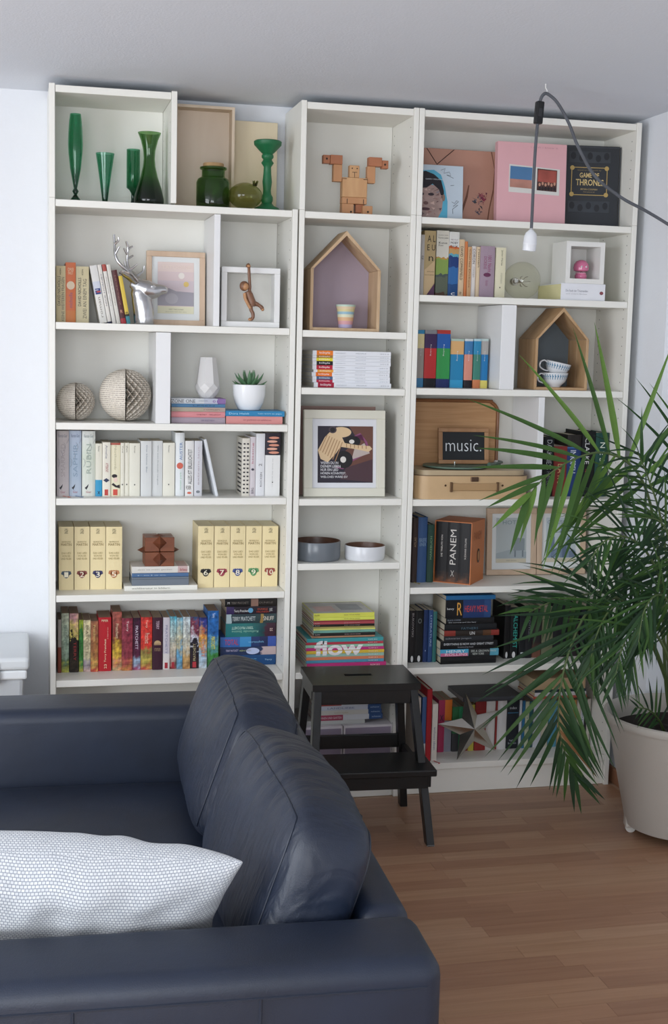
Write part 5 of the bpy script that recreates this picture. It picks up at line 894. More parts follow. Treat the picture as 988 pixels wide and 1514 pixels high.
# bowls
def bowl(label,x,y,r,h,outc,inc):
    t=thing('bowl',label,'bowl',(x,y,.8395))
    MB().lathe([(.0002,.0),(r*.94,0),(r*.98,.004),(r,.012),(r,h-.002),(r-.001,h)],48,cap=False).build('outer_shell',mat(outc,.22,nz=.03),t,True)
    MB().lathe([(r-.001,h),(r-.004,h),(r-.007,h*.5),(r-.015,.008),(.0002,.007)],48,cap=False).build('lining',wood(inc,'6a4430',(6,30,30),.4),t,True)
bowl('grey lacquered bamboo bowl, the larger of two',.911,.105,.0845,.066,'6c737a','4c3024')
bowl('white lacquered bamboo bowl, the smaller of two',1.082,.09,.071,.05,'d8dade','5c3a26')
# lettering across the flow pile
t2=None
# bottom shelf of the narrow bookcase
lav=mat('8f8296',.7,nz=.03); edg=mat('cfc8cc',.7)
for lab,x0,x1 in (('lavender cardboard drawer box with pale edges, under the flat magazine',.83,1.005),('lavender cardboard drawer box with pale edges, nearest the step stool back legs',1.0085,1.1855)):
    t=thing('cardboard_box',lab,'box',((x0+x1)/2,.14,.1122)); w_=(x1-x0)/2
    MB().box(-w_,w_,-.108,.12,0,.143).build('box_body',edg,t,bevel=.001,seg=1); MB().box(-w_+.006,w_-.006,-.1095,-.107,.006,.135).build('front_panel',lav,t); MB().box(-.018,.018,-.1105,-.109,.064,.07).build('pull_slot',mat('d8d0d0',.6),t)
zz=.2554
for i,(st_,lab,tx) in enumerate((([(0,'b8b8b4')],'grey brochure lying on the lavender boxes',[]),([(0,'a83c58'),(.42,'c4c4c8'),(.8,'2c4c80')],'magazine with crimson and navy spine bands, lowest of its pile',[('WOHNEN UND GARTEN',.04,.4,'u','e0c8cc',0,.4)]),([(0,'c0bcb4'),(.8,'2c4c80')],'magazine with beige spine and navy end',[('kochen backen',.3,.5,'u','a89060',0,.3)]),([(0,'b8bcc8'),(.8,'2c4c80')],'magazine with pale blue spine and navy end',[('LANDLIEBE',.2,.6,'u','5a6088',0,.4)]),([(0,'a84c48'),(.4,'c0c0c4'),(.8,'24447c')],'magazine with red and navy spine bands, topmost under the stool seat',[('LIVING AT HOME',.04,.36,'u','e0c0b8',0,.4)]))):
    hgt=[.014,.019,.016,.016,.018][i]; x0=[.86,.905,.905,.905,.905][i]; ln=[.23,.25,.246,.243,.245][i]
    zz+=hgt+.0004
    book('magazine',lab,'magazines on the lavender boxes',hgt,ln,.17,st_,tx+([('zuhause',.84,.97,'u','a8c0d8',0,.3)] if i else []),{'mag':1},'ccc8c0',(x0,.055,zz),(0,math.pi/2,0),'magazine')
# the word spelled across the stacked magazine spines, one slice per magazine
import bmesh
cu=bpy.data.curves.new('t','FONT'); cu.body='flow'; cu.offset=.035; cu.resolution_u=4
tt=bpy.data.objects.new('t',cu); C.objects.link(tt); dg=bpy.context.evaluated_depsgraph_get(); fm=bpy.data.meshes.new_from_object(tt.evaluated_get(dg)); bpy.data.objects.remove(tt)
xs=[v.co.x for v in fm.vertices]; ys=[v.co.y for v in fm.vertices]
FX=(.9,1.075); FZ=(.505,.558)
for v in fm.vertices: v.co=(FX[0]+(v.co.x-min(xs))/(max(xs)-min(xs))*(FX[1]-FX[0]),0,FZ[0]+(v.co.y-min(ys))/(max(ys)-min(ys))*(FZ[1]-FZ[0]))
for (z0,z1,x0,o) in STK['M6a']:
    b=bmesh.new(); b.from_mesh(fm)
    for co,no in (((0,0,z0+.0004),(0,0,-1)),((0,0,z1-.0004),(0,0,1))):
        bmesh.ops.bisect_plane(b,geom=b.verts[:]+b.edges[:]+b.faces[:],plane_co=co,plane_no=no,clear_outer=True)
    if len(b.faces):
        for v in b.verts: v.co=(z1-v.co.z,-.0009,v.co.x-x0)
        me=bpy.data.meshes.new('word_slice'); b.to_mesh(me); me.materials.append(mat('e8e4e4',.4)); k=bpy.data.objects.new('word_slice',me); C.objects.link(k); k.parent=o
    b.free()
z0,z1,x0,o=STK['M6b'][-1]
MB().box(-.0006,-.0001,.004,.19,.003,.215).build('cover_picture',mat('b0aeac',.35,nz=.5),o); MB().box(-.0009,-.0006,.03,.12,.02,.09).build('cover_picture',mat('c89c98',.35,nz=.4),o); MB().box(-.0009,-.0006,.05,.15,.11,.19).build('cover_picture',mat('7c8088',.35,nz=.5),o)
# ------------------------------------------------------------------ right bookcase, top box
Z=2.0168
def coverbook(label,loc,W,H,th,col,rx,rz,group=None,pagec='d8cfc0',art=None):
    t=thing('photo_book',label,'book',(loc[0],loc[1],loc[2]+th*abs(math.sin(rx))+.0003),rot=(rx,0,rz),group=group)
    MB().box(0,W,0,.003,0,H).build('front_cover',mat(col,.45,nz=.04),t,bevel=.0008,seg=1); MB().box(0,W,th-.003,th,0,H).build('back_cover',mat(col,.45),t,bevel=.0008,seg=1)
    MB().box(0,.003,.003,th-.003,0,H).build('spine',mat(col,.45),t); MB().box(.004,W-.004,.0032,th-.0032,.004,H-.004).build('pages',mat(pagec,.8),t)
    return t
t=coverbook('wide skin toned photo book with tattooed shoulder, behind the blue portrait',(1.27,.155,Z),.268,.25,.02,'c48e78',-.05,0)
dk=mat('4a2c24',.6)
P=MB(); P.tube([(.015,-.0006,.249),(.05,-.0006,.2),(.052,-.0006,.195),(.115,-.0006,.249)],.0014,6); P.build('printed_necklace',dk,t)
flat(t,'printed_shadow',mat('80503c',.6),[(.145,.002),(.152,.04),(.168,.09),(.173,.13),(.169,.13),(.16,.09),(.146,.05),(.139,.002)],-.0002)
flat(t,'printed_shadow',mat('80503c',.6),[(.24,.002),(.246,.05),(.26,.12),(.264,.19),(.25,.249),(.254,.249),(.2665,.19),(.263,.11),(.25,.05),(.244,.002)],-.0002)
rt_=random.Random(9)
for k in range(46):
    ro=k>=28; cx=rt_.gauss(.22 if ro else .213,.008 if ro else .011); cz=rt_.gauss(.094,.009) if ro else rt_.uniform(.03,.1)
    c=rt_.choice(('a03a54','8c3048','b04c64','742c48')) if ro else rt_.choice(('5c5868','454452','6a6c7c','3c4048','7a6a70'))
    flat(t,'printed_tattoo',mat(c,.6,nz=.3),[(cx+rt_.uniform(-.01,.01),cz+rt_.uniform(-.009,.009)) for _ in range(3)],-.0003-.00003*k,.0002)
t=coverbook('blue and white book cover with dark haired painted portrait',(1.2265,.07,Z),.165,.182,.012,'b9c8d4',-.06,0)
y=-.0002
flat(t,'printed_blue',mat('4aa8c8',.5,nz=.15),[(.0,.16),(.06,.165),(.085,.15),(.1,.11),(.11,.06),(.11,.002),(.08,.002),(.0,.1)],y)
flat(t,'printed_face',mat('a48880',.6,nz=.4),[(0,.002),(.075,.002),(.09,.03),(.094,.07),(.09,.11),(.0,.12)],y-.0005)
flat(t,'printed_hair',mat('1c1820',.6),[(0,.152),(.03,.16),(.06,.15),(.086,.13),(.096,.095),(.097,.06),(.09,.07),(.078,.1),(.055,.118),(.035,.104),(0,.1)],y-.001)
rf=random.Random(4)
for k in range(44):
    cx,cz=rf.uniform(.004,.088),rf.uniform(.006,.1); c=rf.choice(('9a7268','7a5a58','b08a80','5c4448','c8a89c','6a4a4c','8a8088'))
    flat(t,'printed_brush_stroke',mat(c,.6,nz=.3),[(cx+rf.uniform(-.01,.01),cz+rf.uniform(-.007,.007)) for _ in range(3)],y-.0012-.00002*k,.0002)
for (cx,cz,rx,rz_,c) in ((.05,.082,.011,.005,'342830'),(.016,.082,.009,.005,'342830'),(.03,.032,.017,.005,'4c2c34'),(.032,.052,.009,.006,'6a4a48'),(.095,.072,.005,.012,'8a7060')): disc(t,'printed_face_mark',mat(c,.6,nz=.4),(cx,cz),rx,rz_,y-.0024,12,.0002)
text('GARRY PERLMAN',t,'d0d8e0',.06,.004,(.06,y-.0028,.133))
s_=MB()
for pl in ([(.085,.165),(.1,.172),(.095,.155),(.115,.16),(.12,.148),(.105,.15),(.13,.14)],[(.125,.06),(.135,.055),(.142,.065),(.15,.062),(.13,.045),(.148,.05),(.128,.035),(.13,.02)],[(.12,.115),(.132,.116)]): s_.tube([(a,y-.0008,b) for a,b in pl],.0006,4)
s_.build('printed_scribble',mat('3c4450'),t)
t=coverbook('pink photo book with two instant photos on the cover',(1.518,.08,Z),.253,.276,.03,'dfa6ac',-.045,-.02,pagec='e0d4d0')
pic(t,'photo_mount','d4d2cc',R_(.045,.24,.095,.215) if False else [(.042,.105),(.228,.1),(.229,.19),(.043,.2)],-.0002)
flat(t,'photo_sky',mat('4878a8',.4),[(.046,.145),(.126,.142),(.127,.191),(.047,.194)],-.0008); flat(t,'photo_crowd',mat('b07868',.5,nz=.6),[(.046,.122),(.126,.119),(.126,.148),(.046,.15)],-.0012)
flat(t,'photo_dark',mat('50302c',.4,nz=.6),[(.145,.115),(.218,.112),(.219,.186),(.146,.19)],-.0008); flat(t,'photo_red',mat('a0483c',.5,nz=.7),[(.148,.145),(.216,.142),(.217,.183),(.149,.186)],-.0012)
for k in range(6): disc(t,'photo_face',mat('c08a70',.5),(.155+.011*k,.135+.004*(k%2)),.004,.006,-.0014,8); disc(t,'photo_body',mat('241c20',.5),(.155+.011*k,.122),.005,.007,-.0015,8)
text('i wish i knew it',t,'c08890',.1,.006,(.17,-.0006,.262))
t=coverbook('black embossed hardcover with gold framed title panel',(1.772,.135,Z),.212,.285,.035,'2c3036',-.04,-.16,pagec='c8bfa8')
gold=mat('c8a860',.35,.6)
def bar(a,b,c,d,y=-.0002): MB().box(a,b,y-.0008,y,c,d).build('gold_frame',gold,t)
bar(.04,.17,.112,.1145); bar(.04,.17,.2075,.21); bar(.04,.0425,.112,.21); bar(.1675,.17,.112,.21)
for cx in(.043,.167):
    for cz in(.115,.207): disc(t,'gold_corner',gold,(cx,cz),.008,.008,-.0004,12)
text('GAME OF',t,'d8bc78',.07,.017,(.105,-.0008,.182),bold=True); text('THRONES',t,'d8bc78',.1,.022,(.107,-.0008,.157),bold=True); text('based on the novels by',t,'a89058',.085,.004,(.105,-.0008,.199)); text('BRYAN COGMAN',t,'c0a468',.06,.006,(.105,-.0008,.133)); text('foreword',t,'a89058',.04,.004,(.105,-.0008,.124))
em=mat('383d44',.5,nz=.3)
for zc in(.072,.245):
    MB().box(.03,.18,-.0012,0,zc-.02,zc+.02).build('embossed_panel',em,t,bevel=.0008,seg=1)
    for k in range(5): disc(t,'embossed_figure',mat('20242a',.5),(.045+.03*k,zc+.004*(-1)**k),.01,.013,-.0013,9)
for (a,b,c,d) in ((.008,.217,.006,.01),(.008,.217,.278,.282),(.008,.012,.01,.278),(.213,.217,.01,.278)): MB().box(a,b,-.001,0,c,d).build('embossed_border',em,t)
# ------------------------------------------------------------------ right bookcase, lamp shelf
Z=1.7573
t=thing('globe_bulb','large clear glass globe bulb resting on the shelf','bulb',(1.637,.12,Z))
MB().ball((0,0,.066),.066,36,20).build('glass_globe',thin_glass('fcfcf6'),t,True)
t_=MB(); t_.tube([(0,.06,.066),(0,.025,.064),(0,.01,.062)],[.007,.005,.003],10)
for k in range(6): a=k*1.047; t_.tube([(0,.012,.062),(.018*math.cos(a),-.01,.062+.018*math.sin(a)),(.02*math.cos(a),-.03,.062+.02*math.sin(a))],.0009,5)
t_.build('filament',mat('8a7a5c',.3,.7),t,True)
MB().tube([(0,.064,.066),(0,.083,.066),(0,.09,.066)],[.0135,.0135,.008],20).build('screw_cap',mat('a8a49a',.3,1),t,True)
t=thing('dark_disc','thin dark disc propped behind the glass globe','disc',(1.585,.225,Z))
MB().lathe([(.0002,-.003),(.028,-.003),(.03,0),(.028,.003),(.0002,.003)],24,cap=False).build('disc',mat('3c3c38',.4),t,True,loc=(0,0,.1),rot=(0,1.5708,0)); MB().box(-.006,.006,-.01,.01,0,.0705).build('stand',mat('4a4844',.5),t)
t=thing('lying_book','white book lying flat under the white cube','book',(1.83,.12,Z))
MB().box(-.084,.082,-.095,.12,0,.0025).build('back_cover',mat('e2e3e8',.35),t); MB().box(-.084,.082,-.095,.12,.0555,.058).build('front_cover',mat('e2e3e8',.35),t); MB().box(-.084,.082,-.0975,-.095,0,.058).build('spine',mat('e2e3e8',.35),t)
MB().box(-.083,.079,-.0945,.117,.0027,.0553).build('pages',mat('dcd49c',.8),t)
text('Die Stadt der Träumenden',t,'8a8c98',.083,.008,(-.025,-.0979,.033)); text('und andere Bücher',t,'a8aab0',.08,.004,(-.025,-.0979,.022)); disc(t,'publisher_mark',mat('8a4048'),(.068,.027),.007,.006,-.0977)
Z2=Z+.0584
t=thing('cube_frame','white open cube box with the pink figure inside','box',(1.832,.12,Z2)); cw=mat('e2e1dc',.4,nz=.01)
a=.072
for b in ((-a,-a+.0165,-.098,.03,0,2*a),(a-.0165,a,-.098,.03,0,2*a),(-a+.0165,a-.0165,-.098,.03,0,.0165),(-a+.0165,a-.0165,-.098,.03,2*a-.0165,2*a)): MB().box(*b).build('cube_side',cw,t)
MB().box(-a+.0165,a-.0165,.022,.028,.0165,2*a-.0165).build('cube_back',cw,t)
t=thing('pink_figure','small glossy pink wobbling figure in the white cube','figurine',(1.84,.075,Z2+.0168))
pk=mat('e0709a',.15,coat=.6); MB().lathe([(.0002,0),(.017,0),(.021,.006),(.0215,.014),(.018,.019),(.0002,.021)],28).build('body',pk,t,True)
MB().lathe([(.0175,.019),(.02,.0215),(.0175,.024)],24).build('belt',mat('f0a8c0',.2),t,True)
MB().tube([(.004*math.cos(k*.9),.004*math.sin(k*.9),.021+.0011*k) for k in range(9)],.0009,5).build('spring',mat('b8b0b0',.25,1),t,True)
MB().lathe([(.0002,.0275),(.02,.0275),(.026,.031),(.0275,.04),(.025,.053),(.018,.063),(.008,.0675),(.0002,.068)],30).build('head',pk,t,True)
for sx in(-1,1): MB().ball((sx*.009,-.0262,.043),(.0032,.002,.0036),10,8).build('eye',mat('f0f0f0',.2),t,True); MB().ball((sx*.009,-.0282,.043),(.0014,.001,.0018),8,6).build('pupil',mat('101010',.2),t,True)
# ------------------------------------------------------------------ right bookcase, house shelf
house('wooden_house','oiled wood shelf house with slate blue back holding the stacked cups',(1.766,.035,1.4423),.2,.178,.289,.165,.0095,hw2,'66727a',0,True)
por=mat('dfe2e6',.15,nz=.01); blu=mat('4e86a8',.3)
def teacup(label,loc,rx,ry,rz):
    t=thing('teacup',label,'cup',loc,rot=(rx,ry,rz),group='blue patterned teacups in the slate blue house')
    pr=[(.019,0),(.02,.003),(.024,.007),(.036,.018),(.0435,.034),(.0465,.05)]
    inn=[(r-.0022,z+.0005) for r,z in reversed(pr) if z>.004]
    MB().lathe([(.0002,.001)]+pr+inn+[(.0002,.0075)],40,cap=False).build('cup_body',por,t,True)
    g=MB()
    for k in range(30):
        a=2*math.pi*k/30
        for (z0,z1,da) in ((.027,.045,0),(.034,.04,.06)):
            r0=.0405+(z0-.027)*.25; r1=.0412+(z1-.027)*.27
            V=[(r*math.cos(a+da+s*.03),r*math.sin(a+da+s*.03),z) for z,r in((z0,r0+.0009),(z1,r1+.0009)) for s in(-1,1)]
            g.add(V,[(0,1,3,2)])
    g.build('leaf_pattern',blu,t)
    MB().tube(cat_rom([(-.0435,0,.043),(-.058,0,.047),(-.07,0,.038),(-.068,0,.022),(-.05,0,.014),(-.034,0,.013)],5),[(.0028,.004)]*26,8).build('handle',por,t,True)
    return t
teacup('white teacup with blue leaf pattern, lower of two in the small house',(1.764,.085,1.4522),0,0,.15)
teacup('white teacup with blue leaf pattern, tilted inside the lower one',(1.765,.087,1.4905),.1,.17,.1)
# ------------------------------------------------------------------ right bookcase, record player
Z=1.0583
def rrect(x0,x1,z0,z1,r,n=6,corners=(1,1,1,1)):
    P=[]
    for k,(cx,cz,a0) in enumerate(((x1-r,z0+r,-90),(x1-r,z1-r,0),(x0+r,z1-r,90),(x0+r,z0+r,180))):
        for i in range(n+1):
            a=math.radians(a0+90*i/n); P.append((cx+r*math.cos(a),cz+r*math.sin(a)))
    return P
t=thing('record_player','tan suitcase record player with its wicker lid standing open','record player',(1.45,.13,Z))
tan=mat('c8a476',.45,nz=.08,bump=.15,bs=400); wick=wood('b4804e','c89664',(4,4,120),.6)
MB().prism(rrect(-.211,.211,-.118,.126,.05),0,.082,'z').build('case',tan,t,True,angle=50)
MB().prism(rrect(-.2,.2,-.11,.118,.045),.0822,.1,'z').build('deck',mat('b7a07c',.45),t,True,angle=50)
MB().prism(rrect(-.2115,.2115,-.1185,.1265,.05),.081,.0826,'z').build('lid_seam',mat('5c4028',.5),t)
MB().lathe([(.0002,0),(.113,0),(.115,.002),(.113,.006),(.0002,.0065)],48,cap=False).build('turntable',mat('5c7464',.4),t,True,loc=(-.035,0,.1035)); MB().lathe([(.012,.0),(.012,.004)],16).build('hub',mat('3c4038'),t,loc=(-.035,0,.0998))
MB().lathe([(.003,0),(.003,.012),(.0002,.013)],10).build('spindle',mat('c8c8c0',.2,1),t,True,loc=(-.035,0,.1095))
MB().tube([(.155,.07,.116),(.15,.02,.118),(.09,-.05,.117),(.072,-.062,.116)],[.005,.005,.0045,.008],10).build('tone_arm',mat('4c6458',.4),t,True); MB().lathe([(.016,0),(.016,.016),(.012,.02),(.0002,.02)],20).build('arm_base',mat('e0e0dc',.3),t,True,loc=(.155,.072,.1003)); MB().box(.06,.16,.052,.07,.1002,.113).build('arm_rest',mat('56705f',.4),t,bevel=.003)
g=MB(); g.box(-.085,.085,-.1255,-.1185,.03,.056); g.build('handle',mat('b08a5c',.5),t,bevel=.003)
for sx in(-1,1): MB().box(sx*.085-.004,sx*.085+.004,-.128,-.1182,.026,.06).build('handle_mount',mat('6a4c30',.4,.3),t,bevel=.001); disc(t,'rivet',mat('5a4028',.4,.5),(sx*.105,.048),.004,.004,-.1182,10)
MB().box(-.014,.014,-.125,-.1182,.062,.078).build('latch',mat('6a5040',.3,.8),t,bevel=.002)
lid=MB().prism(rrect(-.205,.16,.0,.3,.05),.0,.03).build('lid',mat('b88452',.5,nz=.06),t,True,loc=(0,.088,.04+.0),angle=50)
MB().prism(rrect(-.19,.145,.012,.288,.04),-.0025,-.0005).build('wicker_panel',wick,lid)
g=MB(); g.tube(cat_rom([(a,-.001,b) for a,b in rrect(-.198,.153,.006,.294,.045)]+[(.108,-.001,.006)],2),.006,8); g.build('lid_rim',mat('8a5630',.4),lid,True)
t=thing('chalkboard','small wood framed chalkboard reading music','chalkboard',(1.4555,.095,Z+.1105),rot=(-.12,0,0))
fw=wood('9a6c44','ac7e54',(20,20,4),.55)
for b in ((-.095,.095,0,.014),(-.095,.095,.114,.128),(-.095,-.079,.014,.114),(.079,.095,.014,.114)): MB().box(b[0],b[1],-.006,.006,b[2],b[3]).build('frame_side',fw,t,bevel=.002)
MB().box(-.079,.079,-.001,.003,.014,.114).build('slate',mat('1e2226',.7,nz=.2),t); text('music.',t,'e0e4e8',.134,.042,(0,-.0016,.066),name='chalk_lettering',bold=-.014)
t.location.y=.152; t.location.z=Z+.1112
# ------------------------------------------------------------------ slipcase and framed prints
Z=.7493
t=thing('slipcase','orange slipcase turned aside holding three black volumes','slipcase',(1.345,.115,Z),-.64)
og=mat('cf7234',.5,nz=.08)
W=.138; D=.155; H=.222
MB().box(0,.0025,0,D,0,H).build('case_side',og,t); s1=MB().box(W-.0025,W,0,D,0,H).build('case_side',og,t); MB().box(.0025,W-.0025,0,D,0,.0025).build('case_bottom',og,t); MB().box(.0025,W-.0025,0,D,H-.0025,H).build('case_top',og,t); MB().box(.0025,W-.0025,D-.0025,D,.0025,H-.0025).build('case_back',og,t)
s_=text('PANEM',s1,'a85420',.09,.03,(W+.0006,.07,.17),'h'); s_.rotation_euler=(0,0,math.pi/2)
dd=disc(s1,'case_emblem',mat('1c1814'),(0,0),.016,.026,0,24); dd.location=(W+.0008,.085,.095); dd.rotation_euler=(0,0,math.pi/2)
dd=disc(s1,'case_emblem_inner',mat('b8763c'),(0,0),.011,.018,0,24); dd.location=(W+.0012,.085,.095); dd.rotation_euler=(0,0,math.pi/2)
root=t
for k,(lab,txs) in enumerate((('black volume with orange flame foot, first in the orange slipcase',[('DIE TRIBUTE VON',.42,.78,'u','d8d0c8',.05,.14)]),('black volume with large pale title, middle of the orange slipcase',[('PANEM',.3,.88,'u','d0c8c0',0,.5),('X',.1,.2,'h','b0a8a0',0,.3)]),('black volume with flame foot, last in the orange slipcase',[('SUZANNE COLLINS',.4,.75,'u','c8c0b8',.05,.14)]))):
    w_=.0435; x=.0032+.0441*k; c_,s__=math.cos(-.64),math.sin(-.64); lx,ly=x,.004
    book('book',lab,'volumes in the orange slipcase',w_,.2155,.145,[(0,'7a4426'),(.08,'3c261a'),(.16,'161315'),(1,'121012')],txs,{'art':.12},'c8bfa8',(1.345+c_*lx-s__*ly,.115+s__*lx+c_*ly,Z+.0028),(0,0,-.64))
for k,(lab,x,ttl) in enumerate((('pale oak frame with icy grey travel print beside the slipcase',1.583,'HOTH'),('pale oak frame with blue city skyline print behind the palm',1.7805,'CORUSCANT'))):
    t=frame('picture_frame',lab,(x,.215,Z+.0004),.195,.248,.02,.016,oakl,'dfe3e4',-.07); y=.0075
    pic(t,'print',['b8c2c4','c0ccd2'][k],R_(.038,.157,.045,.212),y); pic(t,'print_band','d0c8b0',R_(.038,.157,.045,.06),y-.0004); text(ttl,t,'7a929a',[.07,.11][k],.015,(.098,y-.0012,.195)); text('VISIT SOON',t,'8a8a80',.04,.004,(.098,y-.0012,.053))
    if k==0:
        pic(t,'print_snow','a4b0b6',[(.038,.062),(.157,.062),(.157,.085),(.1,.095),(.038,.08)],y-.0008); pic(t,'print_machine','8c989e',[(.105,.09),(.15,.09),(.15,.135),(.118,.138),(.112,.12)],y-.001); pic(t,'print_machine','7a868e',[(.11,.066),(.116,.066),(.116,.09),(.11,.09)],y-.0012); pic(t,'print_machine','7a868e',[(.14,.066),(.146,.066),(.146,.09),(.14,.09)],y-.0012)
    else:
        for j,(a,b,h_,c_) in enumerate(((.04,.06,.12,'8296ae'),(.058,.072,.15,'6c7f9a'),(.07,.088,.1,'7588a2'),(.085,.1,.135,'8fa2b8'),(.095,.105,.175,'7488a4'),(.103,.125,.115,'5c6f8c'),(.12,.133,.145,'8296ae'),(.13,.157,.095,'6c7f9a'))): pic(t,'print_tower',c_,[(a,.062),(b,.062),(b,h_-.012),((a+b)/2,h_),(a,h_-.012)],y-.0006-.0002*j)
# ------------------------------------------------------------------ bottom shelf: star and flat books
Z=.1123
t=thing('metal_star','five pointed folded metal star leaning against the books','ornament',(1.485,.028,Z),rot=(-.12,0,0))
cz=.118; ptsS=[]
for k in range(10):
    a=math.radians(100+36*k); r=.128 if k%2==0 else .05; ptsS.append((r*math.cos(a),0,cz+r*math.sin(a)))
mn=min(p[2] for p in ptsS)
pts=[(a,b,c-mn) for a,b,c in ptsS]; sm=mat('c0bab0',.17,1,nz=.1)
for k in range(0,10,2):
    tip=pts[k]; l=pts[k-1]; r=pts[(k+1)%10]; ctr=(0,-.034,cz-mn); bk=(0,.012,cz-mn)
    MB().add([tip,l,r,ctr,bk],[(0,1,3),(0,3,2),(0,4,1),(0,2,4)]).build('star_arm',sm,t)
for i,(lab,x0,x1,z0,th,dp,st_,rz) in enumerate((('dark flat folder lying across the books behind the star',1.46,1.69,.3126,.016,.19,[(0,'3a3c42')],0),)):
    b_=book('book',lab,'books lying across the bottom row',th,x1-x0,.18,st_,[],{},'8a8a88',(x0,.07,z0+th),(0,math.pi/2,0))
z0=.3138
for lab,x0,x1,th,st_ in (('red flat book lying on the bottom row under the palm',1.73,1.94,.009,[(0,'b85040')]),('white and red flat book in the pile under the palm',1.735,1.937,.014,[(0,'d0ccd0'),(.5,'ccc4c8')]),('dark navy flat book in the pile under the palm',1.735,1.935,.01,[(0,'28323c')]),('thick pale brown book topping the pile under the palm',1.725,1.932,.042,[(0,'b89a74')])):
    book('book',lab,'books lying across the bottom row',th,x1-x0,.16,st_,[],{},'c8b48c',(x0,.07,z0+th),(0,math.pi/2,0)); z0+=th+.0004
# ------------------------------------------------------------------ step stool
bl=mat('0f1011',.36,nz=.12,bump=.12,bs=90)
t=thing('step_stool','black wooden two step stool with slotted top','step stool',(.995,-.26,0),-.05)
def stepboard(name,x0,x1,y0,y1,z1,th,slot=False):
    if not slot: return MB().box(x0,x1,y0,y1,z1-th,z1).build(name,bl,t,bevel=.004)
    o=MB()
    cx,cy,hw_,hh=(x0+x1)/2-.005,(y0+y1)/2,.046,.0125
    for b in ((x0,cx-hw_,y0,y1),(cx+hw_,x1,y0,y1),(cx-hw_,cx+hw_,y0,cy-hh),(cx-hw_,cx+hw_,cy+hh,y1)): o.box(b[0],b[1],b[2],b[3],z1-th,z1)
    return o.build(name,bl,t)
stepboard('top_step',-.178,.178,-.072,.178,.5,.022,True)
stepboard('lower_step',-.205,.205,-.212,-.012,.253,.022)
for sx in(-1,1):
    MB().beam((sx*.158,-.045,.478),(sx*.193,-.19,0),.0125,.02).build('leg',bl,t,bevel=.002); MB().beam((sx*.158,.155,.478),(sx*.193,.182,0),.0125,.02).build('leg',bl,t,bevel=.002)
    MB().box(sx*.165-.009,sx*.165+.009,-.03,.14,.44,.477).build('side_rail',bl,t,bevel=.002); MB().box(sx*.183-.009,sx*.183+.009,-.19,.15,.19,.23).build('side_rail',bl,t,bevel=.002)
    MB().box(sx*.193-.012,sx*.193+.012,-.209,-.171,-.0002+.0004,.004).build('foot_pad',mat('b8b8b4',.6),t); MB().box(sx*.193-.012,sx*.193+.012,.163,.201,.0002,.004).build('foot_pad',mat('b8b8b4',.6),t)
MB().box(-.148,.148,-.066,-.05,.432,.477).build('front_apron',bl,t,bevel=.002); MB().box(-.148,.148,.15,.166,.432,.477).build('back_apron',bl,t,bevel=.002)
MB().box(-.18,.18,-.2,-.184,.19,.23).build('step_apron',bl,t,bevel=.002); MB().box(-.172,.172,.158,.174,.215,.262).build('back_rail',bl,t,bevel=.002)
# ------------------------------------------------------------------ sofa (faces -X, its back along +X)
def leather(crease=False):
    m=bpy.data.materials.new('navy_leather'); nt,b=nodes(m); L=nt.links.new
    tc=nt.nodes.new('ShaderNodeTexCoord'); n=nt.nodes.new('ShaderNodeTexNoise'); n.inputs['Scale'].default_value=4; n.inputs['Detail'].default_value=5; L(tc.outputs['Object'],n.inputs['Vector'])
    r=nt.nodes.new('ShaderNodeValToRGB'); r.color_ramp.elements[0].position=.3; r.color_ramp.elements[1].position=.72; r.color_ramp.elements[0].color=hx('0b1629'); r.color_ramp.elements[1].color=hx('14223a'); L(n.outputs['Fac'],r.inputs[0]); L(r.outputs[0],b.inputs['Base Color'])
    v=nt.nodes.new('ShaderNodeTexVoronoi'); v.inputs['Scale'].default_value=420; L(tc.outputs['Object'],v.inputs['Vector'])
    b1=nt.nodes.new('ShaderNodeBump'); b1.inputs['Strength'].default_value=.18; b1.inputs['Distance'].default_value=.001; L(v.outputs['Distance'],b1.inputs['Height'])
    n2=nt.nodes.new('ShaderNodeTexNoise'); n2.inputs['Scale'].default_value=14; n2.inputs['Detail'].default_value=4; L(tc.outputs['Object'],n2.inputs['Vector'])
    b2=nt.nodes.new('ShaderNodeBump'); b2.inputs['Strength'].default_value=.25; b2.inputs['Distance'].default_value=.006; L(n2.outputs['Fac'],b2.inputs['Height']); L(b1.outputs[0],b2.inputs['Normal']); mp=nt.nodes.new('ShaderNodeMapping'); mp.inputs['Scale'].default_value=(7,26,8); L(tc.outputs['Object'],mp.inputs[0]); n3=nt.nodes.new('ShaderNodeTexNoise'); n3.inputs['Scale'].default_value=1; n3.inputs['Detail'].default_value=2; n3.inputs['Distortion'].default_value=1.6; L(mp.outputs[0],n3.inputs['Vector']); b3=nt.nodes.new('ShaderNodeBump'); b3.inputs['Strength'].default_value=.5 if crease else 0; b3.inputs['Distance'].default_value=.012; L(n3.outputs['Fac'],b3.inputs['Height']); L(b2.outputs[0],b3.inputs['Normal']); L(b3.outputs[0],b.inputs['Normal'])
    b.inputs['Roughness'].default_value=.5; b.inputs['Specular IOR Level'].default_value=.55
    return m
LEA=leather(); LEC=leather(True); sf=thing('sofa','navy leather sofa with two loose back cushions','sofa',(.572,-2.43,0),-.042)
SEAM=mat('1c2434',.5)
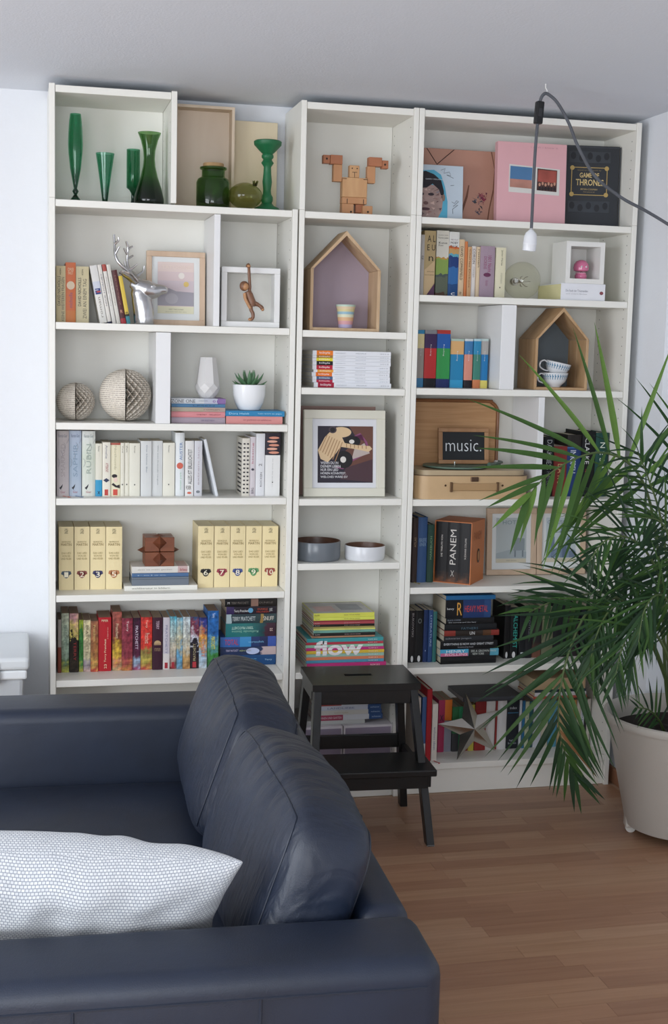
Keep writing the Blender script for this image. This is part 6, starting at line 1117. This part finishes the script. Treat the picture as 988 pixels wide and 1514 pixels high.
def puff(name,parent,cx,cy,cz,hx_,hy,hz,bul,nx=12,ny=26,nz_=16,rnd=.16,tilt=0,wr=.0,seed=0,loc=(0,0,0),expo=6):
    """inflated rectangular cushion: rounded box with bulging faces and creases"""
    V={};vs=[];fs=[]
    def pos(a,b,c):
        p=(abs(a)**expo+abs(b)**expo+abs(c)**expo)**(1/expo); q=Vector((a,b,c))/p
        bx=(1-b*b)*(1-c*c); by=(1-a*a)*(1-c*c); bz=(1-a*a)*(1-b*b)
        P=Vector((q.x*hx_*(1+bul[0]*bx),q.y*hy*(1+bul[1]*by),q.z*hz*(1+bul[2]*bz)))
        if wr:
            nrm=Vector((q.x/hx_,q.y/hy,q.z/hz)).normalized()
            wy=P.y+.25*abs(P.x)*(1 if P.x<0 else .4)
            e=noise.noise(Vector((wy*19+seed,P.z*2.5+seed,P.x*3)))
            e2=noise.noise(Vector((wy*9-seed,P.z*2+seed,P.x*2.5+2)))
            cre=-max(0,.5-abs(e)*3.2)*1.1+e2*.9
            fade=.3+.7*max(0,q.z)
            P+=nrm*cre*wr*fade*(1-.8*abs(b)**4)
        return P
    def pt(a,b,c):
        k=(round(a,4),round(b,4),round(c,4))
        if k not in V: V[k]=len(vs); vs.append(pos(a,b,c))
        return V[k]
    for (ax,n1,n2) in ((0,ny,nz_),(1,nx,nz_),(2,nx,ny)):
        for s_ in(-1,1):
            for i in range(n1):
                for j in range(n2):
                    c4=[]
                    for (di,dj) in ((0,0),(1,0),(1,1),(0,1)):
                        p,q=-1+2*(i+di)/n1,-1+2*(j+dj)/n2
                        c4.append(pt(*((s_,p,q) if ax==0 else (p,s_,q) if ax==1 else (p,q,s_))))
                    fs.append(tuple(c4))
    g=MB(); g.v=[tuple(Vector((cx,cy,cz))+v) for v in vs]; g.f=fs
    o=g.build(name,LEC if name=='back_cushion' else LEA,parent,True,angle=180,loc=loc)
    sd=o.modifiers.new('sub','SUBSURF'); sd.levels=1; sd.render_levels=1
    o.rotation_euler=(0,tilt,0)
    return o,vs,pos
LEN=1.74; AW=.2
def block(name,b,bev,m=LEA): return MB().box(*b).build(name,m,sf,True,bevel=bev,seg=5,angle=180)
block('arm',(-.95,0,0,AW,.08,.6),.035); block('arm',(-.95,0,LEN-AW,LEN,.08,.6),.035)
block('back_frame',(-.1,-.004,AW+.001,LEN-AW-.001,.08,.6),.035); block('base',(-.93,-.101,AW+.001,LEN-AW-.001,.08,.27),.02)
for x in(-.9,-.06):
    for y_ in(.06,LEN-.06): MB().lathe([(.022,0),(.028,.08)],16).build('foot',mat('2a2422',.5),sf,True,loc=(x,y_,0))
mid=LEN/2; ch=(LEN-2*AW)/4
for cy in(AW+ch,LEN-AW-ch): puff('seat_cushion',sf,-.55,cy,.329,.385,ch-.002,.082,(.02,.0,.16),14,14,5,wr=.004,seed=cy,expo=9)
TL=math.radians(19)
for k,cy in enumerate((AW+ch,LEN-AW-ch)):
    o,vs,pos=puff('back_cushion',sf,0,0,.17,.09,ch-.004,.168,(.2,.02,.1),12,60,22,tilt=TL,wr=.0125,seed=3.3+5*k,expo=5)
    o.location=((-.248,cy,.437),(-.262,cy,.437))[k]; o.rotation_euler.z=(.045,.0)[k]
    # piped seams along the gusset edges, following the cushion surface
    for sx in(-1,1):
        path=[(sx*.98,-.98,-1+1.98*i/24) for i in range(25)]+[(sx*.98,-.98+1.96*i/60,1) for i in range(61)]+[(sx*.98,.98,.98-1.98*i/24) for i in range(25)]
        P=[]
        for (a,b,c) in path:
            p_=pos(a,b if c==1 else b/.98,c); n_=Vector((p_.x/.09*.6,0 if c==1 else math.copysign(1,b),max(0,c))).normalized()
            P.append(p_*1.0+n_*.0006+Vector((0,0,.17)))
        sg=MB().tube(P,.0019,6).build('seam',SEAM,o,True)
# stitched seams on the near arm
g=MB(); g.tube([(-.95,-.0006,.557),(-.03,-.0006,.557)],.0022,6).build('seam',SEAM,sf,True)
for x in(-.59,-.3): MB().tube([(x,-.0006,.1),(x,-.0006,.557)],.0025,6).build('seam',SEAM,sf,True)
# ------------------------------------------------------------------ throw pillow
def weave():
    m=bpy.data.materials.new('pillow_weave'); nt,b=nodes(m); L=nt.links.new
    tc=nt.nodes.new('ShaderNodeTexCoord'); br=nt.nodes.new('ShaderNodeTexBrick'); L(tc.outputs['UV'],br.inputs['Vector'])
    br.inputs['Scale'].default_value=1; br.inputs['Brick Width'].default_value=.0064; br.inputs['Row Height'].default_value=.0058; br.inputs['Mortar Size'].default_value=.0009; br.inputs['Mortar Smooth'].default_value=.6
    br.inputs['Color1'].default_value=hx('d2d4d6'); br.inputs['Color2'].default_value=hx('c4c7cb'); br.inputs['Mortar'].default_value=hx('8a919c')
    L(br.outputs['Color'],b.inputs['Base Color']); b.inputs['Roughness'].default_value=.95; b.inputs['Sheen Weight'].default_value=.2
    bp=nt.nodes.new('ShaderNodeBump'); bp.inputs['Strength'].default_value=.5; bp.inputs['Distance'].default_value=.002; bp.invert=True; L(br.outputs['Fac'],bp.inputs['Height']); L(bp.outputs[0],b.inputs['Normal'])
    return m
pw,ph,pt_=.335,.152,.085
def pil(u_,v,s_):
    a,b=-1+2*u_,-1+2*v
    k=max(0,(1-a**4)*(1-b**4))**.55
    x=a*pw*(1-.10*(1-b*b)*abs(a)**3*0-.05*(1-abs(b))*abs(a)**6); z=b*ph*(1-.1*(1-abs(a)**2)*abs(b)**4*0)
    cx=1+.05*abs(a*b)**3
    d=pt_*k*(1+.12*noise.noise(Vector((a*2.2,b*2.2,s_*3))))+.012*noise.noise(Vector((a*6,b*4,s_+9)))*k
    return (x*cx,s_*d,z*cx)
g=MB(); g.grid(lambda u_,v:pil(u_,v,-1),36,28); g.grid(lambda u_,v:pil(1-u_,v,1),36,28)
t=thing('throw_pillow','grey and white woven pillow leaning on the near sofa arm','pillow',(-.07,-2.09,.45))
o=g.build('pillow_cover',weave(),t,True,angle=180)
uv=o.data.uv_layers.new(name='UV')
vv=[v.co.copy() for v in o.data.vertices]; UVS=[(0,0)]*len(vv)
for s0 in (0,37*29):
    for j in range(29):
        acc=0
        for i in range(37):
            k=s0+j*37+i
            if i: acc+=(vv[k]-vv[k-1]).length
            UVS[k]=(acc,0)
        for i in range(37): UVS[s0+j*37+i]=(5+UVS[s0+j*37+i][0]-acc/2,0)
    for i in range(37):
        acc=0; L0=[]
        for j in range(29):
            k=s0+j*37+i
            if j: acc+=(vv[k]-vv[k-37]).length
            L0.append(acc)
        for j in range(29): k=s0+j*37+i; UVS[k]=(UVS[k][0],5+L0[j]-acc/2)
for l in o.data.loops: uv.data[l.index].uv=UVS[l.vertex_index]
import bmesh as _b
bmm=_b.new(); bmm.from_mesh(o.data); _b.ops.remove_doubles(bmm,verts=bmm.verts,dist=.0006); bmm.to_mesh(o.data); bmm.free()
o.modifiers.new('s','SUBSURF').levels=1
o.location=(0,0,.146); o.rotation_euler=(math.radians(33),math.radians(6),math.radians(-2))
# ------------------------------------------------------------------ storage box beside the bookcase
t=thing('storage_box','translucent white plastic storage box with lid against the wall','storage box',(-.28,.06,0))
pl=mat('dfe3e6',.3,0,.35,1.3,.02)
MB().prism([(-.175,0),(.175,0),(.195,.5),(-.195,.5)],-.17,.17).build('box_body',pl,t,bevel=.012)
MB().box(-.205,.205,-.185,.185,.5,.53).build('rim',mat('e4e8ea',.3),t,bevel=.006); MB().box(-.213,.213,-.193,.193,.531,.572).build('lid',mat('e6eaec',.3,0,.2,1.3,.02),t,bevel=.012,seg=3)
MB().box(.06,.12,-.2,-.186,.49,.56).build('clip',mat('e8ecee',.3),t,bevel=.004)
# ------------------------------------------------------------------ hanging cord with socket
t=thing('hanging_cord_lamp','grey fabric lamp cord with black switch and bare white socket','lamp',(1.484,-.41,2.392))
MB().tube([(0,0,0),(0,0,-.012),(.006,0,-.02),(.004,0,-.026)],.0022,8).build('ceiling_hook',mat('d8d8d6',.3),t,True)
gm=mat('5c5f66',.8,nz=.3,bump=.6,bs=700)
o_=Vector((1.484,-.41,2.392))
def C_(pts): return [Vector(p)-o_ for p in pts]
MB().tube(cat_rom(C_([(1.467,-.41,2.325),(1.4695,-.41,2.345),(1.478,-.41,2.36),(1.492,-.41,2.362),(1.525,-.41,2.338),(1.565,-.41,2.28),(1.6,-.41,2.21),(1.66,-.41,2.125),(1.75,-.41,2.065),(1.84,-.41,2.026),(1.925,-.41,1.985),(2.05,-.41,1.92),(2.2,-.41,1.83),(2.418,-.41,1.68)]),5),.0052,8).build('cord',gm,t,True)
MB().tube(cat_rom(C_([(1.463,-.41,2.283),(1.459,-.41,2.2),(1.4575,-.41,2.1),(1.457,-.41,1.98),(1.4565,-.41,1.948)]),6),.0052,8).build('cord',gm,t,True)
sw=MB().box(-.0125,.0125,-.011,.011,-.034,.034).build('switch',mat('1c1d1f',.35),t,bevel=.004,loc=tuple(Vector((1.4655,-.41,2.3045))-o_),rot=(0,.06,0))
MB().box(-.006,.006,-.0125,-.0105,-.012,.012).build('rocker',mat('2c2d30',.3),sw,bevel=.001)
MB().lathe([(.0002,0),(.006,0),(.0065,.004),(.017,-.006),(.0205,-.02),(.021,-.036),(.0215,-.037),(.0215,-.041),(.021,-.042),(.0205,-.06),(.0175,-.06),(.017,-.02),(.0002,-.018)],32,cap=False).build('socket',mat('e4e6ea',.25,nz=.01),t,True,loc=tuple(Vector((1.4565,-.41,1.946))-o_),rot=(.05,.06,0))
MB().tube([Vector((1.4565,-.41,1.955))-o_,Vector((1.4565,-.41,1.944))-o_],.0055,10).build('strain_relief',mat('b8b8b8',.3),t,True)
# ------------------------------------------------------------------ potted palm
PALM=[
 ([(1.955, -0.5, 0.513), (1.907, -0.52, 0.853), (1.834, -0.56, 1.11), (1.746, -0.6, 1.231), (1.628, -0.63, 1.276), (1.513, -0.66, 1.252), (1.421, -0.68, 1.199), (1.362, -0.7, 1.142)],(-0.25, -1, 0.25), 0.43, 14, 0.02, 84, 20, 0.14, 0.12, 0, 'F1'),
 ([(1.946, -0.55, 0.515), (1.896, -0.6, 0.825), (1.823, -0.66, 1.07), (1.75, -0.7, 1.209), (1.697, -0.73, 1.287)],(-0.5, -0.75, 0.6), 0.33, 20, 0.011, 75, 18, 0.25, 0.5, 0, 'F2'),
 ([(1.968, -0.5, 0.49), (1.86, -0.55, 0.684), (1.714, -0.62, 0.821), (1.587, -0.68, 0.794), (1.528, -0.7, 0.695), (1.497, -0.71, 0.583), (1.493, -0.71, 0.468), (1.522, -0.7, 0.368), (1.569, -0.69, 0.277)],(-0.3, -1, 0.1), 0.34, 24, 0.0155, 58, 16, 0.06, 0.08, 3, 'F3'),
 ([(1.984, -0.46, 0.49), (1.86, -0.5, 0.707), (1.729, -0.54, 0.821), (1.607, -0.58, 0.826), (1.49, -0.62, 0.815), (1.408, -0.65, 0.791)],(-0.2, -0.8, 0.6), 0.27, 19, 0.015, 70, 30, 0.18, 0.35, 0, 'F4'),
 ([(1.914, -0.6, 0.54), (1.845, -0.68, 0.798), (1.76, -0.74, 0.957), (1.659, -0.78, 1.036), (1.565, -0.82, 1.033), (1.51, -0.84, 0.977)],(-0.3, -0.9, 0.5), 0.26, 21, 0.0105, 68, 25, 0.3, 0.2, 0, 'F5'),
 ([(1.95, -0.55, 0.526), (1.857, -0.62, 0.732), (1.753, -0.68, 0.821), (1.645, -0.72, 0.811), (1.59, -0.74, 0.733), (1.568, -0.75, 0.643)],(-0.3, -1, 0.3), 0.25, 21, 0.0105, 62, 22, 0.25, 0.15, 0, 'F6'),
 ([(1.932, -0.6, 0.54), (1.866, -0.7, 0.844), (1.791, -0.78, 1.025), (1.734, -0.82, 1.091), (1.659, -0.86, 1.107)],(-0.2, -1, 0.5), 0.28, 18, 0.0105, 70, 25, 0.35, 0.2, 0, 'F7'),
 ([(1.918, -0.62, 0.523), (1.843, -0.7, 0.665), (1.755, -0.76, 0.754), (1.676, -0.8, 0.765), (1.633, -0.82, 0.699), (1.615, -0.83, 0.62)],(-0.3, -1, 0.3), 0.25, 22, 0.01, 60, 25, 0.25, 0.15, 0, 'F8'),
 ([(1.965, -0.5, 0.342), (1.922, -0.53, 0.398), (1.864, -0.57, 0.446), (1.801, -0.6, 0.465)],(-0.2, -0.9, 0.5), 0.12, 7, 0.009, 65, 30, 0.05, 0.1, 0, 'F9'),
 ([(1.996, -0.5, 0.512), (1.993, -0.5, 0.871), (1.988, -0.52, 1.159), (2.019, -0.55, 1.334), (2.079, -0.6, 1.423)],(-0.2, -0.9, 0.5), 0.4, 16, 0.016, 75, 25, 0.1, 0.2, 0, 'F10'),
 ([(1.949, -0.58, 0.523), (1.895, -0.66, 0.707), (1.819, -0.74, 0.832), (1.746, -0.8, 0.865), (1.69, -0.84, 0.824), (1.668, -0.86, 0.737)],(-0.2, -1, 0.3), 0.26, 20, 0.01, 62, 22, 0.3, 0.15, 0, 'F11'),
 ([(2.023, -0.46, 0.489), (2.024, -0.5, 0.759), (2.058, -0.55, 0.922), (2.109, -0.62, 0.998), (2.184, -0.66, 0.939)],(0, -0.9, 0.5), 0.3, 16, 0.012, 70, 25, 0.2, 0.2, 0, 'F12'),
]

PC=Vector((2.03,-.5,0))
t=thing('potted_palm','tall areca palm with long arching fronds in a pale plastic tub','plant',tuple(PC))
potm=mat('b3aca2',.4,nz=.02)
MB().lathe([(.0002,.03),(.165,.03),(.176,.035),(.246,.36),(.252,.382),(.262,.385),(.265,.395),(.262,.407),(.254,.41),(.248,.405),(.24,.37),(.215,.25),(.0002,.25)],64,cap=False).build('pot',potm,t,True,angle=50)
for k in range(4):
    a=2.9+k*math.pi/2; f_=MB(); f_.box(-.022,.022,-.012,.016,.018,.075); o=f_.build('caster_cover',mat('c8c2b8',.35),t,bevel=.008,loc=(.168*math.cos(a),.168*math.sin(a),0),rot=(0,0,a+math.pi/2))
    MB().tube([(-.008,0,.0175),(.008,0,.0175)],.0172,16).build('caster',mat('d4d0c8',.3),t,True,loc=(.16*math.cos(a),.16*math.sin(a),0),rot=(0,0,a+math.pi/2))
so=MB(); so.grid(lambda u_,v:((.236*v*math.cos(2*math.pi*u_)),(.236*v*math.sin(2*math.pi*u_)),.345+.014*noise.noise(Vector((9*v*math.cos(2*math.pi*u_),9*v*math.sin(2*math.pi*u_),0)))),36,8).build('soil',mat('241a14',.95,nz=.4,bump=1,bs=150),t,True)
GRN=[mat('41652b',.45,nz=.2,spec=.3),mat('2e5029',.48,nz=.2,spec=.3),mat('5f8634',.45,nz=.2,spec=.3),mat('243f26',.5,nz=.2,spec=.3)]
for m_ in GRN:
    nt=m_.node_tree; b_=nt.nodes['Principled BSDF']; tl=nt.nodes.new('ShaderNodeBsdfTranslucent'); ms=nt.nodes.new('ShaderNodeMixShader'); ms.inputs[0].default_value=.3
    ou=[n for n in nt.nodes if n.type=='OUTPUT_MATERIAL'][0]; nt.links.new(b_.inputs['Base Color'].links[0].from_socket,tl.inputs[0]); nt.links.new(b_.outputs[0],ms.inputs[1]); nt.links.new(tl.outputs[0],ms.inputs[2]); nt.links.new(ms.outputs[0],ou.inputs['Surface'])
STEM=mat('4c6030',.5,nz=.2); DEAD=mat('8a5a30',.7,nz=.3)
TEM={}
def leaf_mesh(kind,bend,ratio):
    k=(kind,bend,ratio)
    if k in TEM: return TEM[k]
    n=7; V=[];F=[]
    for i in range(n+1):
        s_=i/n; wd=(.35+.65*min(1,s_*5))*(1-s_**2.2)*.5+.004
        z=-bend*s_*s_; x=s_*(1-.25*bend*bend*s_)
        V+=[(x,-wd,z+.5*wd/ratio),(x,0,z),(x,wd,z+.5*wd/ratio)]
    for i in range(n):
        a=3*i; F+=[(a,a+1,a+4,a+3),(a+1,a+2,a+5,a+4)]
    g=MB().add(V,F); me=g.mesh('leaflet'); 
    for p in me.polygons: p.use_smooth=True
    me.materials.append(GRN[kind]); TEM[k]=me; return me
indiv=0; STF=MB(); rp=random.Random(11)
order=['F1','F2','F3','F4','F9','F5','F6','F7','F8','F10','F11','F12']
for (pts,Nh,L0,n,wd,ph0,ph1,gv,bend,dead,nm) in sorted(PALM,key=lambda r:order.index(r[-1])):
    base=Vector(pts[0]); root=Vector((PC.x+max(-.1,min(.1,(base.x-PC.x)*.5)),PC.y+max(-.1,min(.1,(base.y-PC.y)*.5)),.34))
    P=cat_rom([root]+[Vector(p) for p in pts],8); P=[p-PC for p in P]; m_=len(P)
    fr=MB().tube(P,[.0065*(1-.78*i/m_) for i in range(m_)],7).build('frond',STEM,t,True)
    Nh=Vector(Nh).normalized(); start=int(m_*(.4 if nm!='F9' else .45))
    if nm in('F3','F4'): start=int(m_*.36)
    # arc-length positions
    seg=[0]
    for a,b in zip(P[start:],P[start+1:]): seg.append(seg[-1]+(b-a).length)
    tot=seg[-1]
    for i in range(n):
        f_=(i+.3)/n
        for sd in(-1,1):
            ff=min(.995,f_+(.4/n if sd>0 else 0)); d=ff*tot; k=0
            while k<len(seg)-2 and seg[k+1]<d: k+=1
            q=(d-seg[k])/max(1e-6,seg[k+1]-seg[k]); p=P[start+k].lerp(P[start+k+1],q); T=(P[start+k+1]-P[start+k]).normalized()
            Bn=Nh.cross(T).normalized(); ph=math.radians(ph0+(ph1-ph0)*ff+rp.uniform(-6,6))
            D=T*math.cos(ph)+Bn*(sd*math.sin(ph))+Nh*(.12+rp.uniform(-.1,.1)); D.z-=gv*(1+rp.uniform(-.3,.5)); D.normalize()
            Zx=(Nh*.8+Vector((0,0,.35))); Zx=(Zx-D*Zx.dot(D)).normalized(); Yx=Zx.cross(D)
            env=(.55+.45*math.sin(math.pi*min(1,ff*1.15+.1)))*(1-.25*max(0,ff-.7)/.3); Ln=L0*env*rp.uniform(.9,1.08); Wd=wd*rp.uniform(.85,1.15)
            kind=rp.choice((0,0,2,2) if nm=='F1' else (0,1,1,3) if nm in('F3','F4') else (0,1,1,3,3))
            tip_dead=dead and rp.random()<.04*dead and ff>.6
            bb=rp.choice((bend,bend*.6,bend*1.4)); bb=round(bb,3)
            M=Matrix(((D.x*Ln,Yx.x*Wd,Zx.x*Ln,p.x),(D.y*Ln,Yx.y*Wd,Zx.y*Ln,p.y),(D.z*Ln,Yx.z*Wd,Zx.z*Ln,p.z),(0,0,0,1)))
            # keep blade fold thin: fold height follows width
            me=leaf_mesh(kind,bb,round(L0/wd))
            if indiv<300:
                o=bpy.data.objects.new('leaflet',me); C.objects.link(o); o.parent=fr
                M2=M.copy(); M2.col[2]=M.col[2]; o.matrix_local=M2; indiv+=1
                if tip_dead:
                    o.data=me.copy(); o.data.materials.clear(); o.data.materials.append(DEAD)
            else:
                STF.add([M@v.co for v in me.vertices],[tuple(pp.vertices) for pp in me.polygons])
o=STF.build('leaflets',GRN[1],t); o['kind']='stuff'
for p in o.data.polygons: p.use_smooth=True
for mm in (GRN[0],GRN[2],GRN[3]): o.data.materials.append(mm)
for i,p in enumerate(o.data.polygons): p.material_index=(0,0,1,3,0)[(i//14*7919)%5]
g=MB(); rs=random.Random(2)
for k in range(7):
    a=rs.uniform(0,6.28); x,y_=.06*math.cos(a),.06*math.sin(a); g.tube([(x*.6,y_*.6,.34),(x,y_,.5),(x*1.5,y_*1.5,.66)],[.011,.009,.006],8).build('stem',STEM,t,True); g=MB()
